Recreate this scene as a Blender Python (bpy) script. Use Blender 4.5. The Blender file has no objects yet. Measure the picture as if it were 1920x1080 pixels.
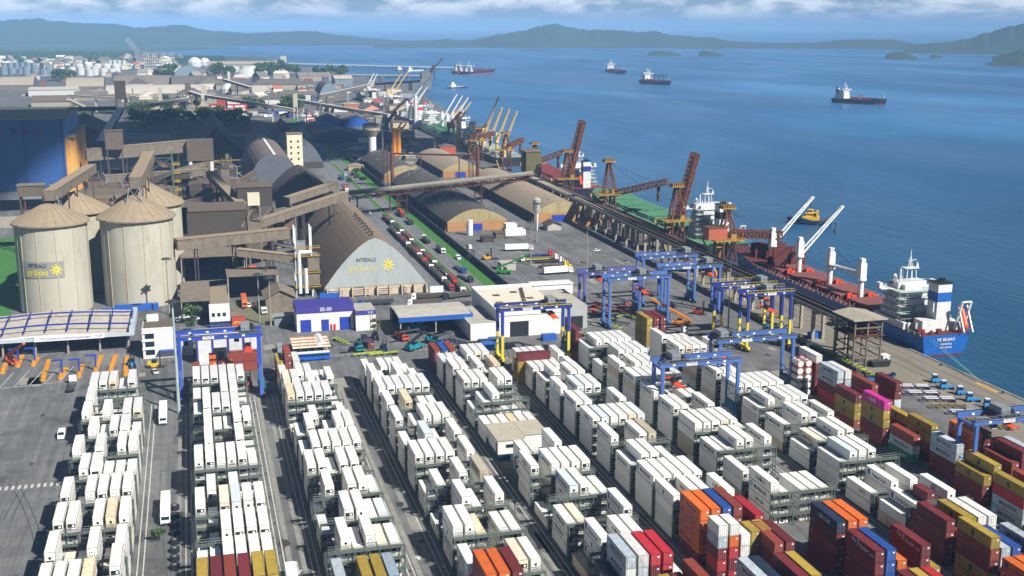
import bpy, math, random
from mathutils import Vector, Matrix
random.seed(7)
R = math.radians
S = bpy.context.scene
COL = S.collection
PI = math.pi
# ---------------------------------------------------------------- camera
CAMH = 127.3
F_PX, PITCH, YAW, ROLL = 2188.0, R(12.68), R(15.3), R(0.08)
FW = Vector((math.sin(YAW)*math.cos(PITCH), math.cos(YAW)*math.cos(PITCH), -math.sin(PITCH)))
_r = Vector((math.cos(YAW), -math.sin(YAW), 0)); _u = _r.cross(FW)
RT = _r*math.cos(ROLL)+_u*math.sin(ROLL); UP = -_r*math.sin(ROLL)+_u*math.cos(ROLL)
cam = bpy.data.cameras.new('camera'); camo = bpy.data.objects.new('camera', cam); COL.objects.link(camo)
cam.sensor_width = 36; cam.lens = F_PX*36/1920; cam.clip_start = 1; cam.clip_end = 60000
camo.matrix_world = Matrix(((RT.x, UP.x, -FW.x, 0), (RT.y, UP.y, -FW.y, 0), (RT.z, UP.z, -FW.z, CAMH), (0, 0, 0, 1)))
S.camera = camo
# ---------------------------------------------------------------- light
SUN_DIR = Vector((0.54, -0.84, 0)).normalized()
SUN_EL = R(42)
toward = Vector((SUN_DIR.x*math.cos(SUN_EL), SUN_DIR.y*math.cos(SUN_EL), math.sin(SUN_EL)))
sl = bpy.data.lights.new('sun', 'SUN'); sl.energy = 5.0; sl.angle = R(0.53); sl.color = (1.0, 0.965, 0.905)
so = bpy.data.objects.new('sun', sl); COL.objects.link(so)
so.rotation_euler = (-toward).to_track_quat('-Z', 'Y').to_euler(); so.location = (0, 0, 3000)
W = bpy.data.worlds.new("World"); S.world = W; W.use_nodes = True
nt = W.node_tree; nt.nodes.clear()
def N(nt, t, **kw):
    n = nt.nodes.new(t)
    for k, v in kw.items():
        if k.startswith('i_'):
            n.inputs[int(k[2:]) if k[2:].isdigit() else k[2:].replace('_', ' ')].default_value = v
        else: setattr(n, k, v)
    return n
def L(nt, a, b): nt.links.new(a, b)
sky = N(nt, 'ShaderNodeTexSky', sky_type='NISHITA', sun_disc=False, sun_elevation=SUN_EL,
        sun_rotation=math.atan2(SUN_DIR.x, SUN_DIR.y), altitude=100, air_density=0.45, dust_density=0.2, ozone_density=3.0)
tc = N(nt, 'ShaderNodeTexCoord'); sep = N(nt, 'ShaderNodeSeparateXYZ'); L(nt, tc.outputs['Generated'], sep.inputs[0])
mp = N(nt, 'ShaderNodeMapping'); mp.inputs['Scale'].default_value = (15, 15, 44); L(nt, tc.outputs['Generated'], mp.inputs[0])
n1 = N(nt, 'ShaderNodeTexNoise'); n1.inputs['Scale'].default_value = 1.6; n1.inputs['Detail'].default_value = 9; n1.inputs['Roughness'].default_value = .55
n1.inputs['Distortion'].default_value = .25
L(nt, mp.outputs[0], n1.inputs['Vector'])
r1 = N(nt, 'ShaderNodeMapRange'); r1.inputs[1].default_value = .40; r1.inputs[2].default_value = .60; L(nt, n1.outputs[0], r1.inputs[0])
# clouds thin out toward the horizon
r2 = N(nt, 'ShaderNodeMapRange'); r2.inputs[1].default_value = .001; r2.inputs[2].default_value = .013; L(nt, sep.outputs[2], r2.inputs[0])
mul = N(nt, 'ShaderNodeMath', operation='MULTIPLY'); L(nt, r1.outputs[0], mul.inputs[0]); L(nt, r2.outputs[0], mul.inputs[1])
r4 = N(nt, 'ShaderNodeMapRange'); r4.inputs[1].default_value = .08; r4.inputs[2].default_value = .22; r4.inputs[3].default_value = 1; r4.inputs[4].default_value = .08; L(nt, sep.outputs[2], r4.inputs[0])
mul2 = N(nt, 'ShaderNodeMath', operation='MULTIPLY'); L(nt, mul.outputs[0], mul2.inputs[0]); L(nt, r4.outputs[0], mul2.inputs[1])
m85 = N(nt, 'ShaderNodeMath', operation='MULTIPLY'); L(nt, mul2.outputs[0], m85.inputs[0]); m85.inputs[1].default_value = .8
# misty blue air low over the bay, blue sky higher up
r3 = N(nt, 'ShaderNodeMapRange'); r3.inputs[1].default_value = -.01; r3.inputs[2].default_value = .10; L(nt, sep.outputs[2], r3.inputs[0])
mist = N(nt, 'ShaderNodeMix', data_type='RGBA'); L(nt, r3.outputs[0], mist.inputs[0])
mist.inputs[6].default_value = (3.3, 4.8, 7.0, 1); L(nt, sky.outputs[0], mist.inputs[7])
cl = N(nt, 'ShaderNodeMix', data_type='RGBA'); L(nt, m85.outputs[0], cl.inputs[0]); L(nt, mist.outputs[2], cl.inputs[6])
cl.inputs[7].default_value = (12, 12.8, 14, 1)
bg = N(nt, 'ShaderNodeBackground'); bg.inputs[1].default_value = .05; L(nt, cl.outputs[2], bg.inputs[0])
wo = N(nt, 'ShaderNodeOutputWorld'); L(nt, bg.outputs[0], wo.inputs[0])
S.view_settings.view_transform = 'Standard'; S.view_settings.look = 'None'; S.view_settings.gamma = 1
S.view_settings.exposure = 0.66
S.cycles.max_bounces = 6; S.cycles.diffuse_bounces = 1; S.cycles.glossy_bounces = 2; S.cycles.volume_bounces = 0; S.cycles.transparent_max_bounces = 8
try: S.cycles.volume_step_rate = 4
except Exception: pass
# ---------------------------------------------------------------- helpers
def G(u, v, z=0.0):
    d = FW*F_PX+RT*(u-960)-UP*(v-540); t = (z-CAMH)/d.z
    return Vector((d.x*t, d.y*t, z))
def srgb(h):
    if isinstance(h, tuple): return h
    o = []
    for i in (0, 2, 4):
        c = int(h[i:i+2], 16)/255
        o.append(c/12.92 if c <= .04045 else ((c+.055)/1.055)**2.4)
    return tuple(o)
_M = {}
def mat(h, rough=.6, metal=0, var=.16, scale=.35, dirt=None, dscale=.25, damt=.5, stretch=(1, 1, 1), rnd=.10, bump=0, key=None, spec=.5):
    """painted / mineral surface: colour h, soft value noise, optional dirt colour in blotches"""
    k = key or (h, rough, metal, var, scale, dirt, dscale, damt, stretch, rnd, bump)
    if k in _M: return _M[k]
    m = bpy.data.materials.new('mat_%s' % (key or (h if isinstance(h, str) else 'x'))); m.use_nodes = True
    t = m.node_tree; b = t.nodes['Principled BSDF']
    b.inputs['Roughness'].default_value = rough; b.inputs['Metallic'].default_value = metal
    b.inputs['Specular IOR Level'].default_value = spec
    g = N(t, 'ShaderNodeNewGeometry'); mpn = N(t, 'ShaderNodeMapping'); mpn.inputs['Scale'].default_value = stretch
    L(t, g.outputs['Position'], mpn.inputs[0])
    n = N(t, 'ShaderNodeTexNoise'); n.inputs['Scale'].default_value = scale; n.inputs['Detail'].default_value = 6; n.inputs['Roughness'].default_value = .65
    L(t, mpn.outputs[0], n.inputs['Vector'])
    oi = N(t, 'ShaderNodeObjectInfo')
    a = N(t, 'ShaderNodeMapRange'); a.inputs[1].default_value = .25; a.inputs[2].default_value = .75
    a.inputs[3].default_value = 1-var; a.inputs[4].default_value = 1+var*.6; L(t, n.outputs[0], a.inputs[0])
    rr = N(t, 'ShaderNodeMapRange'); rr.inputs[3].default_value = 1-rnd; rr.inputs[4].default_value = 1+rnd*.4; L(t, oi.outputs['Random'], rr.inputs[0])
    mm = N(t, 'ShaderNodeMath', operation='MULTIPLY'); L(t, a.outputs[0], mm.inputs[0]); L(t, rr.outputs[0], mm.inputs[1])
    hs = N(t, 'ShaderNodeVectorMath', operation='SCALE'); hs.inputs[0].default_value = srgb(h); L(t, mm.outputs[0], hs.inputs[3])
    out = hs.outputs[0]
    if dirt:
        d = N(t, 'ShaderNodeTexNoise'); d.inputs['Scale'].default_value = dscale; d.inputs['Detail'].default_value = 8; d.inputs['Roughness'].default_value = .7
        L(t, mpn.outputs[0], d.inputs['Vector'])
        dr = N(t, 'ShaderNodeMapRange'); dr.inputs[1].default_value = .5; dr.inputs[2].default_value = .72; dr.inputs[4].default_value = damt; L(t, d.outputs[0], dr.inputs[0])
        mx = N(t, 'ShaderNodeMix', data_type='RGBA'); L(t, dr.outputs[0], mx.inputs[0]); L(t, out, mx.inputs[6]); mx.inputs[7].default_value = (*srgb(dirt), 1)
        out = mx.outputs[2]
    L(t, out, b.inputs['Base Color'])
    if bump:
        bp = N(t, 'ShaderNodeBump'); bp.inputs['Strength'].default_value = bump; L(t, n.outputs[0], bp.inputs['Height']); L(t, bp.outputs[0], b.inputs['Normal'])
    _M[k] = m
    return m
class MB:
    def __init__(s): s.v = []; s.f = []; s.m = []
    def face(s, pts, m=0):
        i = len(s.v); s.v += [tuple(p) for p in pts]; s.f.append(tuple(range(i, i+len(pts)))); s.m.append(m)
        return s
    def box(s, x0, y0, z0, x1, y1, z1, m=0):
        if x0 > x1: x0, x1 = x1, x0
        if y0 > y1: y0, y1 = y1, y0
        if z0 > z1: z0, z1 = z1, z0
        i = len(s.v)
        s.v += [(x0, y0, z0), (x1, y0, z0), (x1, y1, z0), (x0, y1, z0), (x0, y0, z1), (x1, y0, z1), (x1, y1, z1), (x0, y1, z1)]
        for f in ((0, 3, 2, 1), (4, 5, 6, 7), (0, 1, 5, 4), (1, 2, 6, 5), (2, 3, 7, 6), (3, 0, 4, 7)):
            s.f.append(tuple(i+a for a in f)); s.m.append(m)
        return s
    def cb(s, c, d, m=0): return s.box(c[0]-d[0]/2, c[1]-d[1]/2, c[2]-d[2]/2, c[0]+d[0]/2, c[1]+d[1]/2, c[2]+d[2]/2, m)
    def beam(s, p0, p1, w, h=None, m=0):
        h = h or w; p0 = Vector(p0); p1 = Vector(p1); d = (p1-p0)
        if d.length < 1e-6: return s
        d.normalize(); up = Vector((0, 0, 1)) if abs(d.z) < .95 else Vector((0, 1, 0))
        a = d.cross(up).normalized()*w/2; b = a.cross(d).normalized()*h/2
        i = len(s.v)
        for p in (p0, p1):
            for q in (-a-b, a-b, a+b, -a+b): s.v.append(tuple(p+q))
        for f in ((0, 1, 2, 3), (7, 6, 5, 4), (0, 4, 5, 1), (1, 5, 6, 2), (2, 6, 7, 3), (3, 7, 4, 0)):
            s.f.append(tuple(i+k for k in f)); s.m.append(m)
        return s
    def cyl(s, p0, p1, r0, r1=None, seg=12, m=0, cap=True):
        r1 = r0 if r1 is None else r1; p0 = Vector(p0); p1 = Vector(p1); d = (p1-p0).normalized()
        up = Vector((0, 0, 1)) if abs(d.z) < .95 else Vector((1, 0, 0))
        a = d.cross(up).normalized(); b = d.cross(a).normalized(); i = len(s.v)
        for p, r in ((p0, r0), (p1, r1)):
            for k in range(seg):
                t = 2*PI*k/seg; s.v.append(tuple(p+a*math.cos(t)*r+b*math.sin(t)*r))
        for k in range(seg):
            k2 = (k+1) % seg; s.f.append((i+k, i+k2, i+seg+k2, i+seg+k)); s.m.append(m)
        if cap:
            s.f.append(tuple(i+k for k in range(seg))[::-1]); s.m.append(m)
            s.f.append(tuple(i+seg+k for k in range(seg))); s.m.append(m)
        return s
    def prof(s, pts, o, ua, ub, uc, ln, m=0, mcap=None, cap=True):
        """profile pts (a,b) swept along uc by ln"""
        o, ua, ub, uc = map(Vector, (o, ua, ub, uc)); i = len(s.v); n = len(pts)
        for t in (0, ln):
            for a, b in pts: s.v.append(tuple(o+ua*a+ub*b+uc*t))
        for k in range(n):
            k2 = (k+1) % n; s.f.append((i+k, i+k2, i+n+k2, i+n+k)); s.m.append(m)
        if cap:
            mc = m if mcap is None else mcap
            s.f.append(tuple(range(i, i+n))[::-1]); s.m.append(mc)
            s.f.append(tuple(range(i+n, i+2*n))); s.m.append(mc)
        return s
    def prism(s, poly, z0, z1, m=0): return s.prof(poly, (0, 0, z0), (1, 0, 0), (0, 1, 0), (0, 0, 1), z1-z0, m)
    def truss(s, p0, p1, w, h, n, t=.3, m=0):
        """lattice box girder from p0 to p1 (centre line of its bottom chord)"""
        p0 = Vector(p0); p1 = Vector(p1); d = p1-p0; dn = d.normalized()
        a = dn.cross(Vector((0, 0, 1)))
        if a.length < .05: a = Vector((1, 0, 0))
        a.normalize(); b = a.cross(dn).normalized()
        C = [[p+a*sx*w/2+b*h*sz for sz in (0, 1) for sx in (-1, 1)] for p in (p0, p1)]
        for q in range(4): s.beam(C[0][q], C[1][q], t, t, m)
        for k in range(n+1):
            f = k/n; P = [C[0][q].lerp(C[1][q], f) for q in range(4)]
            s.beam(P[0], P[1], t*.7, m=m); s.beam(P[2], P[3], t*.7, m=m); s.beam(P[0], P[2], t*.7, m=m); s.beam(P[1], P[3], t*.7, m=m)
            if k < n:
                Q = [C[0][q].lerp(C[1][q], (k+1)/n) for q in range(4)]
                if k % 2: s.beam(P[0], Q[2], t*.6, m=m); s.beam(P[1], Q[3], t*.6, m=m)
                else: s.beam(P[2], Q[0], t*.6, m=m); s.beam(P[3], Q[1], t*.6, m=m)
                s.beam(P[2], Q[3], t*.6, m=m)
        return s
    def text(s, st, o, right, up, h, m=0, w=None):
        """flat lettering: baseline start o, glyph height h"""
        V, Fc, wd = text_geo(st); o = Vector(o); right = Vector(right); up = Vector(up)
        sx = h if w is None else w/max(wd, .01); i = len(s.v)
        for x, y in V: s.v.append(tuple(o+right*(x*sx)+up*(y*h)))
        for f in Fc: s.f.append(tuple(i+k for k in f)); s.m.append(m)
        return s
    def ball(s, c, r, m=0, seg=10, zs=1.0):
        i = len(s.v); c = Vector(c); rings = seg//2
        for a in range(rings+1):
            t = PI*a/rings
            for k in range(seg):
                p = 2*PI*k/seg; s.v.append((c.x+r*math.sin(t)*math.cos(p), c.y+r*math.sin(t)*math.sin(p), c.z+r*zs*math.cos(t)))
        for a in range(rings):
            for k in range(seg):
                k2 = (k+1) % seg; s.f.append((i+a*seg+k, i+(a+1)*seg+k, i+(a+1)*seg+k2, i+a*seg+k2)); s.m.append(m)
        return s
    def mesh(s, name, mats, off=(0, 0, 0)):
        me = bpy.data.meshes.new(name); ox, oy, oz = off
        me.from_pydata([(x-ox, y-oy, z-oz) for x, y, z in s.v], [], s.f)
        for q in (mats if isinstance(mats, (list, tuple)) and not isinstance(mats, str) else [mats]): me.materials.append(q)
        me.polygons.foreach_set('material_index', s.m); me.update()
        return me
_TX = {}
def text_geo(st):
    if st in _TX: return _TX[st]
    c = bpy.data.curves.new('lettering', 'FONT'); c.body = st; c.size = 1.4; c.offset = .012; c.resolution_u = 2
    o = bpy.data.objects.new('lettering', c); COL.objects.link(o)
    dg = bpy.context.evaluated_depsgraph_get(); me = bpy.data.meshes.new_from_object(o.evaluated_get(dg))
    V = [(v.co.x, v.co.y) for v in me.vertices]; Fc = [tuple(p.vertices) for p in me.polygons]
    bpy.data.objects.remove(o); bpy.data.curves.remove(c)
    wd = max((x for x, y in V), default=1)
    _TX[st] = (V, Fc, wd); bpy.data.meshes.remove(me)
    return _TX[st]
def link(name, me, parent=None):
    o = bpy.data.objects.new(name, me); COL.objects.link(o)
    if parent: o.parent = parent
    return o
def tag(o, label=None, cat=None, group=None, kind=None):
    if label: o['label'] = label
    if cat: o['category'] = cat
    if group: o['group'] = group
    if kind: o['kind'] = kind
    return o
class Thing:
    def __init__(s, name, label, cat, loc=(0, 0, 0), rz=0, group=None):
        s.o = bpy.data.objects.new(name, None); COL.objects.link(s.o); s.o.empty_display_size = .5
        s.loc = Vector(loc); s.o.location = s.loc; s.o.rotation_euler = (0, 0, rz); tag(s.o, label, cat, group)
    def part(s, name, mb, mats, parent=None, label=None, world=True):
        o = link(name, mb.mesh(name, mats, s.loc if world else (0, 0, 0)), parent or s.o)
        if label: o['label'] = label
        return o
def solid(name, mb, mats, label, cat, group=None, loc=None):
    loc = loc or (0, 0, 0)
    o = link(name, mb.mesh(name, mats, loc)); o.location = loc
    return tag(o, label, cat, group)
def struct(name, mb, mats): return tag(link(name, mb.mesh(name, mats)), kind='structure')
def dup(o, loc=None, rz=None, label=None, group=None):
    c = o.copy(); COL.objects.link(c)
    if loc is not None: c.location = loc
    if rz is not None: c.rotation_euler = (0, 0, rz)
    if label: c['label'] = label
    if group: c['group'] = group
    for ch in list(o.children):
        d = ch.copy(); COL.objects.link(d); d.parent = c
        for g in list(ch.children):
            e = g.copy(); COL.objects.link(e); e.parent = d
    return c
ORD = ['first', 'second', 'third', 'fourth', 'fifth', 'sixth', 'seventh', 'eighth', 'ninth', 'tenth', 'eleventh', 'twelfth', 'thirteenth', 'fourteenth', 'fifteenth', 'sixteenth', 'seventeenth', 'eighteenth', 'nineteenth', 'twentieth']
NUM = ['zero', 'one', 'two', 'three', 'four', 'five', 'six']
# ---------------------------------------------------------------- ground, water, hills
def yard_mat():
    m = bpy.data.materials.new('yard_asphalt'); m.use_nodes = True; t = m.node_tree; b = t.nodes['Principled BSDF']
    b.inputs['Roughness'].default_value = .85
    g = N(t, 'ShaderNodeNewGeometry')
    def noise(sc, stretch, det=6):
        mp = N(t, 'ShaderNodeMapping'); mp.inputs['Scale'].default_value = stretch; L(t, g.outputs['Position'], mp.inputs[0])
        n = N(t, 'ShaderNodeTexNoise'); n.inputs['Scale'].default_value = sc; n.inputs['Detail'].default_value = det; n.inputs['Roughness'].default_value = .65
        L(t, mp.outputs[0], n.inputs['Vector']); return n.outputs[0]
    def rng(x, a, b_, c, d):
        r = N(t, 'ShaderNodeMapRange'); L(t, x, r.inputs[0])
        for i, q in enumerate((a, b_, c, d)): r.inputs[i+1].default_value = q
        return r.outputs[0]
    base = N(t, 'ShaderNodeMix', data_type='RGBA'); L(t, rng(noise(.02, (1, 1, 1)), .35, .65, 0, 1), base.inputs[0])
    base.inputs[6].default_value = (.105, .105, .103, 1); base.inputs[7].default_value = (.185, .183, .176, 1)
    streak = N(t, 'ShaderNodeMix', data_type='RGBA', blend_type='MULTIPLY'); streak.inputs[0].default_value = 1
    L(t, base.outputs[2], streak.inputs[6]); cc = N(t, 'ShaderNodeCombineXYZ')
    v = rng(noise(.5, (1, .02, 1), 3), .3, .7, .7, 1.18)
    for i in range(3): L(t, v, cc.inputs[i])
    L(t, cc.outputs[0], streak.inputs[7])
    st = N(t, 'ShaderNodeMix', data_type='RGBA'); L(t, rng(noise(.09, (1, .5, 1), 10), .53, .66, 0, .8), st.inputs[0])
    L(t, streak.outputs[2], st.inputs[6]); st.inputs[7].default_value = (.06, .058, .056, 1)
    s2 = N(t, 'ShaderNodeMix', data_type='RGBA'); L(t, rng(noise(.25, (1, 1, 1), 8), .6, .75, 0, .5), s2.inputs[0])
    L(t, st.outputs[2], s2.inputs[6]); s2.inputs[7].default_value = (.30, .27, .22, 1)
    br = N(t, 'ShaderNodeTexBrick'); br.inputs['Scale'].default_value = .07; br.inputs['Mortar Size'].default_value = .012; br.inputs['Brick Width'].default_value = .5; br.inputs['Row Height'].default_value = .42
    br.inputs['Color1'].default_value = (1, 1, 1, 1); br.inputs['Color2'].default_value = (.78, .79, .81, 1); br.inputs['Mortar'].default_value = (.62, .61, .6, 1); L(t, g.outputs['Position'], br.inputs['Vector'])
    s3 = N(t, 'ShaderNodeMix', data_type='RGBA', blend_type='MULTIPLY'); s3.inputs[0].default_value = .8; L(t, s2.outputs[2], s3.inputs[6]); L(t, br.outputs[0], s3.inputs[7])
    s4 = N(t, 'ShaderNodeMix', data_type='RGBA'); L(t, rng(noise(.9, (1, .012, 1), 2), .58, .68, 0, .5), s4.inputs[0]); L(t, s3.outputs[2], s4.inputs[6]); s4.inputs[7].default_value = (.075, .073, .07, 1)
    L(t, s4.outputs[2], b.inputs['Base Color'])
    return m
YARD = yard_mat()
QX = 274.0
land = MB()
poly = [(-900, 60), (QX, 60), (QX, 1480), (330, 1500), (365, 1600), (420, 2150), (470, 2500), (440, 2900), (400, 3300), (377, 3530), (330, 4100), (352, 4600), (300, 5000), (120, 5050), (-20, 5400), (-180, 6100), (-600, 6300), (-900, 5600), (-3500, 5600), (-3500, 900), (-900, 400)]
mass = MB().prism(poly, -6, -.05)
struct('yard_ground', MB().face([(x, y, 0) for x, y in poly]), YARD)
quay = MB().prof([(0, -6), (1.3, -6), (1.3, .25), (.3, .25), (.3, .01), (0, .01)], (QX, 60, 0), (1, 0, 0), (0, 0, 1), (0, 1, 0), 1420)
struct('quay_wall', quay, mat('8a867c', .85, var=.3, scale=.2, dirt='3f3a33', dscale=.4))
struct('shore_bank', mass, mat('6b675c', .9))
# water
def water_mat():
    m = bpy.data.materials.new('bay_water'); m.use_nodes = True; t = m.node_tree; b = t.nodes['Principled BSDF']
    b.inputs['Roughness'].default_value = .22; b.inputs['IOR'].default_value = 1.33
    g = N(t, 'ShaderNodeNewGeometry')
    def noise(sc, stretch, det=5, rot=0):
        mp = N(t, 'ShaderNodeMapping'); mp.inputs['Scale'].default_value = stretch; mp.inputs['Rotation'].default_value = (0, 0, rot); L(t, g.outputs['Position'], mp.inputs[0])
        n = N(t, 'ShaderNodeTexNoise'); n.inputs['Scale'].default_value = sc; n.inputs['Detail'].default_value = det; n.inputs['Roughness'].default_value = .6
        n.inputs['Distortion'].default_value = .6
        L(t, mp.outputs[0], n.inputs['Vector']); return n.outputs[0]
    a = N(t, 'ShaderNodeMapRange'); a.inputs[1].default_value = .46; a.inputs[2].default_value = .68; L(t, noise(.0022, (1, .45, 1), 6, R(28)), a.inputs[0])
    mx = N(t, 'ShaderNodeMix', data_type='RGBA'); L(t, a.outputs[0], mx.inputs[0])
    mx.inputs[6].default_value = (.024, .108, .235, 1); mx.inputs[7].default_value = (.055, .20, .40, 1)
    # distance over the bay: base colour dark near, paler further out
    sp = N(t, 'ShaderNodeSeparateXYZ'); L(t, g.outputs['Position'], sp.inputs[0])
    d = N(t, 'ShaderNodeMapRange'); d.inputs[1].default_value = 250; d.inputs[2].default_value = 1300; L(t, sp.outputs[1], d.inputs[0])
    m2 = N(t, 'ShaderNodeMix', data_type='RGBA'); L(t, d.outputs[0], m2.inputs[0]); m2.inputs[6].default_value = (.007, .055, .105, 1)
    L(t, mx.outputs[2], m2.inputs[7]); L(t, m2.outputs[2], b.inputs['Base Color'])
    rr = N(t, 'ShaderNodeMapRange'); rr.inputs[1].default_value = .40; rr.inputs[2].default_value = .6; rr.inputs[3].default_value = .30; rr.inputs[4].default_value = .42
    L(t, noise(.004, (1, .22, 1), 5, R(20)), rr.inputs[0]); L(t, rr.outputs[0], b.inputs['Roughness'])
    ad = N(t, 'ShaderNodeMath', operation='ADD'); L(t, noise(.22, (1, .35, 1), 4, R(15)), ad.inputs[0]); L(t, noise(.05, (1, .3, 1), 4, R(35)), ad.inputs[1])
    bp = N(t, 'ShaderNodeBump'); bp.inputs['Strength'].default_value = .55; bp.inputs['Distance'].default_value = 1.6; L(t, ad.outputs[0], bp.inputs['Height']); L(t, bp.outputs[0], b.inputs['Normal'])
    return m
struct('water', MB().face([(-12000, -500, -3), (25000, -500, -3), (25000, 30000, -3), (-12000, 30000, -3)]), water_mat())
HILL = mat('2a3f2e', .95, var=.35, scale=.004, dirt='3c4c38', dscale=.01, damt=.5, key='hillforest')
def hill(name, pts, depth, rows=7, seed=0, base=-4):
    """ridge: pts = (x, y, height) along the crest; slopes fall to both sides"""
    rd = random.Random(seed); mb = MB(); n = len(pts); fine = []
    for i in range(n-1):
        for k in range(8):
            f = k/8; ff = f*f*(3-2*f); fine.append(tuple(pts[i][q]*(1-f)+pts[i+1][q]*f if q < 2 else pts[i][q]*(1-ff)+pts[i+1][q]*ff for q in range(3)))
    fine.append(pts[-1]); fine = [(x, y, max(base+.5, h*(1+rd.uniform(-.035, .035)))) for x, y, h in fine]
    g = []
    for r_ in range(-rows, rows+1):
        f = abs(r_)/rows; row = []
        for x, y, h in fine:
            dd = Vector((x, y, 0)).normalized(); hh = base+(h-base)*((1-f)**1.3)*(1+(rd.uniform(-.05, .05) if 0 < f < 1 else 0))
            row.append((x+dd.x*depth*r_/rows, y+dd.y*depth*r_/rows, hh))
        g.append(row)
    i0 = 0
    for row in g: mb.v += row
    m = len(fine)
    for a in range(len(g)-1):
        for k in range(m-1): mb.f.append((a*m+k, a*m+k+1, (a+1)*m+k+1, (a+1)*m+k)); mb.m.append(0)
    o = struct(name, mb, HILL)
    for p in o.data.polygons: p.use_smooth = True
    return o
def P(u, v, dist):
    """point seen at pixel (u,v) at horizontal range dist"""
    d = FW*F_PX+RT*(u-960)-UP*(v-540); h = math.hypot(d.x, d.y); t = dist/h
    return (d.x*t, d.y*t, CAMH+d.z*t)
hill('far_hills', [P(u, v, 8800) for u, v in ((-120, 36), (0, 38), (60, 35), (140, 42), (210, 44), (260, 52), (300, 50), (335, 46), (400, 58), (470, 62), (520, 60), (580, 58), (640, 66), (700, 72), (760, 76))], 900, seed=1)
hill('bay_mountain', [P(u, v, 7700) for u, v in ((700, 84), (800, 78), (840, 73), (870, 78), (900, 72), (940, 64), (980, 58), (1010, 50), (1040, 44), (1065, 51), (1100, 56), (1150, 56), (1200, 60), (1225, 58), (1260, 66), (1330, 70), (1400, 84))], 600, seed=2)
hill('far_ridge', [P(u, v, 7600) for u, v in ((1240, 72), (1320, 74), (1420, 80), (1520, 80), (1600, 74), (1670, 74), (1720, 82), (1800, 84))], 450, seed=3)
hill('right_mountain', [P(u, v, 6600) for u, v in ((1700, 86), (1760, 80), (1810, 74), (1850, 62), (1890, 50), (1930, 44), (2000, 36), (2100, 40))], 500, seed=4)
hill('low_far_shore', [P(u, v, 9000) for u, v in ((380, 72), (480, 70), (560, 72), (650, 74), (760, 76), (860, 75), (960, 78), (1060, 80))], 500, seed=6)
hill('near_point', [P(u, v, 4500) for u, v in ((1860, 106), (1890, 100), (1920, 92), (1990, 84), (2080, 80))], 250, seed=5)
for nm, u0, u1, vb, vt, sd in (('wooded_island', 1656, 1725, 111, 98, 1), ('small_wooded_island', 1741, 1770, 109, 103, 2), ('low_island', 1211, 1280, 104.5, 96, 3), ('house_island', 1308, 1358, 105.5, 96, 4)):
    c = G((u0+u1)/2, vb, -3); dist = math.hypot(c.x, c.y); n = 7
    hill(nm, [P(u0+(u1-u0)*k/n, vb-.6-(vb-vt)*(math.sin(PI*(k/n)**(.7 if sd != 4 else .5))**.7), dist+90) for k in range(n+1)], 130, rows=4, seed=10+sd, base=-3.5)
hw = MB(); hc = G(1318, 104.5, -3)
for k in range(3): hw.box(hc.x+k*16, hc.y-20, -2, hc.x+k*16+9, hc.y-12, 5, 0).prof([(-1, 5), (10, 5), (4.5, 8)], (hc.x+k*16, hc.y-20, 0), (1, 0, 0), (0, 0, 1), (0, 1, 0), 8, 1)
solid('island_houses', hw, [mat('d8d6cf'), mat('8a5a44')], 'small white houses at the foot of the low island across the bay', 'house')
# wooded flat land on the left, beyond the town
for nm, pts in (('wooded_plain', [(-3500, 5200), (-1200, 5450), (-640, 5560), (-400, 5750), (-330, 6150), (-120, 6300), (60, 6650), (287, 6790), (200, 7000), (-100, 7300), (60, 7700), (230, 7900), (100, 8600), (-200, 10500), (-3600, 12500)]),):
    struct(nm, MB().prism(pts, -5, 4), mat('334a2b', .95, var=.4, scale=.006, dirt='56684a', dscale=.012, damt=.6))
# ---------------------------------------------------------------- shipping containers
CW, CL, CH, CP = 2.44, 12.19, 2.9, 2.9
BX = {1: -37.3, 2: -4.3, 3: 25.0, 4: 54.5, 5: 83.0, 6: 112.0, 7: 139.9, 8: 169.2, 9: 201.0}
CPB = {1: 3.0}
def bayY(b, k):
    if b == 1: return 261.5+(17.3*k if k < 4 else 17.3*3+16.2*(k-3))
    if b == 2: return 247.8+16.1*k
    if b == 6: return (255.0 if k <= 0 else 252.5)+16.1*k
    if b == 7: return 256.4+16.1*k
    if b == 8: return 255.8+16.1*k
    return 252.0+16.1*k
WH = {'W': ('f3f2ec', 'b98a55', .10), 'w': ('dcdcd8', '9c8f78', .2), 'c': ('dcd5bf', 'b37d45', .3), 'p': ('cfd8de', '9aa0a0', .2), 't': ('b9ae98', '6f6350', .3), 'u': ('e5d2b0', 'a85a2c', .75)}
WNAME = {'W': 'bright white', 'w': 'light grey', 'c': 'cream', 'p': 'pale blue', 't': 'tan-grey', 'u': 'rust-stained'}
DRY = {'r': ('6e2226', 'maroon'), 'k': ('8a3b2a', 'brick-brown'), 'c': ('b3232f', 'crimson'), 'o': ('d9681f', 'orange'), 'y': ('a58c34', 'mustard-yellow'), 'b': ('1f4f9c', 'blue'),
       'n': ('1b2a44', 'navy'), 'm': ('d8289a', 'magenta'), 'g': ('8fa0ac', 'grey-blue'), 'l': ('b4bfc6', 'pale grey'), 'e': ('2c7a5a', 'green'), 'x': ('e4e3de', 'white')}
def wmat(q): h, d, a = WH[q]; return mat(h, .45, var=.10, scale=.9, dirt=d, dscale=.8, damt=min(1, a*1.6), stretch=(1, 1, .45), rnd=.12, key='reefer_'+q)
def dmat(q): return mat(DRY[q][0], .6, var=.22, scale=.7, dirt='4a3228', dscale=.9, damt=.45, stretch=(1, 1, .4), rnd=.25, key='drybox_'+q)
FRAME = mat('9a9a94', .6, key='boxframe'); DARK = mat('14171c', .7, key='dark'); DGREY = mat('3a3f43', .7, key='dgrey')
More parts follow.
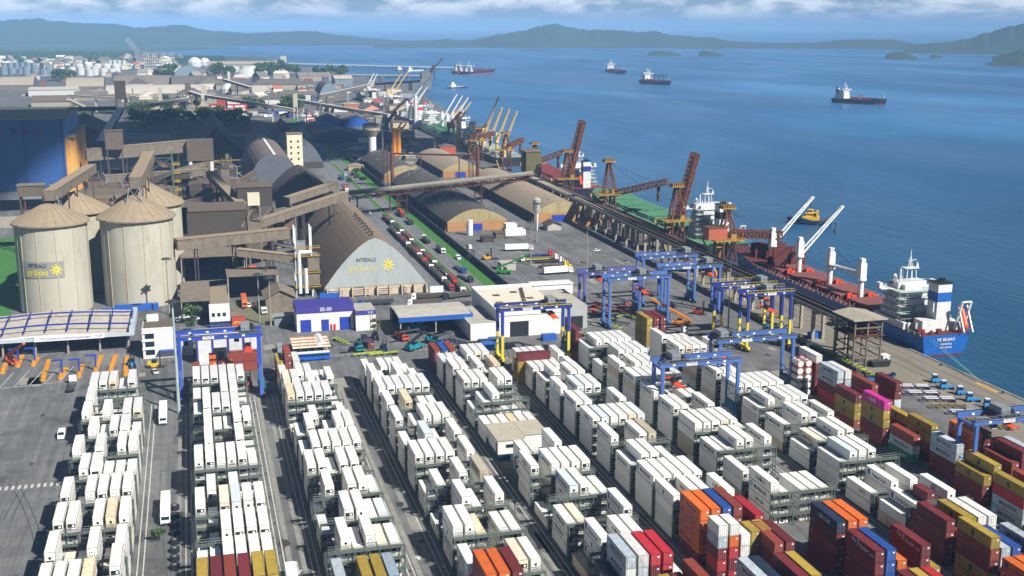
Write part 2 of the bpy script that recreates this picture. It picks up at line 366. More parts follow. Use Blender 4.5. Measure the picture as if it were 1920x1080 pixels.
def body_mb(L_, ribs=True, H=CH):
    mb = MB(); e = .05
    mb.box(e, e, .12, CW-e, L_-e, H-.04, 0)
    for x in (0, CW-.13):
        for y in (0, L_-.16): mb.box(x, y, 0, x+.13, y+.16, H, 1)
    for x in (0, CW-.1):
        mb.box(x, .16, 0, x+.1, L_-.16, .16, 1); mb.box(x, .16, H-.1, x+.1, L_-.16, H, 1)
    for y in (0, L_-.1):
        mb.box(.13, y, 0, CW-.13, y+.1, .16, 1); mb.box(.13, y, H-.11, CW-.13, y+.1, H, 1)
    if ribs:
        n = int(L_/.61)
        for k in range(n):
            y = .35+k*(L_-.7)/n
            mb.box(.015, y, .18, CW-.015, y+.28, H-.02, 0)
    else:
        for k in range(1, 6): mb.box(.03, k*L_/6, .16, CW-.03, k*L_/6+.05, H-.02, 0)
    return mb
def unit_mb(kind):
    """refrigeration machinery on the front end (faces -Y)"""
    mb = MB()
    mb.box(.16, -.02, .2, CW-.16, .04, CH-.16, 0)
    if kind == 0:
        mb.box(.3, -.045, 1.0, CW-.3, -.02, 1.95, 1); mb.cyl((1.6, -.05, 1.45), (1.6, -.07, 1.45), .3, seg=10, m=0)
        mb.box(.3, -.05, .35, 1.15, -.03, .85, 2); mb.box(1.3, -.05, .35, 2.15, -.03, .85, 0)
    elif kind == 1:
        mb.cyl((1.2, -.03, 1.5), (1.2, -.06, 1.5), .36, seg=8, m=1); mb.box(.4, -.045, .72, 2.05, -.02, .86, 1); mb.box(.4, -.045, .3, 2.05, -.02, .6, 2)
    else:
        for x, z in ((.5, 1.7), (.95, 1.7), (.45, 1.1), (1.0, 1.0), (1.5, 1.15), (1.95, .9), (1.5, 1.75)): mb.box(x, -.05, z, x+.3, -.02, z+.2, 1)
        mb.box(.4, -.045, .35, 2.05, -.02, .6, 2)
    return mb
def doors_mb(): 
    mb = MB()
    for x in (.16, CW/2+.01): mb.box(x, -.02, .18, x+CW/2-.18, .04, CH-.14, 0)
    for x in (.42, .95, 1.5, 2.02): mb.cyl((x, -.05, .15), (x, -.05, CH-.15), .03, seg=5, m=1)
    mb.box(1.55, -.03, 1.9, 2.1, -.022, 2.25, 2)
    return mb
BODY = {}; UNIT = {}; LOGO = {}
def body_mesh(q, L_=CL):
    k = (q, L_)
    if k not in BODY:
        if q in WH: BODY[k] = body_mb(L_, False).mesh('body', [wmat(q), mat('aca492', .6, var=.3, scale=1.5, dirt='7a5a3c', dscale=1.2, damt=.6, rnd=.25, key='railrust')])
        else: BODY[k] = body_mb(L_, True).mesh('body', [dmat(q[1]), mat(''.join('%02x' % int(int(DRY[q[1]][0][i:i+2], 16)*.72) for i in (0, 2, 4)), .6, var=.2, key='dryrail_'+q[1])])
    return BODY[k]
def unit_mesh(kind, q):
    k = (kind, q)
    if k not in UNIT: UNIT[k] = unit_mb(kind).mesh('refrigeration_unit', [wmat(q), DARK, FRAME])
    return UNIT[k]
def door_mesh(q):
    if ('d', q) not in UNIT: UNIT[('d', q)] = doors_mb().mesh('door', [dmat(q), FRAME, mat('dddddd', key='decal')])
    return UNIT[('d', q)]
TXT_D = mat('1f2c3a', .6, key='txtdark'); TXT_W = mat('d9d9d4', .6, key='txtwhite'); TXT_B = mat('1c3fa0', .6, key='txtblue'); TXT_LB = mat('4fb4d8', .6, key='txtsky')
TXT_R = mat('c22b2b', .6, key='txtred'); TXT_G = mat('1d7a4c', .6, key='txtgreen'); TXT_Y = mat('5a4a1a', .6, key='txtbrown')
LM = [TXT_D, TXT_W, TXT_B, TXT_LB, TXT_R, TXT_G, TXT_Y]
def logo_mesh(kind, L_=CL):
    """lettering on the long side facing -X, reading along -Y"""
    if (kind, L_) in LOGO: return LOGO[(kind, L_)]
    mb = MB(); s = L_/CL; x = -.012; rt = (0, -1, 0); up = (0, 0, 1)
    def T_(st, y, z, h, m, w=None): mb.text(st, (x, y*s, z), rt, up, h, m, w*s if w else None)
    def Q(y0, z0, y1, z1, m, dx=0): mb.face([(x-dx, y0*s, z0), (x-dx, y0*s, z1), (x-dx, y1*s, z1), (x-dx, y1*s, z0)], m)
    if kind == 'maersk':
        Q(11.6, .75, 10.1, 2.25, 3); cy, cz = 10.85*s, 1.5
        pts = []
        for k in range(14):
            r = .62 if k % 2 == 0 else .24; a = PI/2+k*PI/7; pts.append((x-.004, cy-math.cos(a)*r, cz+math.sin(a)*r))
        for k in range(14): mb.face([(x-.004, cy, cz), pts[k], pts[(k+1) % 14]], 1)
        T_('MAERSK', 9.3, .95, 1.15, 0, 7.2)
    elif kind == 'hapag':
        Q(11.2, 1.5, 10.1, 2.3, 2); Q(11.2, .8, 10.75, 1.45, 2); Q(10.6, .8, 10.1, 1.45, 2); T_('Hapag-Lloyd', 9.1, 1.05, .95, 0, 6.6)
    elif kind == 'hapago': Q(11.2, 1.5, 10.1, 2.3, 2); Q(11.2, .8, 10.75, 1.45, 2); Q(10.6, .8, 10.1, 1.45, 2); T_('Hapag-Lloyd', 9.1, 1.05, .95, 2, 6.6)
    elif kind == 'cosco': T_('COSCO', 6.0, 1.2, .9, 4, 3.5)
    elif kind == 'csav': T_('CCSAV', 5.4, 1.2, .95, 4, 1.2); T_('CSAV', 4.7, 1.2, .95, 0, 3.2)
    elif kind == 'uasc': T_('U  A  S  C', 8.2, 1.3, .7, 6, 6.0)
    elif kind == 'msc': Q(6.9, .7, 5.9, 2.2, 6); T_('MSC', 6.8, 1.1, .55, 1, .8)
    elif kind == 'mscy': Q(6.9, .7, 5.9, 2.2, 0); T_('MSC', 6.8, 1.1, .55, 6, .8)
    elif kind == 'sud': T_('HAMBURG SUD', 9.2, 1.0, .9, 4, 5.0)
    elif kind == 'cma': T_('CMA CGM', 8.4, 1.0, .95, 1, 5.2)
    elif kind == 'cmad': T_('CMA CGM', 8.4, 1.0, .85, 0, 4.6)
    elif kind == 'green': T_('EVERGREEN', 10.6, .9, 1.1, 5, 7.4)
    elif kind == 'one': T_('ONE', 8.6, .9, 1.25, 1, 4.0)
    elif kind == 'apl': T_('APL', 7.0, .8, 1.2, 2, 2.4); Q(7.0, 2.15, 4.6, 2.35, 4)
    elif kind == 'factor': T_('The', 9.6, 1.6, .9, 1, 1.9); T_('7', 7.4, 1.1, 1.5, 1, .9); T_('Factor', 6.2, 1.2, .95, 1, 3.6); T_('1007 2008', 2.1, 1.1, .5, 1, 1.5)
    elif kind == 'lines': T_('LINES', 6.5, 1.0, .8, 1, 3.0)
    elif kind == 'aces': T_('ALIANCA', 8.3, 1.1, .85, 0, 5.0); Q(5.9, .9, 5.4, 2.2, 4)
    elif kind == 'mark': Q(6.6, .9, 5.9, 2.1, 0)
    elif kind == 'small': T_('0 1 3', 11.4, 1.9, .45, 1, 1.2)
    LOGO[(kind, L_)] = mb.mesh('lettering', LM); return LOGO[(kind, L_)]
LOGO_WORD = {'one': 'with big white letters', 'maersk': 'with sky-blue star square'}
BLK = {1: 'leftmost', 2: 'second', 3: 'third', 4: 'fourth', 5: 'fifth', 6: 'sixth', 7: 'seventh', 8: 'eighth', 9: 'ninth'}
# stack heights: bays from front (k) to back, six slots left to right
T_ = {
 1: {-1: '444425', 0: '422424', 1: '440444', 2: '424444', 3: '044333', 4: '424144', 5: '043443', 6: '414144', 7: '411110', 8: '444340'},
 2: {0: '334444', 1: '124444', 2: '424444', 3: '131311', 4: '444443', 5: '141142', 6: '143344', 7: '344442', 8: '330442', 9: '444444'},
 3: {0: '143433', 1: '214433', 2: '140443', 3: '443441', 4: '344444', 5: '340344', 6: '103013', 7: '444442', 8: '441334', 9: '303322'},
 4: {-1: '320033', 0: '443033', 1: '104304', 2: '230414', 3: '444414', 4: '304304', 5: '413444', 6: '404033', 7: '444444', 8: '430403', 9: '303332'},
 5: {-1: '140440', 0: '330004', 1: '104433', 2: '404444', 3: '033040', 5: '222222', 6: '234111', 7: '444044', 8: '440434', 9: '333444'},
 6: {0: '404404', 1: '444440', 2: '344030', 3: '410440', 4: '444444', 5: '441104', 6: '404440', 7: '340440', 8: '333303', 9: '333303'},
 7: {0: '430333', 1: '300000', 2: '334404', 3: '444443', 4: '443040', 5: '433033', 6: '444444', 7: '404440', 8: '204444', 9: '344444'},
 8: {-1: '230040', 0: '203030', 1: '344400', 2: '233440', 3: '304404', 4: '340444', 5: '444444', 6: '444000', 7: '333333', 8: '444404', 9: '403330'},
}
D_ = {
 1: {-2: ['', '', 'rrrr', 'krrr', 'rrkr', '']},
 2: {-1: ['yryyy', 'rrrkr', 'kkrkk', 'rkrrr', 'yyyky', 'yrkyy'], 10: ['krk', '', 'rroo', 'kkrr', 'oro', '']},
 3: {-1: ['ggl', '', 'kyy', 'ryy', 'kgg', ''], 10: ['yky', 'rkkk', 'ggx', '', '', '']},
 4: {-2: ['oryoo', 'rrooo', 'rkrrr', '', '', '']},
 5: {-2: ['rrn', 'rrlxl', 'krylx', 'rrcrc', 'rrrcc', 'kxx'], -3: ['bbkb', 'ykyy', 'rrr', 'krky', 'rrkr', 'kkrok'], 10: ['rrk', 'bbb', 'rrk', '', '', '']},
 6: {-1: ['roooo', 'rrroo', 'ykrcb', 'rrykk', 'yyy', 'krrc'], -3: ['gbll', 'rgbn', 'kre', 'rrrr', 'yrky', 'krr']},
 7: {-2: ['rrkrn', 'rrkoo', 'rkroo', 'yky', 'rr', ''], -3: ['rrrrr', 'rkbbb', 'koyo', 'kyr', 'krkrr', 'rry'], -4: ['krr', 'krkr', 'yryy', 'rrkc', 'kk', ''], 10: ['orkr', '', '', '', '', '']},
 8: {-2: ['rkkr', 'kyk', 'yrcy', 'kxxx', 'rxxx', ''], -3: ['yyrky', 'krxl', 'rrbb', 'kyr', 'rlgl', ''], -4: ['kooo', 'rkro', 'kkrk', 'mrkm', '', ''], 10: ['lyyyy', 'lyyrr', 'lkrrr', '', '', '']},
 9: {5: ['', 'kcrll', 'krrlx', '', 'rrrr', 'rrk'], 4: ['kyyr', '', 'kkook', '', 'ykk', 'lllrr'], 3: ['kryym'[0:3]+'ym', '', '', 'rry', '', ''], 2: ['elk', '', 'rkyy', '', '', ''],
     1: ['', 'rrll', '', 'rrooo', 'rrrrr', 'kxxr'], 0: ['rry', 'rkry', '', 'rrkk', 'rrkrr', 'kkrkl'], -1: ['llcy', '', 'rrkk', 'kyk', 'kkk', 'rro'], -2: ['rkx', 'kr', 'rrk', '', '', '']},
}
def jig(b, k, s, t, n=1): return random.Random(b*7919+(k+9)*613+s*71+t*13+n)
WSEQ = 'WWWWWwWWWWWWWcWWWWwWWWWWWWcWWpWWWWuWWWWtWW'
LSEQ = ['maersk', 'hapag', None, 'maersk', None, 'hapag', 'cmad', 'aces', 'csav', None, 'sud', 'uasc', 'mark', None]
LFIX = {(7, 3, 0, 4): None, (7, 3, 0, 3): 'hapag', (7, 3, 0, 2): 'hapag', (7, 2, 0, 3): 'maersk', (7, 2, 0, 2): 'maersk', (7, 2, 0, 1): 'maersk', (7, 2, 2, 4): 'csav', (7, 2, 5, 4): 'maersk', (7, 0, 0, 4): 'aces', (7, 0, 0, 3): 'maersk', (7, 0, 0, 2): 'cmad',
        (7, 0, 0, 1): None, (6, 0, 0, 4): 'mark', (6, 2, 0, 3): 'green', (6, 2, 0, 2): 'maersk', (6, 2, 0, 1): 'maersk', (6, 3, 0, 4): 'hapag', (8, 3, 0, 3): 'maersk', (8, 3, 2, 4): 'maersk', (8, 2, 1, 3): 'maersk', (8, 2, 2, 4): 'uasc',
        (8, 1, 0, 3): None, (8, 1, 0, 2): None, (8, 1, 0, 1): 'mark', (8, 1, 1, 4): None, (8, -1, 4, 4): 'apl', (8, -1, 1, 3): 'hapag', (8, 6, 0, 4): 'maersk', (8, 6, 0, 3): 'maersk', (8, 4, 0, 3): 'csav', (8, 0, 0, 2): 'cosco', (7, 6, 0, 4): 'maersk', (7, 6, 0, 3): 'maersk',
        (5, -1, 1, 4): 'hapag', (5, 0, 0, 3): 'maersk', (5, 0, 0, 2): 'green', (7, 1, 0, 3): None, (7, 1, 0, 2): 'mark'}
cam_xyz = Vector((0, 0, CAMH))
reef = []
for b, bays in T_.items():
    for k, st in bays.items():
        hs = [int(c) for c in st]
        x0 = BX[b]; y0 = bayY(b, k)
        front = T_.get(b, {}).get(k-1)
        for s, h in enumerate(hs):
            x = x0+s*CPB.get(b, CP)
            for t in range(1, h+1):
                rd = jig(b, k, s, t); q = rd.choice(WSEQ)
                left = 0 if s == 0 else hs[s-1]
                fr = int(front[s]) if front else 0
                if D_.get(b, {}).get(k-1): fr = len(D_[b][k-1][s])
                sc = 0
                if t == h: sc += 30
                if t > left: sc += 22*(1 if x+6 > 0 else .2)
                if t > fr: sc += 8
                d = math.hypot(x, y0); sc *= (300/d)**2
                u = (Vector((x, y0, t*CH))-cam_xyz); fy = u.dot(FW); uu = 960+F_PX*u.dot(RT)/fy; vv = 540-F_PX*u.dot(UP)/fy
                if not (-20 < uu < 1960 and vv < 1150): sc *= .02
                reef.append((sc, b, k, s, t, h, x+rd.uniform(-.06, .06), y0+rd.uniform(-.12, .12), q))
reef.sort(key=lambda r: -r[0])
GRP = 'white refrigerated containers stacked in blocks across the yard'
mass_mb = MB()
for i, (sc, b, k, s, t, h, x, y, q) in enumerate(reef):
    if (b, k, s, t) == (8, 1, 1, 4): q = 'p'
    if (b, k, s, t) == (7, 3, 1, 4): q = 'w'
    if (b, k, s, t) in ((7, 1, 0, 3), (8, 1, 0, 3), (6, 0, 0, 4)): q = 'w'
    if i < 300:
        bn = 'leftmost block' if b == 1 else BLK[b]+' block from left'
        kmin = min(T_[b]); row = ORD[k-kmin]
        if t == h: pos = 'atop %s slot' % ORD[s]
        else: pos = 'tier %s of %s slot' % (NUM[t], ORD[s])
        lab = '%s reefer %s, %s row back, %s' % (WNAME[q], pos, row, bn)
        o = bpy.data.objects.new('refrigerated_container', body_mesh(q)); COL.objects.link(o); o.location = (x, y, (t-1)*CH+.02)
        tag(o, lab, 'container', GRP)
        rd = jig(b, k, s, t, 5)
        link('refrigeration_unit', unit_mesh(rd.choice((0, 0, 0, 1, 1, 2)), q), o)
        lg = LFIX.get((b, k, s, t), rd.choice(LSEQ))
        left = 0 if s == 0 else int(T_[b][k][s-1])
        if lg and b > 1 and t > left: link('lettering', logo_mesh(lg), o)
    else:
        z = (t-1)*CH+.02; mi = 'WwcptuX'.index(q)
        mass_mb.box(x, y, z+.03, x+CW, y+CL, z+CH-.08, mi).box(x+.02, y+.02, z+CH-.08, x+CW-.02, y+CL-.02, z+CH, 7)
        if i < 1100:
            mass_mb.box(x+.35, y-.04, z+1.05, x+CW-.35, y-.01, z+1.75, 6); mass_mb.box(x+.3, y-.04, z+.35, x+1.2, y-.01, z+.8, 6)
o = link('refrigerated_containers', mass_mb.mesh('refrigerated_containers', [wmat(c) for c in 'Wwcptu']+[DARK, wmat('w')]))
tag(o, 'remaining white refrigerated containers under and behind the stacks', 'containers', kind='stuff')
# dry boxes
DL = {'m': 'one', 'y': 'mscy', 'l': 'maersk', 'x': 'maersk', 'o': 'hapago', 'n': 'cma', 'b': None, 'g': 'maersk', 'e': 'lines'}
dcount = 0; dmass = MB()
DG = 'coloured dry containers stacked in front of and beside the reefers'
def drybox(q, x, y, z, L_=CL, label=None, logo='auto', rz=0, rd=None):
    o = bpy.data.objects.new('dry_container', body_mesh('d'+q, L_)); COL.objects.link(o); o.location = (x, y, z+.02); o.rotation_euler = (0, 0, rz)
    tag(o, label, 'container', DG)
    link('door', door_mesh(q), o)
    if logo == 'auto': logo = DL.get(q) if L_ == CL else None
    if logo: link('lettering', logo_mesh(logo, L_), o)
    return o
for b, bays in D_.items():
    for k, sts in bays.items():
        y = bayY(b, k)
        for s, st in enumerate(sts):
            x = BX[b]+s*CPB.get(b, CP)
            for t, q in enumerate(st, 1):
                left = 0 if s == 0 else len(sts[s-1])
                if t < len(st) and t <= left and s > 0 and t < len(st)-1: continue_hidden = True
                else: continue_hidden = False
                rd = jig(b, k, s, t)
                kall = sorted(set(T_.get(b, {})) | set(D_[b])); row = ORD[kall.index(k)]
                bn = 'leftmost block' if b == 1 else BLK[b]+' block from left'
                pos = 'atop %s slot' % ORD[s] if t == len(st) else 'tier %s of %s slot' % (NUM[t], ORD[s])
                lg = 'auto'
                if continue_hidden or (t < len(st)-3 and s > 0) or (t < len(st)-2 and s > 0 and b < 7):
                    dmass.box(x, y, (t-1)*CH+.03, x+CW, y+CL, t*CH, 'rkcoybnmgelx'.index(q)); continue
                if q in 'rk': lg = rd.choice(['small', 'small', None])
                if (b, k, s) in ((7, -3, 0), (7, -3, 4)) and q == 'r' and t == len(st): lg = 'factor'
                if continue_hidden: lg = None
                drybox(q, x+rd.uniform(-.06, .06), y+rd.uniform(-.1, .1), (t-1)*CH, CL, '%s container %s, %s row back, %s' % (DRY[q][1], pos, row, bn), lg)
                dcount += 1
o = link('dry_containers', dmass.mesh('dry_containers', [dmat(c) for c in 'rkcoybnmgelx'])); tag(o, 'remaining coloured dry containers hidden inside the stacks', 'containers', kind='stuff')
# twenty-foot boxes in the sixth and eighth blocks
for s, st in enumerate(('rcrlx', 'crcox', 'krxx')):
    for t, q in enumerate(st, 1): drybox(q, BX[6]+.4+s*CP, 229.5, (t-1)*CH, 6.06, '%s short container %s of %s short stack below the orange boxes' % (DRY[q][1], 'topmost' if t == len(st) else 'tier '+NUM[t], ORD[s]))
for s, st in enumerate(('ykyy', 'kyyy')):
    for t, q in enumerate(st, 1): drybox(q, BX[6]+9.3+s*CP, 230.5, (t-1)*CH, 6.06, '%s short container %s of %s mustard stack beside white short ones' % (DRY[q][1], 'topmost' if t == len(st) else 'tier '+NUM[t], ORD[s]), None)
for s, st in ((4, 'rkrk'), (5, 'krrr')):
    for t, q in enumerate(st, 1): drybox(q, BX[6]+s*CP, 223.5, (t-1)*CH, CL, '%s container %s, %s maroon stack right of the mustard short boxes' % (DRY[q][1], 'topmost' if t == len(st) else 'tier '+NUM[t], 'near' if s == 4 else 'far'))
for (x, y, st, wh) in ((BX[8]+5.8, 240, 'rkrr', 'left of the white box with blue letters'), (BX[8]+.2, 232, 'yyk', 'in front of the white box with blue square')):
    for t, q in enumerate(st, 1): drybox(q, x, y, (t-1)*CH, 6.06, '%s short container, %s, %s' % (DRY[q][1], 'topmost' if t == len(st) else 'tier '+NUM[t], wh))
# boxes lying crosswise under the gantry of the sixth block
for t, q in enumerate('yyyr', 1): drybox(q, 121.5, 391, (t-1)*CH, CL, '%s container lying crosswise under the yellow-legged gantry, %s' % (DRY[q][1], 'topmost' if t == 4 else 'tier '+NUM[t]), None, PI/2)
for t, q in enumerate('yky', 1): drybox(q, 121.8, 396, (t-1)*CH, CL, '%s container crosswise behind the maroon one, tier %s' % (DRY[q][1], NUM[t]), None, PI/2)
# tank containers
FRW = mat('d8d6cf', .5, key='tankwhite')
def tank(x, y, z, q, label):
    T = Thing('tank_container', label, 'tank container', (x, y, z), group='tank containers in two tall stacks')
    mb = MB()
    for xx in (0, CW-.12):
        for yy in (0, 5.94): mb.box(xx, yy, 0, xx+.12, yy+.12, 2.6)
        mb.box(xx, 0, 0, xx+.12, 6.06, .12); mb.box(xx, 0, 2.48, xx+.12, 6.06, 2.6)
    for yy in (0, 5.94): mb.box(0, yy, 0, CW, yy+.12, .12); mb.box(0, yy, 2.48, CW, yy+.12, 2.6)
    T.part('frame', mb, dmat(q), world=False)
    T.part('tank', MB().cyl((CW/2, .12, 1.3), (CW/2, 5.9, 1.3), 1.14, seg=14), FRW, world=False)
    T.part('manhole', MB().cyl((CW/2, 3, 2.4), (CW/2, 3, 2.55), .35, seg=8), DGREY, world=False)
for s in (0, 1):
    for t in range(5): tank(200+s*3.2, 352, t*2.62, ('n', 'n', 'g', 'c', 'c')[t], 'white tank in %s frame, tier %s of the %s tank stack' % (('navy', 'navy', 'grey', 'red', 'red')[t], NUM[t+1], ('left', 'right')[s]))
for (q, x, y, t, wh) in (('x', 207, 352, 5, 'beside the tank stacks'), ('k', 210.2, 353.5, 3, 'behind the pale one beside the tank stacks')):
    for z in range(t): drybox(q if z == t-1 else 'r', x, y, z*CH, CL, '%s container, tier %s, %s' % ((DRY[q][1] if z == t-1 else 'maroon'), NUM[z+1], wh), None)
# ---------------------------------------------------------------- reefer racks between the bays
RK = mat('56605a', .7, var=.2, key='rack'); RKL = mat('7c867d', .7, key='rackrail')
def rack_meshes(lv):
    w = 6*CP+.4; pl = MB(); po = MB(); ra = MB(); br = MB()
    for t in range(1, lv):
        z = t*CH+.1; pl.box(-.2, 0, z-.22, w, 1.5, z)
        for y in (0, 1.5):
            ra.beam((-.2, y, z+1.05), (w, y, z+1.05), .07); ra.beam((-.2, y, z+.55), (w, y, z+.55), .05)
        for k in range(13): ra.beam((-.2+k*(w+.2)/12, 0, z), (-.2+k*(w+.2)/12, 0, z+1.05), .06)
    zt = (lv-1)*CH+.1
    posts = []
    for k in range(4):
        po = MB(); xx = -.1+k*(w-.1)/3
        for y in (.05, 1.45): po.beam((xx, y, 0), (xx, y, zt), .22)
        for t in range(1, lv): po.beam((xx, .05, t*CH-.3), (xx, 1.45, t*CH-.3), .2)
        posts.append(('post', po.mesh('post', RK)))
    for t in range(0, lv-1):
        z = t*CH+.1; br.beam((w/3, .05, z), (w/2, .05, z+CH-.2), .14); br.beam((w/2, .05, z+CH-.2), (2*w/3, .05, z), .14)
    la = MB()
    for x in (-.5, -.95): la.beam((x, .3, 0), (x, .3, zt+1.1), .06)
    for k in range(int(zt/.45)): la.beam((-.5, .3, .3+k*.45), (-.95, .3, .3+k*.45), .05)
    return posts+[('platform', pl.mesh('platform', RK)), ('handrail', ra.mesh('handrail', RKL)), ('brace', br.mesh('brace', RK)), ('ladder', la.mesh('ladder', RK))]
RKM = {}
for b, bays in T_.items():
    ks = sorted(bays)
    for k in ks:
        lv = max(2, max(int(c) for c in bays[k]))
        if lv not in RKM: RKM[lv] = rack_meshes(lv)
        y = bayY(b, k)-1.95
        r = bpy.data.objects.new('reefer_rack', None); COL.objects.link(r); r.location = (BX[b], y, 0)
        tag(r, 'grey steel service rack before the %s reefer row back, %s' % (ORD[k-ks[0]], 'leftmost block' if b == 1 else BLK[b]+' block from left'), 'rack', 'service racks between the reefer rows')
        for nm, me in RKM[lv]: link(nm, me, r)
# ---------------------------------------------------------------- rubber tyred gantry cranes
BLUE_L = mat('4264a6', .55, dirt='333b52', dscale=1.2, damt=.6, key='paleblue'); BLUE_D = mat('1a2f86', .5, dirt='2a2438', dscale=1.2, damt=.5, key='deepblue'); YEL = mat('d6c41e', .55, dirt='6a5a20', dscale=1.5, damt=.45, key='craneyellow')
WHT = mat('d9dad8', .5, key='white'); STL = mat('7d8488', .6, key='steel'); ORG = mat('d8481c', .5, key='orangered'); RUB = mat('15161a', .9, key='rubber'); TEAL = mat('1f5e78', .5, key='teal')
GLASS = mat('1b2a33', .12, key='glass', var=.03); PURP = mat('4a4f94', .5, key='purpleblue')
def rtg(x0, x1, y0, wb, h, low, high, label, tf=.5, sz=12, legs2=None, sign=True, trolley=True):
    """span x0..x1, legs at y0 and y0+wb; low / high = leg paint below and above mid height"""
    T = Thing('gantry_crane', label, 'gantry crane', (x0, y0, 0), group='gantry cranes straddling the container rows')
    y1 = y0+wb
    for i, x in enumerate((x0, x1)):
        for y in (y0, y1):
            mb = MB(); hm = h*.5
            mb.beam((x, y, 1.6), (x, y, hm), .95, .85, 0); mb.beam((x, y, hm), (x, y, h-1.2), 1.0, .9, 1)
            mb.beam((x+.7, y, 3), (x+.7, y, h-2), .18, .18, 2)
            T.part('leg', mb, [low, high, STL])
        mb = MB().box(x-.6, y0-2.2, 1.2, x+.6, y1+2.2, 2.2); T.part('sill_beam', mb, low)
        mb = MB()
        for y in (y0-1.4, y0+1.4, y1-1.4, y1+1.4): mb.cyl((x-.35, y, .8), (x+.35, y, .8), .8, seg=12)
        T.part('wheels', mb, RUB)
        mb = MB().beam((x, y0, h-2.2), (x, y1, h-2.2), .7, .8); mb.beam((x, y0, 6), (x, y1, h*.42), .3).beam((x, y1, 6), (x, y0, h*.42), .3)
        T.part('cross_brace', mb, high)
    for y in (y0, y1):
        mb = MB().box(x0-1.2, y-.55, h-1.5, x1+1.2, y+.55, h, 0)
        for k in range(9): mb.box(x0+.3+k*(x1-x0)/9, y-.58, h-1.1, x0+.3+k*(x1-x0)/9+.9, y-.56, h-.5, 1 if k % 2 else 0)
        g = T.part('girder', mb, [high, WHT])
        if sign and y == y0: T.part('sign', MB().box(x0+8, y-.68, h-1.35, x0+11.8, y-.6, h-.2, 0).text('TCP', (x0+8.6, y-.69, h-1.15), (1, 0, 0), (0, 0, 1), .75, 1, 2.6), [WHT, TXT_B])
    mb = MB()
    for y, sgn in ((y0, -1), (y1, 1)):
        yy = y+sgn*.9; mb.box(x0-1, min(y, yy), h-.1, x1+1, max(y, yy), h, 0)
        mb.beam((x0-1, yy, h+1), (x1+1, yy, h+1), .08, m=0)
        for k in range(15): mb.beam((x0-1+k*(x1-x0+2)/14, yy, h), (x0-1+k*(x1-x0+2)/14, yy, h+1), .07, m=0)
    T.part('walkway', mb, STL if low is not YEL else YEL)
    T.part('machinery_house', MB().box(x1-.9, y0+.6, 2.4, x1+1.5, y1-.6, 5.2).box(x1+1.5, y0+1, 2.8, x1+1.7, y1-1, 4.6), TEAL)
    if trolley:
        cx = x0+(x1-x0)*tf; mb = MB().box(cx-3, y0-.3, h+.05, cx+3, y1+.3, h+.5, 0).box(cx-2.2, y0+1, h+.5, cx+.8, y1-1, h+2.4, 1).cyl((cx+1.6, y0+1.2, h+1.2), (cx+1.6, y1-1.2, h+1.2), .6, seg=10, m=2)
        for q in range(4): mb.beam((cx-3+q*2, y0-.2, h+.5), (cx-3+q*2, y0-.2, h+1.6), .1, m=2)
        mb.beam((cx-3, y0-.2, h+1.6), (cx+3, y0-.2, h+1.6), .1, m=2)
        T.part('trolley', mb, [DGREY, STL, DARK])
        T.part('cab', MB().box(cx-4.6, y0+1.2, h-3.6, cx-3, y0+3, h-1.4, 0).box(cx-4.65, y0+1.15, h-3.4, cx-2.95, y0+3.05, h-2.2, 1), [WHT, GLASS])
        yc = (y0+y1)/2; mb = MB().box(cx-1.2, yc-6, sz, cx+1.2, yc+6, sz+.25, 0).box(cx-.9, yc-2.2, sz+.2, cx+.9, yc+2.2, sz+.8, 0).box(cx-.7, yc-1.8, sz+.8, cx+.7, yc+1.8, sz+1.4, 1)
        for sx in (-1, 1):
            for sy in (-1, 1): mb.box(cx+sx*1.2-.15, yc+sy*6-.2, sz-.4, cx+sx*1.2+.15, yc+sy*6+.2, sz+.3, 0)
        T.part('spreader', mb, [ORG, DARK])
        mb = MB()
        for sx in (-1, 1):
            for sy in (-1, 1): mb.beam((cx+sx*.8, yc+sy*1.6, sz+1.2), (cx+sx*1.5, yc+sy*2.2, h), .07)
        T.part('hoist_rope', mb, DGREY)
    mb = MB()
    for k in range(26): mb.beam((x1+.55, y1+.6, 2.4+k*(h-3)/26), (x1+1.0, y1+.6, 2.4+k*(h-3)/26), .06)
    mb.beam((x1+.55, y1+.6, 2.4), (x1+.55, y1+.6, h), .08).beam((x1+1., y1+.6, 2.4), (x1+1., y1+.6, h), .08)
    T.part('ladder', mb, STL)
    return T
rtg(-8.3, 18.6, 401, 8, 23.5, mat('3d5fae', .5, key='midblue'), mat('2443a8', .5, key='midblue2'), 'blue gantry crane standing over the second reefer block near the gate', .86, 17)
rtg(110.8, 137.5, 419, 7.5, 22, YEL, BLUE_D, 'deep blue gantry with yellow lower legs before the white office shed', .78, 17)
rtg(168.6, 195.5, 458, 7.5, 22.5, BLUE_L, BLUE_L, 'pale blue gantry with yellow-green chassis parked under it, leftmost at the back', .6, 15)
rtg(164, 190, 478, 7, 21, PURP, PURP, 'purple-blue gantry behind the leftmost pale blue back gantry', .3, 17, sign=False)
rtg(199.5, 225.8, 471, 7.5, 23, BLUE_L, BLUE_L, 'pale blue gantry between the back gantries and the conveyor gallery', .85, 18)
rtg(198, 224, 494, 7.5, 23.5, BLUE_L, BLUE_L, 'pale blue gantry farthest back, beside the quay gallery', .9, 19, sign=False)
rtg(205, 228, 424.5, 7, 24, YEL, BLUE_D, 'yellow-legged deep blue gantry, farther of the quayside pair', .86, 17)
rtg(209.5, 228.2, 410, 7, 24, YEL, BLUE_D, 'yellow-legged deep blue gantry, nearer of the quayside pair', .55, 16)
rtg(142.6, 169.3, 336.5, 7.5, 21, BLUE_L, BLUE_L, 'pale blue gantry working over the seventh reefer block', .22, 12.8)
rtg(172.4, 200.5, 357, 7.5, 21.5, BLUE_L, BLUE_L, 'pale blue gantry with a red-streaked girder over the eighth reefer block', .1, 14)
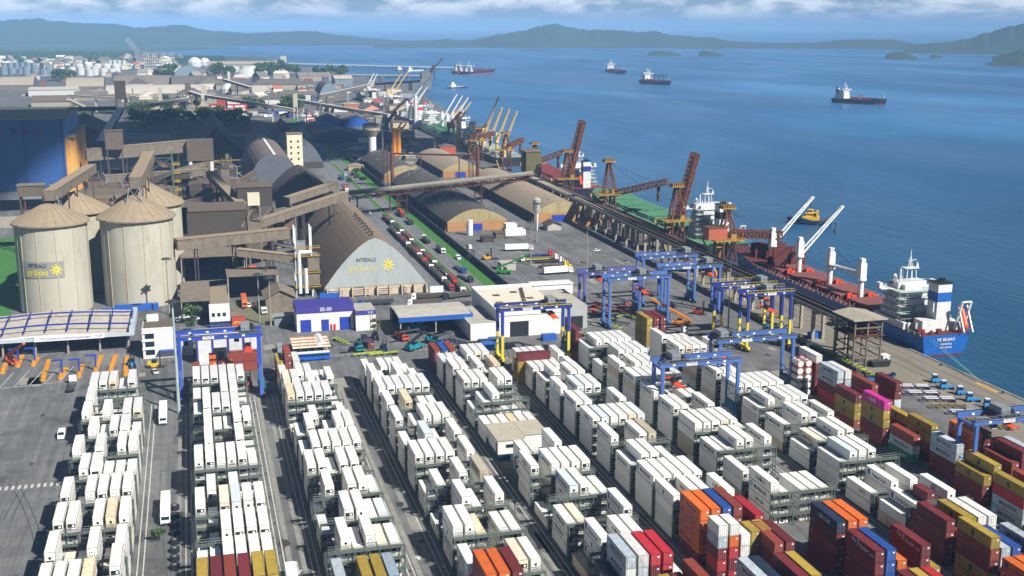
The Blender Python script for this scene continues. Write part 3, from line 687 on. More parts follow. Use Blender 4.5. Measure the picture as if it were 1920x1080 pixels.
rtg(205.2, 233, 262, 7.5, 21, BLUE_L, BLUE_L, 'pale blue gantry at the quay end with cables hanging from its girder', .38, 18.5)
# ---------------------------------------------------------------- rusty ship loaders, gallery on the quay
RUST = mat('5f3826', .8, var=.35, dirt='8f5a30', dscale=.5, damt=.8, key='rust'); RUSTD = mat('4a2a20', .85, var=.35, dirt='7a4426', dscale=.6, damt=.7, key='rustdark'); CONC = mat('9b9484', .9, var=.25, dirt='5a5347', dscale=.3, damt=.6, key='concrete')
SALM = mat('a9583c', .6, dirt='7a3c22', damt=.5, key='salmon'); YRUST = mat('a07a2a', .7, dirt='5a3a1a', damt=.6, key='yellowrust'); BROWN = mat('5f5346', .85, var=.22, dirt='6a5844', dscale=.2, damt=.5, key='dustbrown'); BRD = mat('463e37', .9, var=.2, key='dustdark')
def loader(y, boom, label, house=False, x=264, ph=38, pz=18.5, bz=20, pyl=RUST):
    T = Thing('ship_loader', label, 'ship loader', (x, y, 0), group='rusty ship loaders along the quay')
    mb = MB()
    for sx in (-4, 4):
        for sy in (-7, 7): mb.beam((x+sx, y+sy, 0), (x+sx*.8, y+sy*.7, pz), .9)
        mb.beam((x+sx, y-7, 1), (x+sx, y+7, 1), 1); mb.beam((x+sx, y-6, 8), (x+sx, y+6, 8), .5); mb.beam((x+sx, y-7, 1), (x+sx*.8, y+5, pz), .45); mb.beam((x+sx, y+7, 1), (x+sx*.8, y-5, pz), .45)
    for sy in (-6, 6): mb.beam((x-4, y+sy, 8), (x+4, y+sy, 8), .5); mb.beam((x-4, y+sy, 8), (x+3.4, y+sy*.8, pz), .4)
    T.part('portal', mb, RUSTD)
    mb = MB().box(x-8, y-6, pz, x+8, y+6, pz+.6).box(x-7, y-5, pz-3, x-3, y+4, pz-2.6).box(x+2, y-3, pz+.6, x+5, y+2, pz+3.2).box(x-2, y+2, pz+.6, x+1, y+5, pz+2.4)
    for sy in (-6, 6): mb.beam((x-8, y+sy, pz+1.7), (x+8, y+sy, pz+1.7), .15)
    for k in range(9): mb.beam((x-8+k*2, y-6, pz+.6), (x-8+k*2, y-6, pz+1.7), .14)
    T.part('platform', mb, YRUST)
    mb = MB()
    for sy in (-2.8, 2.8):
        mb.beam((x-3, y+sy, pz), (x, y+sy*.5, ph), .9); mb.beam((x+6, y+sy, pz), (x+.8, y+sy*.5, ph), .8)
        for k in range(5): f = k/5; g = f+.2; mb.beam((x-3+3*f, y+sy*(1-.5*f), pz+(ph-pz)*f), (x+6-5.2*g, y+sy*(1-.5*g), pz+(ph-pz)*g), .35); mb.beam((x-3+3*g, y+sy*(1-.5*g), pz+(ph-pz)*g), (x+6-5.2*g, y+sy*(1-.5*g), pz+(ph-pz)*g), .35)
    T.part('pylon', mb, pyl)
    mb = MB().box(x-3.4, y-3.4, ph, x+4, y+3.4, ph+.6)
    for k in range(6): mb.box(x-3+k*1.25, y-2.8, ph+.6, x-2.5+k*1.25, y+2.8, ph+1.9)
    T.part('pylon_head', mb, YRUST)
    root = Vector((x+3, y, bz)); tip = Vector(boom)
    T.part('boom', MB().truss(root, tip, 3.8, 3.4, 14, .75).beam(root+Vector((0, 0, .6)), tip, 2, .5), RUST)
    T.part('stay_cable', MB().beam((x+.5, y, ph), root.lerp(tip, .8)+Vector((0, 0, 2)), .2).beam((x+.5, y+1, ph), root.lerp(tip, .55)+Vector((0, 0, 2)), .2), DGREY)
    mb = MB().beam((x-6, y-6, 0), (x-10, y+6, pz), .9, .3).beam((x-10, y+6, pz), (x-3, y+6, pz), 1, .3).cyl((x-3, y, pz-1), (x-3, y, 9), 1, .6, 8).cyl((x+6, y+4, pz+1), (x+6, y+4, pz-7), .6, .9, 8)
    T.part('stair_and_chute', mb, YRUST)
    if tip.z < 35:
        p = root.lerp(tip, .84)
        mb = MB().cyl(p, p-Vector((0, 0, 4)), 1.4, .9, 8).cyl(p-Vector((0, 0, 4)), p-Vector((0, 0, 6)), .8, 1.4, 8).cyl(p-Vector((0, 0, 6)), p-Vector((0, 0, 10)), 1.2, .8, 8)
        T.part('loading_chute', mb, RUSTD)
    if house: T.part('machine_house', MB().box(x-11, y-3.5, pz+.8, x-.5, y+3.5, pz+6.8, 0).box(x-11.3, y-3.8, pz+6.8, x-.2, y+3.8, pz+7.2, 1), [SALM, RUST])
    return T
loader(548, (293, 540, 19.5), 'rusty loader with a salmon machine house and level boom by the open red hatches', True, x=265, ph=35)
loader(612, (280.5, 622, 54.5), 'rusty loader with its boom raised high before the white bridge house')
loader(722, (296, 700, 27), 'rusty loader with a level boom and chute hanging over the green deck', x=263, ph=40, bz=17)
loader(805, (277, 815, 58.5), 'rusty loader with raised boom beside the farther white bridge house', x=261)
loader(905, (288, 900, 25.5), 'rusty loader with a low boom behind the olive transfer house', x=266, ph=34, bz=18)
loader(1010, (290, 1025, 24), 'small rusty loader standing before the red-decked ship', ph=33, x=270)
loader(1100, (286, 1120, 22), 'rusty loader farthest along the quay before the grey ship', ph=30, x=266)
def gallery(name, label, cat, pts, w, h, mats, post_every=0, post_mb=None, zb=0, group=None, roof=True, post='pillar', pmat=None, pw=1.2, twin=True):
    T = Thing(name, label, cat, (pts[0][0], pts[0][1], 0), group=group)
    for a, b in zip(pts, pts[1:]):
        a = Vector(a); b = Vector(b); mb = MB().beam(a, b, w, h, 0)
        n = max(1, int((b-a).length/6)); d = (b-a).normalized(); s = d.cross(Vector((0, 0, 1))).normalized()
        for k in range(n+1):
            p = a.lerp(b, k/n)
            for sg in (-1, 1): mb.beam(p+s*sg*(w/2+.03)-Vector((0, 0, h/2)), p+s*sg*(w/2+.03)+Vector((0, 0, h/2)), .25, .12, 1)
        if roof: mb.beam(a+Vector((0, 0, h/2+.1)), b+Vector((0, 0, h/2+.1)), w+.7, .15, 2)
        T.part('gallery', mb, mats)
        if post_every:
            m = max(1, int((b-a).length/post_every))
            for k in range(m):
                p = a.lerp(b, (k+.5)/m)
                if p.z < 4: continue
                q = MB()
                for sg in ((-1, 1) if twin else (0,)): q.beam((p.x+s.x*sg*w*.42, p.y+s.y*sg*w*.42, zb), (p.x+s.x*sg*w*.42, p.y+s.y*sg*w*.42, p.z-h/2), pw, pw)
                if twin: q.beam((p.x-s.x*w*.42, p.y-s.y*w*.42, p.z-h/2-pw), (p.x+s.x*w*.42, p.y+s.y*w*.42, p.z-h/2-pw), pw*.8)
                T.part(post, q, pmat or CONC)
    return T
BEI = mat('766b5c', .88, var=.28, dirt='4f4436', dscale=.3, damt=.65, key='beigegallery')
# long quay gallery (open belt trough on concrete pillars)
T = gallery('conveyor_gallery', 'long open conveyor gallery on concrete pillars running down the quay', 'conveyor', [(246.5, 392, 13.4), (246.5, 628, 13.4), (246.5, 860, 15)], 5.6, 1.6, [CONC, BRD, CONC], 17, roof=False, pw=1.25)
mb = MB()
for y in range(394, 858, 2): mb.box(245.5, y, 14.3, 247.5, y+1.2, 14.6)
mb.box(244.6, 392, 14.2, 245, 860, 15.4).box(248, 392, 14.2, 248.4, 860, 15.4); T.part('belt', mb, BRD)
T2 = gallery('conveyor_gallery', 'second darker conveyor trough running between gallery and rusty loaders', 'conveyor', [(253.5, 640, 12), (253.5, 880, 13)], 4.2, 1.6, [BRD, RUSTD, BRD], 15, roof=False, pw=.8, pmat=RUSTD)
gallery('rail_girder', 'third belt trough nearest the berthed green ship', 'conveyor', [(258.3, 590, 11), (258.3, 890, 12)], 2.6, 1.2, [RUSTD, BRD, BRD], 15, roof=False, pw=.7, pmat=RUSTD)
# tower at the end
T = Thing('transfer_tower', 'open concrete frame tower with flat roof at the near end of the quay gallery', 'tower', (250, 384, 0))
mb = MB()
for x in (238, 243.5, 249.5):
    for y in (378, 391): mb.beam((x, y, 0), (x, y, 18.6), .6)
for z in (4, 8, 12, 15.5):
    for y in (378, 391): mb.beam((238, y, z), (249.5, y, z), .45)
    for x in (238, 243.5, 249.5): mb.beam((x, 378, z), (x, 391, z), .45)
T.part('frame', mb, mat('6b6253', .9, key='oldconc')); T.part('roof', MB().prof([(236.5, 18.6), (251, 18.6), (251, 19), (243.7, 20.2), (236.5, 19)], (0, 376.5, 0), (1, 0, 0), (0, 0, 1), (0, 1, 0), 16), CONC)
T.part('belt_drive', MB().box(241, 380, 12.6, 248.5, 388, 15.6).box(237, 377, 12.1, 250.5, 392, 12.5).cyl((241, 379.6, 14), (248, 379.6, 14), .8, seg=10), RUSTD)
mb = MB()
for k in range(9): mb.beam((249.8, 379+(k % 2)*9, k*1.7), (249.8, 388-(k % 2)*9, (k+1)*1.7), .4, .15)
T.part('stair', mb, STL)
# bridge gallery from the grain sheds over the road
a, b = Vector((100, 781, 17)), Vector((247, 846, 18))
T = Thing('conveyor_bridge', 'long dusty conveyor bridge crossing the road to the quay', 'conveyor bridge', (100, 781, 0))
T.part('deck', MB().beam(a, b, 8.4, .9), BEI); T.part('belt_cover', MB().beam(a+Vector((0, 0, 1)), b+Vector((0, 0, 1)), 2.6, 1.4), mat('8f8a7c', .85, key='greydust'))
T.part('truss', MB().truss(a+Vector((0, 0, -3.6)), b+Vector((0, 0, -3.6)), 7.5, 3.2, 26, .6), RUSTD)
for f in (.02, .22, .27, .5, .68, .85, .97):
    p = a.lerp(b, f); T.part('pillar', MB().beam((p.x-2.6, p.y, 0), (p.x-2.6, p.y, p.z-3), .9).beam((p.x+2.6, p.y, 0), (p.x+2.6, p.y, p.z-3), .9).beam((p.x-2.6, p.y, 8), (p.x+2.6, p.y, 8), .5), RUSTD)
T = Thing('transfer_house', 'olive-brown transfer house on the end of the conveyor bridge', 'transfer house', (248, 855, 0))
T.part('wall', MB().box(243, 848, 13, 255, 862, 34), mat('5f5a35', .85, var=.2, key='olive')); T.part('roof', MB().prof([(242.5, 34), (255.5, 34), (255.5, 34.4), (249, 36), (242.5, 34.4)], (0, 847.5, 0), (1, 0, 0), (0, 0, 1), (0, 1, 0), 15), BEI)
mb = MB()
for x in (244, 254):
    for y in (849, 861): mb.beam((x, y, 0), (x, y, 13), 1)
T.part('leg', mb, RUSTD); T.part('chute', MB().cyl((244, 846, 14), (243, 843, 3), 1.1, seg=8), SALM)
# ---------------------------------------------------------------- ships
def hull_mb(L_, B, fb, castle=2.5, boot=1.0, bow=.16):
    """origin: stern centre on the waterline, bow toward +Y; materials 0 side, 1 boot topping, 2 deck"""
    st = [(0, .43, .34), (.03, .49, .42), (.10, .5, .5), (1-bow*1.6, .5, .5), (1-bow, .47, .42), (1-bow*.5, .33, .22), (1-bow*.15, .13, .05), (1.0, .015, .006)]
    mb = MB(); rows = []
    for f, hd, hw in st:
        zt = fb+(castle if f > 1-bow*1.05 else 0); zz = (-2.5, 0, boot, fb*.55, zt)
        wl = [hw*.9, hw, hw+(hd-hw)*.25, hw+(hd-hw)*.7, hd]
        yy = [L_*(f-(.012 if f > .95 else 0)*(4-q)) + (0 if f else (4-q)*.35) for q in range(5)]
        rows.append([[(-w*B, yy[q], zz[q]) for q, w in enumerate(wl)], [(w*B, yy[q], zz[q]) for q, w in enumerate(wl)]])
    for a, b in zip(rows, rows[1:]):
        for s in (0, 1):
            for q in range(4):
                P4 = [a[s][q], b[s][q], b[s][q+1], a[s][q+1]]
                mb.face(P4 if s else P4[::-1], 1 if q < 2 else 0)
        mb.face([a[0][4], a[1][4], b[1][4], b[0][4]], 2)
    for q in range(4): mb.face([rows[0][0][q], rows[0][1][q], rows[0][1][q+1], rows[0][0][q+1]], 1 if q < 2 else 0)
    return mb
def rail_mb(L_, B, z, y0=1, y1=None, step=4, h=1.1):
    mb = MB(); y1 = y1 or L_*.82; n = int((y1-y0)/step)
    for s in (-1, 1):
        x = s*(B/2-.3); mb.beam((x, y0, z+h), (x, y1, z+h), .1)
        for k in range(n+1): mb.beam((x, y0+k*step, z), (x, y0+k*step, z+h), .12)
    return mb
DKG = mat('a3b5ae', .7, key='deckteal'); OFFW = mat('cfd1cf', .55, var=.12, scale=.4, dirt='8f7a62', dscale=.5, damt=.45, key='shipwhite')
def house(T, B, y0, dep, z0, tiers, wf, win=True, wm=None, bridge=True, name='superstructure'):
    mb = MB(); dk = MB(); z = z0; th = 2.7; rh = random.Random(int(B*10+dep))
    for k in range(tiers):
        w = B*wf*(1-.05*k); a = y0+k*1.1; b = y0+dep-k*.35; mb.box(-w/2, a+2, z, w/2, b, z+th, 0)
        mb.box(-w/2*rh.uniform(.3, .9), a, z, w/2*rh.uniform(.2, .8), a+2, z+th, 0)
        dk.box(-w/2-.8, a-.6, z+th, w/2+.8, b+.3, z+th+.1, 1)
        for s in (-1, 1):
            x = s*(w/2+1.05); dk.beam((x, a-.9, z+th+1.1), (x, b, z+th+1.1), .09, m=0)
            for q in range(int((b-a)/1.8)): dk.beam((x, a-.9+q*1.8, z+th), (x, a-.9+q*1.8, z+th+1.1), .09, m=0)
        dk.beam((-w/2-1, a-.9, z+th+1.1), (w/2+1, a-.9, z+th+1.1), .09, m=0)
        for q in range(int(w/1.8)): dk.beam((-w/2-1+q*1.8, a-.9, z+th), (-w/2-1+q*1.8, a-.9, z+th+1.1), .09, m=0)
        sx = (-1 if k % 2 else 1)*w*.3; dk.beam((sx, a+.4, z), (sx+3, a+.4, z+th), .9, .2, 0)
        for q in range(int(w/3.1)):
            xx = -w/2+1.4+q*3.1
            if rh.random() < .8: mb.box(xx-.28, a+1.95, z+1.2, xx+.28, a+2.02, z+1.8, 1)
            mb.box(xx-.28, b-.02, z+1.2, xx+.28, b+.03, z+1.8, 1)
        for q in range(int(dep/4.5)):
            yy = y0+3.5+k+q*4
            if yy < b-1:
                for s in (-1, 1): mb.box(s*w/2-.03, yy-.25, z+1.2, s*w/2+.03, yy+.25, z+1.8, 1)
        z += th
    h = T.part(name, mb, [OFFW, GLASS], world=False); T.part('deck_gallery', dk, [OFFW, DKG], world=False)
    if bridge:
        y1 = y0+dep; mb = MB().box(-B*.54, y1-5, z, B*.54, y1, z+.3, 0).box(-B*.27, y1-6.5, z+.3, B*.27, y1, z+3, 0).box(-B*.27-.03, y1-3, z+1.5, B*.27+.03, y1+.04, z+2.4, 1).box(-B*.2, y1-9, z+.1, B*.12, y1-6.5, z+2.2, 0)
        for s in (-1, 1):
            mb.box(s*B*.54-(1.6 if s > 0 else 0), y1-3.4, z+.3, s*B*.54+(1.6 if s < 0 else 0), y1-.6, z+2.5, 0).box(min(s*B*.54, s*B*.27), y1-.4, z+.3, max(s*B*.54, s*B*.27), y1-.2, z+1.4, 0)
            mb.beam((s*B*.5, y1-2, z), (s*B*.36, y1-2, z-3.4), .5, m=0)
        T.part('bridge', mb, [OFFW, GLASS], world=False)
        zt = z+3; yc = y1-4
        mb = MB()
        for sx in (-2.4, 0, 2.4):
            for sy in (-1.6, 1.6): mb.beam((sx, yc+sy, zt), (sx*.8, yc+sy*.8, zt+5.4), .28)
        mb.box(-3.2, yc-2, zt+5.4, 3.2, yc+2, zt+5.7).cyl((0, yc, zt+5.7), (0, yc, zt+13), .4, .14, 6).beam((-1.2, yc, zt+5.7), (0, yc, zt+11), .16).beam((1.2, yc, zt+5.7), (0, yc, zt+11), .16).beam((-1, yc, zt+8.5), (3.2, yc+.5, zt+8.7), .22).cyl((3.4, yc, zt+5.7), (3.4, yc, zt+8), .7, .1, 6)
        mb.ball((-7, yc, zt+2.6), .8, seg=8).cyl((-7, yc, zt), (-7, yc, zt+1.9), .2, seg=5).cyl((-5, yc-1, zt), (-5, yc-1, zt+5.5), .4, seg=6).cyl((-5.6, yc+1, zt), (-5.6, yc+1, zt+2.2), .5, .3, 6)
        for k in range(10): mb.beam((-B*.27+k*B*.06, y1-6.4, zt), (-B*.27+k*B*.06, y1-6.4, zt+1), .09)
        mb.beam((-B*.27, y1-6.4, zt+1), (B*.27, y1-6.4, zt+1), .09)
        T.part('mast', mb, WHT, world=False)
    return z
def deckcrane(T, x, y, z, jib, jl=26, m=None, ph=9, jh=15, cab=True):
    m = m or WHT
    p = T.part('deck_crane', MB().cyl((x, y, z), (x, y, z+ph), 1.3, seg=10).cyl((x, y, z+ph), (x, y, z+ph+.8), 2.4, 2.4, 10).box(x-1.5, y-1.6, z+ph+.8, x+1.5, y+1.6, z+ph+8).box(x-1, y-1.2, z+ph+8, x+1, y+1.2, z+ph+10).box(x-1.2, y+1.6, z+ph+2, x+1.2, y+3, z+ph+4.4), m, world=False)
    d = Vector(jib).normalized(); a = Vector((x, y, z+ph+2))+Vector((d.x, d.y, 0))*1.5; b = a+d*jl
    s = d.cross(Vector((0, 0, 1))); s = s.normalized() if s.length > .05 else Vector((1, 0, 0))
    mb = MB()
    for sg in (-1, 1): mb.beam(a+s*sg*1.3, b+s*sg*.5, .55, .7)
    for k in range(9): mb.beam(a.lerp(b, k/8)+s*(1.3-.8*k/8), a.lerp(b, k/8)-s*(1.3-.8*k/8), .3)
    T.part('jib', mb, m, parent=p, world=False)
    T.part('jib_wire', MB().beam((x, y, z+ph+10), b, .12).beam((x+.5, y, z+ph+10), b, .12), DGREY, parent=p, world=False)
def hatches(T, B, z, ys, ln, m, cm, h=1.6):
    for y in ys:
        T.part('hatch_coaming', MB().box(-B*.36, y, z, B*.36, y+ln, z+h), cm, world=False)
        mb = MB().box(-B*.37, y-.3, z+h, B*.37, y+ln/2-.1, z+h+.7).box(-B*.37, y+ln/2+.1, z+h, B*.37, y+ln+.3, z+h+.7)
        for k in range(1, 4): mb.box(-B*.37, y+k*ln/4-.12, z+h+.7, B*.37, y+k*ln/4+.12, z+h+.8)
        for s in (-1, 1):
            for k in range(6): mb.box(s*B*.40-.5, y+k*ln/6, z, s*B*.40+.5, y+k*ln/6+.9, z+h*.9)
        T.part('hatch_cover', mb, m, world=False)
def funnel(T, y, z, h, w=4.5, d=5, band=None, x=0, base=None, top=None):
    mb = MB().box(x-w/2, y, z, x+w/2, y+d, z+h*.62, 0).box(x-w/2-.03, y-.03, z+h*.62, x+w/2+.03, y+d+.03, z+h*.82, 1).box(x-w/2, y, z+h*.82, x+w/2, y+d, z+h, 0)
    mb.box(x-w/2-.3, y-.3, z+h, x+w/2+.3, y+d+.3, z+h+.4, 2)
    for k in (-1, 0, 1): mb.cyl((x+k*1.2, y+d/2, z+h+.4), (x+k*1.2, y+d/2-.5, z+h+2), .35, seg=6, m=2)
    T.part('funnel', mb, [base or OFFW, band or BLUE_D, top or DARK], world=False)
REDD = mat('7d4844', .8, var=.18, scale=.2, dirt='4f2621', dscale=.2, damt=.6, key='reddeck'); REDB = mat('5a231c', .75, var=.3, scale=.8, dirt='2f1410', dscale=.8, damt=.6, key='redbox'); HBLUE = mat('0f5ba8', .4, key='hullblue', dirt='0b3f78', damt=.3); BOOT = mat('7a3a34', .7, key='boot')
GRN = mat('48835c', .7, var=.3, scale=.3, dirt='3a3a2c', dscale=.25, damt=.8, key='shipgreen'); GRND = mat('28503a', .8, var=.4, dirt='3a2a20', dscale=.5, damt=.8, key='shipgreendark'); NAVY = mat('171d33', .5, key='hullnavy'); RDD = mat('7a2d2d', .6, key='deckred')
# nearest berth: blue hull, red deck
T = Thing('bulk_carrier', 'bulk carrier with bright blue hull, red hatches and white cranes at the nearest berth', 'cargo ship', (288.3, 391.5, -3))
T.part('hull', hull_mb(188, 25, 9.2, 2.8, .9), [HBLUE, BOOT, REDB], world=False)
mb = MB().text('MS BILBAO', (-4.3, -.28, 6.7), (1, 0, 0), (0, 0, 1), 1.3, 0, 8.2).text('MONROVIA', (-2.6, -.26, 5.0), (1, 0, 0), (0, 0, 1), .85, 0, 5.2).text('IMO 9580572', (-2.7, -.24, 3.6), (1, 0, 0), (0, 0, 1), .8, 0, 5.4)
T.part('stern_lettering', mb, TXT_W, world=False)
hatches(T, 25, 9.2, (38, 66, 94, 122), 21, REDD, REDB)
house(T, 25, 15, 17, 9.2, 5, .86)
mb = MB().box(-12, 12, 9.2, 12, 34, 12)
T.part('poop_house', mb, WHT, world=False)
funnel(T, 6, 9.2, 19.5, 6.4, 6.5, mat('1a5aa8', .5, key='funnelblue'), x=2)
T.part('winch_house', MB().box(-8, 5, 9.2, -1.5, 11, 14).box(-10.5, 11, 9.2, -6, 15, 12).box(5.5, 6, 9.2, 10.5, 12, 12.4).cyl((-9.5, 7, 9.2), (-9.5, 7, 13), .5, seg=6), OFFW, world=False)
T.part('funnel_ladder', MB().box(-2.4, 6.85, 17, 2.4, 6.9, 21), mat('b8c0c4', key='vent'), world=False)
for y in (64, 91, 120.5, 149): deckcrane(T, 0, y, 9.2, {64: (0, .95, .0), 91: (0, -.98, .05), 120.5: (.74, .26, .56), 149: (.70, .26, .56)}[y], 36 if y > 92 else 24)
T.part('railing', rail_mb(188, 25, 9.2, 0, 165), WHT, world=False)
p = T.part('lifeboat_davit', MB().beam((7, 5, 9.2), (7, 1, 22), .7).beam((11, 5, 9.2), (11, 1, 22), .7).beam((7, 1, 22), (11, 1, 22), .6).beam((7, -1.5, 10), (7, 3.5, 20), .5).beam((11, -1.5, 10), (11, 3.5, 20), .5), WHT, world=False)
T.part('lifeboat', MB().cyl((9, 1.2, 12.2), (9, 4.5, 18.8), 1.35, 1.15, 10).ball((9, .9, 11.8), 1.35, seg=8).ball((9, 4.7, 19), 1.1, seg=8), mat('e24a1d', .4, key='lifeboat'), parent=p, world=False)
for (x, y, w, l, h) in ((-7, 134, 8, 9, 9), (3, 134, 8, 9, 9), (-7, 154, 8, 8, 8), (3, 154, 8, 8, 8)): T.part('raised_hatch_cover', MB().box(x, y, 10.8, x+w, y+.9, 10.8+h).box(x, y+l*.6, 10.8, x+w, y+l*.6+.8, 10.8+h), REDB, world=False)
mb = MB()
for y in (60, 64, 88, 92, 116, 120): mb.box(-6.5, y, 9.2, -4.2, y+1.2, 12.4).box(4.2, y, 9.2, 6.5, y+1.2, 12)
T.part('deck_winch', mb, mat('d9441f', .5, key='winch'), world=False)
mb = MB()
for k in range(6): mb.cyl((-10+k*.9*2, 2+(k % 2)*1.5, 9.2), (-10+k*1.8, 2+(k % 2)*1.5, 10.4), .5, seg=6)
mb.box(-11, 3, 9.2, -8, 5.5, 11).box(-3, 1.5, 9.2, -1.2, 3, 11.2); T.part('mooring_gear', mb, mat('6a2420', .6, key='mooring'), world=False)
# green-decked ship
T = Thing('bulk_carrier', 'bulk carrier with green deck and hatches, white bridge house beside the raised rusty boom', 'cargo ship', (291, 598, -3))
T.part('hull', hull_mb(225, 30, 9, 2.5, 1), [mat('22282c', .5, key='hullblack'), BOOT, GRN], world=False)
house(T, 30, 18, 16, 9, 6, .7); funnel(T, 8, 9, 21, 6, 7, mat('11161c', key='blk'), x=1)
hatches(T, 30, 9, (45, 70, 95, 120, 145, 170), 19, GRN, GRND)
T.part('railing', rail_mb(225, 30, 9, 0, 180), WHT, world=False)
T.part('deck_pipe', MB().beam((-12, 45, 10), (-12, 190, 10), .6).beam((12, 45, 10), (12, 190, 10), .6), GRND, world=False)
p = T.part('lifeboat_davit', MB().beam((8, 5, 9), (8, 1, 19), .6).beam((11, 5, 9), (11, 1, 19), .6).beam((8, 1, 19), (11, 1, 19), .5), WHT, world=False)
T.part('lifeboat', MB().cyl((9.5, 1.2, 11), (9.5, 4.5, 17), 1.3, 1.1, 8), mat('e24a1d', .4, key='lifeboat'), parent=p, world=False)
# further ships at the quay
T = Thing('bulk_carrier', 'ship with blue funnel band and orange lifeboat, moored behind the green-decked one', 'cargo ship', (290, 838, -3))
T.part('hull', hull_mb(170, 27, 9, 2.5, 1), [NAVY, BOOT, RDD], world=False)
house(T, 27, 14, 15, 9, 5, .8); funnel(T, 5, 9, 20, 6, 6, BLUE_D); hatches(T, 27, 9, (36, 62, 88, 114), 20, RDD, REDB)
T.part('lifeboat', MB().cyl((-6, 1, 12), (-6, 4.5, 18), 1.4, 1.2, 8), mat('e24a1d', .4, key='lifeboat'), world=False)
T.part('railing', rail_mb(170, 27, 9), WHT, world=False)
YCR = mat('d8b25a', .5, key='cranecream')
T = Thing('bulk_carrier', 'grey ship with four raised cream-yellow cranes and a broad white bridge house', 'cargo ship', (289, 1060, -3))
T.part('hull', hull_mb(190, 29, 9, 2.5, 1), [mat('23262b', .5, key='hullchar'), BOOT, mat('8f9690', .7, key='deckgrey')], world=False)
hatches(T, 29, 9, (18, 46, 74, 102), 18, mat('9aa39c', .7, key='hatchgrey'), mat('777f7a', key='coamgrey'))
for i, y in enumerate((14, 42, 69, 96)): deckcrane(T, -3, y, 9, (.42, .25, .87), 34 if i < 3 else 44, YCR, 10)
house(T, 29, 135, 18, 9, 5, .9); funnel(T, 156, 9, 20, 6, 6, BLUE_D)
T = Thing('bulk_carrier', 'ship with green hatch covers and white-grey cranes beyond the cream-craned one', 'cargo ship', (290, 1290, -3))
T.part('hull', hull_mb(190, 29, 9, 2.5, 1), [mat('8a9092', .5, key='hullgrey'), BOOT, GRND], world=False)
hatches(T, 29, 9, (20, 50, 80, 110), 22, GRN, GRND); house(T, 29, 145, 16, 9, 5, .85); funnel(T, 163, 9, 18, 6, 6, mat('c23a3a', key='fred'))
for y in (45, 75, 105): deckcrane(T, 4, y, 9, (.55, .2, .8), 34, WHT, 10)
T = Thing('bulk_carrier', 'white-decked ship with red-topped masts at the far end of the quay', 'cargo ship', (292, 1520, -3))
T.part('hull', hull_mb(180, 28, 9, 2.5, 1), [BLUE_D, BOOT, WHT], world=False)
hatches(T, 28, 9, (50, 85, 120), 24, WHT, WHT); house(T, 28, 10, 20, 9, 6, .95); funnel(T, 4, 9, 20, 6, 5, mat('c23a3a', key='fred'))
for y in (45, 80): deckcrane(T, -4, y, 9, (.6, .2, .76), 36, WHT, 10)
T.part('cover', MB().cyl((-8, 18, 29), (-8, 18, 31), 4, 3, 10).cyl((8, 18, 29), (8, 18, 31), 4, 3, 10), mat('c23a3a', key='fred'), world=False)
T = Thing('bulk_carrier', 'farthest berthed ship with a single cream boom raised over the bay', 'cargo ship', (300, 1760, -3))
T.part('hull', hull_mb(180, 28, 10, 2.5, 1), [mat('e0dcd4', key='hullcream'), BOOT, mat('a5564a', key='dk')], world=False)
house(T, 28, 12, 20, 10, 5, .95); funnel(T, 4, 10, 18, 6, 5, mat('6a2f2f', key='fmar'))
deckcrane(T, 4, 60, 10, (.55, .2, .75), 50, YCR, 12); deckcrane(T, 4, 100, 10, (.55, .2, .75), 40, YCR, 12)
# tug
T = Thing('tugboat', 'small dark-hulled tug with yellow wheelhouse alone in open water', 'tugboat', (412, 690, -3), R(58))
T.part('hull', hull_mb(30, 11, 2.8, 1.4, .5, bow=.35), [mat('123a6e', .5, key='tughull'), DARK, mat('3a3f46', key='tugdeck')], world=False)
mb = MB().box(-3.2, 9, 2.6, 3.2, 20, 5.2, 0).box(-2.5, 11, 5.2, 2.5, 18, 7.6, 0).box(-2.55, 11.2, 6, 2.55, 18.1, 6.9, 1)
T.part('wheelhouse', mb, [mat('e8b81a', .5, key='tugyellow'), GLASS], world=False)
T.part('upper_bridge', MB().box(-1.6, 13, 7.6, 1.6, 16.4, 9.8, 0).box(-1.65, 13.4, 8.3, 1.65, 16.5, 9.2, 1), [mat('e8b81a', .5, key='tugyellow'), GLASS], world=False)
T.part('mast', MB().cyl((0, 15, 10.6), (0, 15, 18), .3, .12, 6).beam((-2, 15, 14), (2, 15, 14), .2), DARK, world=False)
T.part('funnel', MB().box(-3.4, 9.5, 5.6, -2, 11, 9).box(2, 9.5, 5.6, 3.4, 11, 9), mat('e8b81a', .5, key='tugyellow'), world=False)
mb = MB()
for k in range(14):
    for s in (-1, 1): mb.cyl((s*6.05, 3+k*1.6, 1.4), (s*6.4, 3+k*1.6, 1.4), .6, seg=8)
T.part('fender', mb, RUB, world=False)
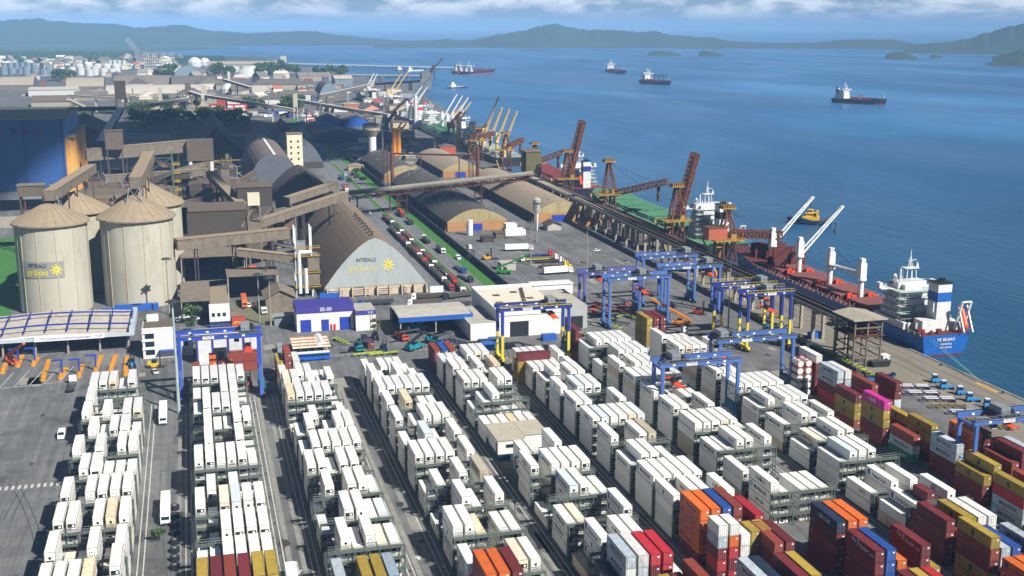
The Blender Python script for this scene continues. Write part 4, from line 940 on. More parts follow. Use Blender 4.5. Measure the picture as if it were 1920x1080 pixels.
# ships at anchor
def anchored(x, y, hd, L_, B, label, hm, cranes=False, tanker=False):
    T = Thing('cargo_ship', label, 'cargo ship', (x, y, -3), hd, group='ships at anchor in the bay')
    T.part('hull', hull_mb(L_, B, 8, 2.5, 2.2), [hm, mat('8e3f3a', key='boot2'), RDD], world=False)
    house(T, B, 8, 16, 8, 5, .8); funnel(T, 3, 8, 18, 5, 5, hm)
    if cranes:
        for k in range(4): T.part('deck_crane', MB().cyl((0, L_*.3+k*L_*.15, 8), (0, L_*.3+k*L_*.15, 22), 1.2, seg=6).beam((0, L_*.3+k*L_*.15, 20), (0, L_*.3+k*L_*.15+16, 22), 1.1), mat('4a4f52', key='drk'), world=False)
    if tanker:
        mb = MB().beam((0, 30, 9.5), (0, L_*.9, 9.5), 2.2).beam((-5, L_*.5, 9), (-5, L_*.5, 16), .8).beam((5, L_*.5, 9), (5, L_*.5, 16), .8).beam((-B*.4, L_*.52, 9.4), (B*.4, L_*.52, 9.4), 1.2)
        T.part('deck_piping', mb, mat('9a3b36', key='pipes'), world=False)
    else: hatches(T, B, 8, [L_*(.2+.14*k) for k in range(5)], L_*.1, RDD, REDB)
    T.part('foremast', MB().cyl((0, L_*.95, 10), (0, L_*.95, 20), .4, seg=5), WHT, world=False)
    return T
a, b = G(1564, 192, -3), G(1660, 197, -3); anchored(a.x, a.y, -math.atan2((b-a).x, (b-a).y), (b-a).length*1.02, 26, 'black and red tanker with white aft house, alone at the right of the bay', NAVY, tanker=True)
a, b = G(1205, 156, -3), G(1256, 160, -3); anchored(a.x, a.y, -math.atan2((b-a).x, (b-a).y), (b-a).length*1.02, 26, 'dark ship with deck cranes trailing black smoke in the bay', NAVY, cranes=True)
a, b = G(1141, 134.5, -3), G(1175, 139.5, -3); anchored(a.x, a.y, -math.atan2((b-a).x, (b-a).y), (b-a).length*.9, 26, 'small dark-hulled ship farthest out, left of the smoking one', NAVY)
a, b = G(872, 140, -3), G(899, 138, -3); anchored(a.x, a.y, -math.atan2((b-a).x, (b-a).y), 170, 30, 'black hulled tanker moored at the end of the long pier', NAVY)
a = G(852, 139, -3); anchored(a.x, a.y, -.9, 150, 28, 'red hulled tanker moored behind the black hulled one at the pier', mat('9a3b36', key='pipes'))
for i, (u, v, lab) in enumerate(((762, 134, 'white barge lying off the long pier'), (742, 133, 'tiny white launch beside the barge off the pier'), (840, 166, 'white tugs moored together beyond the last berthed ship'))):
    c = G(u, v, -3); T = Thing('workboat', lab, 'boat', c, -1.2)
    T.part('hull', hull_mb((60, 34, 50)[i], (14, 9, 14)[i], 3, 1, .6, .3), [NAVY if i else WHT, BOOT, WHT], world=False)
    T.part('cabin', MB().box(-4, 6, 3, 4, 18, 9).box(-3, 8, 9, 3, 14, 13), WHT, world=False)
c = G(1566, 436, -3); solid('channel_buoy', MB().cyl((c.x, c.y, -3.5), (c.x, c.y, -1), 1.2, .9, 8).cyl((c.x, c.y, -1), (c.x, c.y, 3), .3, seg=6).ball((c.x, c.y, 3), .7, seg=6), mat('5a3a34', key='buoy'), 'small dark channel buoy behind the tug', 'buoy')
# smoke from the anchored ship

T = Thing('bulk_carrier', 'white-housed ship berthed beyond the single cream boom ship', 'cargo ship', (300, 1975, -3))
T.part('hull', hull_mb(150, 26, 9, 2.5, 1), [NAVY, BOOT, RDD], world=False); house(T, 26, 10, 18, 9, 5, .95); funnel(T, 4, 9, 18, 6, 5, mat('6a2f2f', key='fmar'))
for y in (50, 85): deckcrane(T, -3, y, 9, (.5, .3, .8), 34, WHT, 10)
T = Thing('bulk_carrier', 'pale ship lying alongside, outboard of the green-hatched one', 'cargo ship', (322, 1400, -3))
T.part('hull', hull_mb(120, 22, 7, 2.5, 1), [mat('3a4a6a', key='hb'), BOOT, mat('9a9f9c', key='dkp')], world=False); house(T, 22, 8, 14, 7, 4, .9); funnel(T, 3, 7, 14, 5, 4, BLUE_D)
for y in (40, 70): deckcrane(T, 2, y, 7, (.6, .2, .7), 26, YCR, 8)
# ---------------------------------------------------------------- silos
SILO = mat('aeaa99', .85, var=.16, scale=.12, dirt='8a7c60', dscale=.16, damt=.7, stretch=(1, 1, .35), key='silowall'); ROOFB = mat('8f8069', .85, var=.15, dirt='8a7454', dscale=.3, damt=.5, key='siloroof'); SIGN = mat('8f8f86', .7, key='signgrey')
TXY = mat('e6cf1e', .6, key='txtyellow')
def silo(x, y, r, h, ra, label, seg=24, group='round concrete grain silos'):
    T = Thing('grain_silo', label, 'silo', (x, y, 0), group=group)
    mb = MB().cyl((x, y, 0), (x, y, h), r, seg=48, cap=False)
    o = T.part('wall', mb, SILO)
    for p in o.data.polygons: p.use_smooth = True
    mb = MB()
    for k in range(12):
        a = 2*PI*k/12+.2; mb.beam((x+math.cos(a)*(r+.08), y+math.sin(a)*(r+.08), 0), (x+math.cos(a)*(r+.08), y+math.sin(a)*(r+.08), h), .28, .28)
    T.part('pilaster', mb, mat('b3a98c', .85, key='pil'))
    mb = MB(); ap = (x, y, h+ra)
    for k in range(seg):
        a, b = 2*PI*k/seg, 2*PI*(k+1)/seg; R1 = r+1.6
        p, q = (x+math.cos(a)*R1, y+math.sin(a)*R1, h-.3), (x+math.cos(b)*R1, y+math.sin(b)*R1, h-.3)
        mb.face([p, q, ap]); mb.face([(p[0], p[1], h-1), (q[0], q[1], h-1), q, p]); mb.face([(x, y, h-.9), q[:2]+(h-1,), p[:2]+(h-1,)])
        mb.beam((p[0], p[1], p[2]+.1), (x, y, h+ra+.1), .22, .18)
    T.part('roof', mb, ROOFB)
    mb = MB()
    for s in (-.25, .25): mb.beam((x-r*.86+s, y-r*.51-.35, 0), (x-r*.86+s, y-r*.51-.35, h), .12)
    for k in range(int(h/.9)): mb.beam((x-r*.86-.25, y-r*.51-.35, k*.9), (x-r*.86+.25, y-r*.51-.35, k*.9), .08)
    T.part('ladder', mb, STL)
    return T
s1 = silo(-64, 559.5, 15.5, 41, 9, 'front left concrete silo with the yellow lettered grey sign')
s2 = silo(-27, 564.5, 16.3, 41, 10.5, 'front right concrete silo without a sign, beside the roller door hall')
silo(-56.5, 602, 15, 39.5, 9, 'concrete silo half hidden behind the signed one')
silo(-23, 607, 16, 41, 10.5, 'concrete silo half hidden behind the front right one')
# curved sign
def curved(mb, cx, cy, r, pts, m):
    mb.face([(cx+r*math.sin(a), cy-r*math.cos(a), z) for a, z in pts], m)
mb = MB(); rr = 15.72; a0, a1 = -.83, .38
for k in range(14):
    u, v = a0+(a1-a0)*k/14, a0+(a1-a0)*(k+1)/14; curved(mb, -64, 559.5, rr, [(u, 17.2), (v, 17.2), (v, 24.6), (u, 24.6)], 0)
def ctext(mb, st, a, z, h, wd, m, r):
    V, Fc, w = text_geo(st); i = len(mb.v)
    for px_, py_ in V: an = a+px_/w*wd; mb.v.append((-64+r*math.sin(an), 559.5-r*math.cos(an), z+py_*h))
    for f in Fc: mb.f.append(tuple(i+k for k in f)); mb.m.append(m)
ctext(mb, 'INTERALLI', -.62, 22.0, 1.9, .52, 1, rr+.1); ctext(mb, 'grãos', -.72, 18.6, 2.8, .66, 2, rr+.1)
def star(fn, m, mb, n=8):
    for k in range(n):
        a = k*2*PI/n; c, s = math.cos(a), math.sin(a); mb.face([fn(c*.35-s*.22, s*.35+c*.22), fn(c*.35+s*.22, s*.35-c*.22), fn(c*1.9+s*.2, s*1.9-c*.2), fn(c*1.9-s*.2, s*1.9+c*.2)], m)
star(lambda x, z: (-64+(rr+.12)*math.sin(.16+x/15.5*1.25), 559.5-(rr+.12)*math.cos(.16+x/15.5*1.25), 20.9+z*1.25), 2, mb)
s1.part('sign', mb, [SIGN, TXT_D, TXY])
# ---------------------------------------------------------------- arched grain warehouse
def arch_pts(w, zb, za, n=16, par=1.55):
    P_ = []
    for k in range(n+1):
        t = -1+2*k/n; P_.append((w/2+w/2*t, zb+(za-zb)*(1-abs(t)**par)))
    return P_
GABLE = mat('a3aaa8', .55, var=.1, scale=.2, dirt='7d8076', dscale=.3, damt=.45, stretch=(1, 1, .2), key='gablesheet'); ROOFT = mat('7d6b59', .88, var=.25, scale=.15, dirt='57483a', dscale=.15, damt=.7, stretch=(1, .4, 1), key='dustroof')
def archhall(name, x0, x1, y0, y1, zb, za, label, roofm, gm, wallm, par=1.55, group=None, n=18, foot=True):
    T = Thing(name, label, 'warehouse', ((x0+x1)/2, y0, 0), group=group); w = x1-x0
    P_ = arch_pts(w, zb, za, n, par)
    mb = MB().prof(P_, (x0, y0, 0), (1, 0, 0), (0, 0, 1), (0, 1, 0), y1-y0, 0, cap=False); o = T.part('roof', mb, roofm)
    T.part('gable', MB().face([(x0+a, y0+.05, b) for a, b in P_][::-1]), gm); T.part('gable', MB().face([(x0+a, y1-.05, b) for a, b in P_]), gm)
    mb = MB().box(x0+.3, y0+.2, 0, x1-.3, y1-.2, zb+.1)
    k = 0
    y = y0+1
    while y < y1:
        mb.prof([(0, 0), (1.6, 0), (0, zb)], (x1-.3, y, 0), (1, 0, 0), (0, 0, 1), (0, 1, 0), .6); mb.prof([(0, 0), (-1.6, 0), (0, zb)], (x0+.3, y, 0), (1, 0, 0), (0, 0, 1), (0, 1, 0), .6); y += 8
    T.part('wall', mb, wallm)
    return T
PINKC = mat('bfae98', .85, var=.25, dirt='6f6252', dscale=.5, damt=.7, key='pinkconc')
T = archhall('grain_warehouse', 57, 106.5, 548, 694, 4.6, 28, 'tall pointed-arch warehouse with pale blue-grey gable and yellow star lettering', ROOFT, GABLE, PINKC, 1.5)
mb = MB()
for k in range(8): mb.cyl((81.75, 556+k*8.5, 27.6), (81.75, 556+k*8.5, 29.6), .5, .5, 6).cyl((81.75, 556+k*8.5, 29.6), (81.75, 556+k*8.5, 30.2), .9, .3, 6)
T.part('ridge_vent', mb, BRD)
mb = MB().text('INTERALLI', (72.5, 547.96, 16.6), (1, 0, 0), (0, 0, 1), 1.9, 0, 9.5).text('grãos', (68.3, 547.96, 12.2), (1, 0, 0), (0, 0, 1), 3.2, 1, 14)
star(lambda x, z: (88+x*1.5, 547.94, 14.6+z*1.5), 2, mb)
T.part('lettering', mb, [TXT_D, mat('bdb66e', .6, key='fadedyellow'), TXY])
mb = MB(); x = 59
for i, w in enumerate((8, 3, 9, 2.4, 7, 5, 3, 8)):
    if i % 2 == 0:
        for z in (.6, 1.5, 2.4, 3.3): mb.box(x, 546.9, z, x+w-1, 548, z+.55)
    x += w+.3
for x in range(58, 107, 6): mb.box(x, 546.2, 0, x+.6, 548.1, 4.5)
T.part('retaining_boards', mb, PINKC)
T.part('doorway', MB().box(70, 547.9, .1, 75.5, 548.3, 4.2), DARK)
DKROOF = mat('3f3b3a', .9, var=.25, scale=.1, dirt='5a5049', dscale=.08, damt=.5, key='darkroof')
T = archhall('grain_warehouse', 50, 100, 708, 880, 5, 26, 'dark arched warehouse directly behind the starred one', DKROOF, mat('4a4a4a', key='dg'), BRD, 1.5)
mb = MB()
for k in range(12): mb.box(74, 716+k*12, 25.3, 76.5, 720+k*12, 27.2)
T.part('ridge_vent', mb, BRD)
# large rounded hall with dusty violet roof and its stair tower
MAUVE = mat('6f625a', .85, var=.2, scale=.1, dirt='6b5b50', dscale=.1, damt=.5, key='mauveroof')
T = archhall('domed_warehouse', 38, 82, 905, 1050, 6, 31, 'broad mauve-brown domed warehouse with a pale service tower at its ridge', MAUVE, mat('5c6068', .8, dirt='4a4642', damt=.6, key='bluegable'), BRD, 2.7)
T.part('ridge_strip', MB().box(59, 907, 31.05, 61, 1040, 31.5), WHT)
T = Thing('service_tower', 'cream service tower with windows standing between the domed halls', 'tower', (85, 1018, 0))
T.part('wall', MB().box(78.5, 1018, 0, 91.5, 1030, 36), mat('d2c9ab', .8, var=.15, key='creamwall')); T.part('roof', MB().box(78, 1017.5, 36, 92, 1030.5, 36.8), BEI)
mb = MB()
for z in (14, 19, 24, 29):
    for x in (81, 87): mb.box(x, 1017.9, z, x+1.6, 1018.1, z+1.8)
T.part('window', mb, DARK)
archhall('domed_warehouse', 74, 114, 1070, 1170, 6, 27, 'second mauve domed hall right behind the cream service tower', MAUVE, mat('5c6068', .8, dirt='4a4642', damt=.6, key='bluegable'), BRD, 2.1)
def gablehall(name, x0, x1, y0, y1, ze, za, label, roofm, wallm, group=None, over=1.0, cat='warehouse', alongx=False):
    T = Thing(name, label, cat, ((x0+x1)/2, y0, 0), group=group)
    if not alongx:
        w = x1-x0
        T.part('wall', MB().prof([(0, 0), (w, 0), (w, ze), (w/2, za-.3), (0, ze)], (x0, y0, 0), (1, 0, 0), (0, 0, 1), (0, 1, 0), y1-y0), wallm)
        s = (za-ze)/(w/2)
        T.part('roof', MB().prof([(-over, ze-over*s+.1), (w/2, za), (w+over, ze-over*s+.1), (w+over, ze-over*s+.4), (w/2, za+.35), (-over, ze-over*s+.4)], (x0, y0-over, 0), (1, 0, 0), (0, 0, 1), (0, 1, 0), y1-y0+2*over), roofm)
    else:
        w = y1-y0; s = (za-ze)/(w/2)
        T.part('wall', MB().prof([(0, 0), (w, 0), (w, ze), (w/2, za-.3), (0, ze)], (x0, y0, 0), (0, 1, 0), (0, 0, 1), (1, 0, 0), x1-x0), wallm)
        T.part('roof', MB().prof([(-over, ze-over*s+.1), (w/2, za), (w+over, ze-over*s+.1), (w+over, ze-over*s+.4), (w/2, za+.35), (-over, ze-over*s+.4)], (x0-over, y0, 0), (0, 1, 0), (0, 0, 1), (1, 0, 0), x1-x0+2*over), roofm)
    return T
# steep dark gabled sheds in the cloud's shadow
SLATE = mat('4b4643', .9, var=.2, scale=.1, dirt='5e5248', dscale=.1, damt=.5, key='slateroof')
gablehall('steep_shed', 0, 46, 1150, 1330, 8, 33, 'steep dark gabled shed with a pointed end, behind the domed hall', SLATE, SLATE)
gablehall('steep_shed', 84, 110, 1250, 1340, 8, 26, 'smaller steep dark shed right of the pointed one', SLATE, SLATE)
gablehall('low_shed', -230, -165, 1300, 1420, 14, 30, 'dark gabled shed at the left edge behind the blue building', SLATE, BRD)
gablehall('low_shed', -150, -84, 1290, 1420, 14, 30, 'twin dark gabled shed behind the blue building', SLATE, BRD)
# ---------------------------------------------------------------- blue building with the ochre face
BB = mat('27508f', .75, var=.22, scale=.08, dirt='1c3564', dscale=.1, damt=.5, stretch=(1, 1, .3), key='bluewall'); OCH = mat('d69a45', .85, var=.15, scale=.15, dirt='a87434', dscale=.2, damt=.5, stretch=(1, 1, .2), key='ochre')
BY, BXR = 872, -86
T = Thing('blue_silo_building', 'huge blue-painted building with an ochre fluted end wall at left', 'building', (-130, BY, 0))
z0b = 14; zt = 64
T.part('wall', MB().box(-300, BY, z0b, BXR, BY+96, zt), BB)
mb = MB()
for k in range(9): mb.box(BXR-2-k*25, BY-.3, z0b, BXR-1-k*25, BY+.1, zt)
T.part('rib', mb, mat('1c3c74', .8, key='bluerib'))
mb = MB()
for k in range(7): mb.cyl((BXR+.4, BY+8+k*13.2, 10), (BXR+.4, BY+8+k*13.2, 50), 6.7, seg=16)
T.part('ochre_wall', mb, OCH)
mb = MB().box(BXR, BY+1, 50, BXR+7.2, BY+95, 50.7)
for k in range(14): mb.box(BXR, BY+2+k*6.8, 50.7, BXR+7, BY+4+k*6.8, 52.6)
T.part('cornice_ribs', mb, CONC)
T.part('upper_wall', MB().box(BXR-.5, BY+.5, 52, BXR+2, BY+95.5, zt), mat('4f7fbf', .7, key='paleblue2'))
T.part('roof', MB().prof([(-2, zt), (48, zt+3), (98, zt), (98, zt-.6), (-2, zt-.6)], (-302, BY, 0), (0, 1, 0), (0, 0, 1), (1, 0, 0), 302+BXR+3), mat('8a866c', .9, dirt='6a4a30', dscale=.2, damt=.6, key='lichroof'))
for k in range(12): T.part('window', MB().box(-192+k*8, BY-.4, 54, -189.6+k*8, BY-.05, 57.5), mat('5a2e22', key='rustwin') if k % 3 else DARK)
for k in range(4): T.part('window', MB().box(-190+k*15, BY-.4, 46, -182+k*15, BY-.05, 50), mat('a35a32', key='rustwin2'))
mb = MB().box(-300, BY-4, 8.5, BXR-4, BY, 13.8, 0); mb.text('CIDAM', (-178, BY-4.05, 9.6), (1, 0, 0), (0, 0, 1), 3.2, 1, 24); T.part('fascia', mb, [mat('7a7d80', .8, dirt='6a3a2a', damt=.5, key='fascia'), DARK])
mb = MB()
for k in range(9): mb.beam((-290+k*25, BY-2, 0), (-290+k*25, BY-2, 8.5), .8)
T.part('column', mb, mat('7a3030', key='redcol'))
solid('yard_wall', MB().box(-300, 800, 0, -84, 800.8, 7), CONC, 'pale concrete wall in front of the blue-painted building', 'wall')
# ---------------------------------------------------------------- galleries, towers and plant among the silos (beige, dust covered)
def G3(u, v, z): return tuple(G(u, v, z))
GB = 'dust-brown conveyor galleries of the grain plant'
def gal(a, b, w, h, label, **k): return gallery('conveyor_gallery', label, 'conveyor', [a, b], w, h, [BEI, BROWN, ROOFB], 16, group=GB, post='trestle', pmat=BRD, pw=.6, **k)
gal((-63, 556, 52.5), (-51, 640, 54.5), 4.6, 4.6, 'boxy beige gallery resting on the left pair of silos')
gal((-26, 560, 56.5), (-22, 640, 60), 5, 5.4, 'boxy beige gallery resting on the right pair of silos, lattice legs below')
for x, y, lab in ((-27, 562, 'grey lattice tower standing on the roof of the front right silo'), (-63, 562, 'short lattice trestle standing on the signed silo')):
    T = Thing('lattice_trestle', lab, 'trestle', (x, y, 46)); mb = MB()
    for sx in (-3, 3):
        for sy in (-3, 3): mb.beam((x+sx*1.4, y+sy*1.4, 44.5), (x+sx*.7, y+sy*.7, 54.5), .35)
    for sx in (-1, 1): mb.beam((x+sx*4.2, y-4.2, 45), (x-sx*2.1, y-2.1, 54), .22); mb.beam((x-4.2, y+sx*4.2, 45), (x-2.1, y-sx*2.1, 54), .22)
    T.part('frame', mb, STL)
T = Thing('elevator_tower', 'green and yellow framed bucket elevator tower behind the right pair of silos', 'tower', (-14, 655, 0)); mb = MB()
for x in (-25, -11):
    for y in (650, 660): mb.beam((x, y, 0), (x, y, 61), .6)
for z in range(10, 62, 8):
    mb.beam((-25, 650, z), (-11, 650, z), .4); mb.beam((-11, 650, z), (-11, 660, z), .4); mb.beam((-25, 650, z), (-11, 650, z+8 if z < 52 else z), .3)
T.part('frame', mb, mat('4c665c', .8, var=.3, key='palegreen'))
mb = MB()
for k in range(11): mb.box(-11, 650, 8+k*4.6, -7, 656, 8.3+k*4.6); mb.beam((-7, 650, 8.3+k*4.6), (-7, 650, 9.6+k*4.6), .2); mb.beam((-7, 650, 9.5+k*4.6), (-11, 650, 9.5+k*4.6), .18)
T.part('stair', mb, mat('a08420', .7, dirt='5a4a24', damt=.6, key='yel2'))
gal((-74, 890, 36), (-2, 905, 39.5), 7, 8.5, 'long segmented gallery leaving the ochre wall toward a white-legged house')
gal((-60, 860, 22), (10, 868, 24), 5, 5, 'low gallery below the long segmented one')
T = Thing('transfer_house', 'brown boxy house on two white tubular legs at the end of the segmented gallery', 'transfer house', (6, 900, 0))
T.part('wall', MB().box(-4, 896, 29, 15, 912, 44), BROWN); T.part('leg', MB().cyl((-2, 898, 0), (-2, 898, 29), 1.5, seg=8).cyl((13, 898, 0), (13, 898, 29), 1.5, seg=8), WHT)
solid('round_tank', MB().cyl((-55, 745, 0), (-55, 745, 27), 21, seg=32).cyl((-55, 745, 27), (-55, 745, 28.5), 21.3, 18, 32), mat('6b5d4c', .9, var=.2, key='tankbrown'), 'squat brown round tank behind the left silos', 'tank')
for (x0, y0, x1, y1, z0, z1, lab) in ((-70, 690, -40, 702, 12, 20, 'boxy gallery house with two fans behind the left silos'), (-60, 884, -48, 894, 40, 53, 'square brown house on top of the segmented gallery'), (-96, 700, -82, 708, 33, 39, 'small pale house before the ochre wall'),
        (-8, 640, 26, 668, 0, 30, 'tall dark box building right of the elevator tower'), (24, 700, 44, 722, 0, 34, 'dark tower block left of the dark arched warehouse'), (-40, 640, -5, 652, 18, 30, 'dark segmented gallery house right behind the right silos')):
    T = Thing('plant_house', lab, 'plant building', ((x0+x1)/2, y0, 0), group='boxy plant buildings of the grain terminal')
    T.part('wall', MB().box(x0, y0, z0, x1, y1, z1), BRD if 'dark' in lab else BROWN); T.part('roof', MB().box(x0-.5, y0-.5, z1, x1+.5, y1+.5, z1+.6), BEI if 'pale' in lab or 'fans' in lab else BROWN)
    if z0 > 5:
        mb = MB()
        for x in (x0+1, x1-1):
            for y in (y0+1, y1-1): mb.beam((x, y, 0), (x, y, z0), .9)
        T.part('leg', mb, BRD)
    if 'fans' in lab: T.part('fan', MB().cyl((x0+4, y0-.3, 16), (x0+4, y0-.6, 16), 1.3, seg=10).cyl((x0+22, y0-.3, 16), (x0+22, y0-.6, 16), 1.3, seg=10), WHT)
rc_ = random.Random(21)
PCOL = [BROWN, BRD, BEI, SLATE, mat('5d5248', .9, var=.3, dirt='7a6650', damt=.5, key='plantmid'), mat('6c5647', .9, var=.3, key='plantrust')]
PW = ['box house', 'bin house', 'sieve house', 'fan house', 'lift head']
nn = 0
for k in range(46):
    x = rc_.uniform(-78, 46); y = rc_.uniform(625, 1000); w = rc_.uniform(5, 18); d = rc_.uniform(6, 18); h = rc_.uniform(6, 24)*(1 if y > 700 else .8)
    if (34 < x+w and y > 940) or (x > 30 and y > 700): x -= 60
    z0 = rc_.choice((0, 0, 0, 6, 10)); z1 = z0+h; m_ = rc_.choice(PCOL)
    T = Thing('plant_house', 'dusty %s %s, roughly %s, behind the silos' % (rc_.choice(['small', 'squat', 'narrow', 'boxy']), PW[k % 5], ['left of the lift tower', 'below the segmented gallery', 'beside the round tank', 'before the domed hall', 'by the dark galleries'][(k//5) % 5]), 'plant building', (x+w/2, y, 0), group='boxy plant buildings of the grain terminal, set %d' % (k//5 % 5*5+k % 5+1))
    T.part('wall', MB().box(x, y, z0, x+w, y+d, z1), m_); r2_ = MB().prof([(-.4, z1), (w/2, z1+w*.12), (w+.4, z1)], (x, y-.4, 0), (1, 0, 0), (0, 0, 1), (0, 1, 0), d+.8); T.part('roof', r2_, rc_.choice(PCOL))
    if z0:
        mb = MB()
        for xx in (x+.5, x+w-.5):
            for yy in (y+.5, y+d-.5): mb.beam((xx, yy, 0), (xx, yy, z0), .6)
        mb.beam((x, y, 1), (x+w, y, z0), .3); T.part('leg', mb, BRD)
    mb = MB()
    for q in range(rc_.randint(1, 3)): xx = x+rc_.uniform(.2, .8)*w; mb.cyl((xx, y+d/2, z1), (xx, y+d/2, z1+rc_.uniform(2, 6)), .5, seg=6)
    T.part('vent', mb, m_)
    if k % 2: T.part('pipe', MB().cyl((x+w+.6, y, 0), (x+w+.6, y, z1+2), .45, seg=6).cyl((x+w+.6, y, z1+2), (x+w-2, y+d*.5, z1+4), .45, seg=6), STL)
for k in range(22):
    x = rc_.uniform(-75, 30); y = rc_.uniform(640, 960); a = rc_.uniform(-.9, .9)+(PI/2 if k % 3 else 0); ln = rc_.uniform(25, 60); z0 = rc_.uniform(8, 26); z1 = z0+rc_.uniform(-6, 12)
    p, q = (x, y, z0), (x+math.cos(a)*ln, y+math.sin(a)*ln, max(6, z1))
    if q[0] > 44: q = (44, q[1], q[2])
    gallery('conveyor_gallery', 'narrow dusty conveyor gallery among the plant buildings behind the silos, %s%s one' % (ORD[k % 20], ' lower' if k > 19 else ''), 'conveyor', [p, q], rc_.uniform(2.6, 4.5), rc_.uniform(2.4, 3.6), [rc_.choice(PCOL[:3]), BRD, rc_.choice(PCOL)], 14, group='narrow galleries among the plant buildings'+(' b' if k > 19 else ''), post='trestle', pmat=BRD, pw=.5)
for k, (x, y, h) in enumerate(((4, 925, 26), (12, 930, 22), (22, 936, 26), (-2, 700, 18), (-66, 672, 22), (34, 660, 20))):
    T = Thing('pipe_rack', 'yellow-brown pipework rack, %s of the plant' % ['left at the pointed shed', 'middle at the pointed shed', 'right at the pointed shed', 'beside the lift tower', 'behind the signed silo', 'behind the vent tower'][k], 'pipe rack', (x, y, 0), group='pipework racks'); mb = MB()
    for sx in (0, 7):
        for sy in (0, 6): mb.beam((x+sx, y+sy, 0), (x+sx, y+sy, h), .5)
    for z in range(4, h, 5): mb.beam((x, y, z), (x+7, y, z), .4); mb.beam((x, y, z), (x+7, y, z+4), .25); mb.cyl((x-6, y+3, z), (x+14, y+3, z), .5, seg=6)
    T.part('frame', mb, mat('8a6f2c', .8, var=.3, dirt='4a3a24', damt=.7, key='yellowbrown')); T.part('vessel', MB().cyl((x+3.5, y+3, h*.4), (x+3.5, y+3, h+3), 1.4, seg=10), BEI)
# conveyors and sheds between silos and arched warehouse
gal((-10, 560, 27), (43, 575, 27.5), 6, 5, 'wide beige gallery from the right silos to the bins by the arched warehouse')
gal((18, 560, 22), (44, 556, 18.5), 4, 3.5, 'lower gallery sloping under the wide one')
gal((28, 606, 27), (80, 640, 36), 5, 4, 'gallery rising from the vent tower to the ridge of the starred warehouse')
gal((50, 668, 30), (80, 690, 35), 5, 4, 'second gallery rising to the ridge behind the first')
gal((10, 770, 34), (26, 690, 24), 5, 4, 'dark gallery sliding down toward the vent tower')
T = Thing('vent_tower', 'beige tower with a small white box house on its top', 'tower', (28, 604, 0))
mb = MB().box(25, 600, 22, 32, 607, 29)
for x in (25.5, 31.5):
    for y in (600.5, 606.5): mb.beam((x, y, 0), (x, y, 38), .6)
T.part('frame', mb, BEI); T.part('house', MB().box(25.5, 600.5, 38, 31.5, 606, 44).box(28, 600.4, 39.5, 29.2, 600.5, 42), [mat('c9c3a8', key='ch')]); T.part('chute', MB().beam((29, 603, 38), (22, 603, 27), 1.2).beam((29, 603, 38), (33, 603, 28), 1.2), BEI)
T = Thing('dust_filter_tower', 'white-piped filter tower with yellow rails beside the starred gable', 'tower', (50, 556, 0))
mb = MB()
for x in (44.5, 52):
    for y in (553, 560): mb.beam((x, y, 0), (x, y, 34), .6)
T.part('frame', mb, WHT); T.part('duct', MB().cyl((46, 552, 2), (46, 552, 22), .9, seg=8).cyl((49, 552, 2), (49, 552, 14), .9, seg=8).cyl((46, 552, 22), (52, 552, 22), .9, seg=8), WHT)
T.part('filter_box', MB().box(50, 552, 4, 55.5, 562, 20, 0).box(45, 556, 16, 50, 562, 26, 1), [BEI, STL])
mb = MB()
for z in (5, 12, 20, 24): mb.beam((43.5, 551.5, z+1), (56, 551.5, z+1), .2); mb.beam((43.5, 551.5, z), (56, 551.5, z), .4); [mb.beam((43.5+k*2, 551.5, z), (43.5+k*2, 551.5, z+1), .15) for k in range(7)]
T.part('handrail', mb, mat('a08420', .7, dirt='5a4a24', damt=.6, key='yel2'))
for (x0, y0, x1, y1, z, m, lab) in ((-9, 519, 4, 560, 9, BEI, 'long flat beige roof beside the front right silo'), (3.5, 505, 11.5, 548, 8.5, ROOFB, 'pale beige canopy roof leading to the white office'), (12, 548, 36, 566, 13, BEI, 'wide dust-brown truck canopy behind the orange trailer'), (-9, 590, 24, 640, 15, BEI, 'large flat dusty roof behind the wide gallery')):
    T = Thing('truck_canopy', lab, 'canopy', ((x0+x1)/2, y0, 0), group='dusty flat roofs over the truck lanes')
    T.part('roof', MB().box(x0, y0, z-.5, x1, y1, z), m)
    mb = MB()
    for x in (x0+.5, x1-.5):
        n = max(2, int((y1-y0)/9))
        for k in range(n+1): mb.beam((x, y0+.5+k*(y1-y0-1)/n, 0), (x, y0+.5+k*(y1-y0-1)/n, z-.5), .5)
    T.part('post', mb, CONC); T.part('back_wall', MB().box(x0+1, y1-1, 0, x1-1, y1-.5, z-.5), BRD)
T = Thing('site_office', 'white two-storey office with navy base under the pale canopy', 'building', (8, 503, 0))
T.part('wall', MB().box(3, 503, 2.8, 11.6, 511, 8.8, 0).box(3, 503, 0, 11.6, 511, 2.8, 1), [WHT, mat('22285a', key='navyb')])
for x in (4, 6.3, 8.6): T.part('window', MB().box(x, 502.9, 5, x+1.3, 503, 6.6), GLASS)
T = Thing('orange_kiosk', 'small orange-red kiosk with a yellow mark beside the white office', 'kiosk', (15, 503, 0))
T.part('wall', MB().box(12.2, 503, 0, 18, 509, 4.6, 0).text('grãos', (13, 502.95, 1.6), (1, 0, 0), (0, 0, 1), 1, 1, 3.2), [mat('b23a20', key='kio'), TXY]); T.part('roof', MB().box(12, 502.8, 4.6, 18.2, 515, 5), BEI)
gablehall('gable_shed', 28, 41, 524, 540, 7, 10.5, 'small beige gabled shed near the orange trailer', BEI, BEI)
gablehall('gable_shed', 30, 42, 500, 504, 4, 4.4, 'long low grey shelter roof behind the parked cars', mat('8b8f8c', key='gr'), STL)
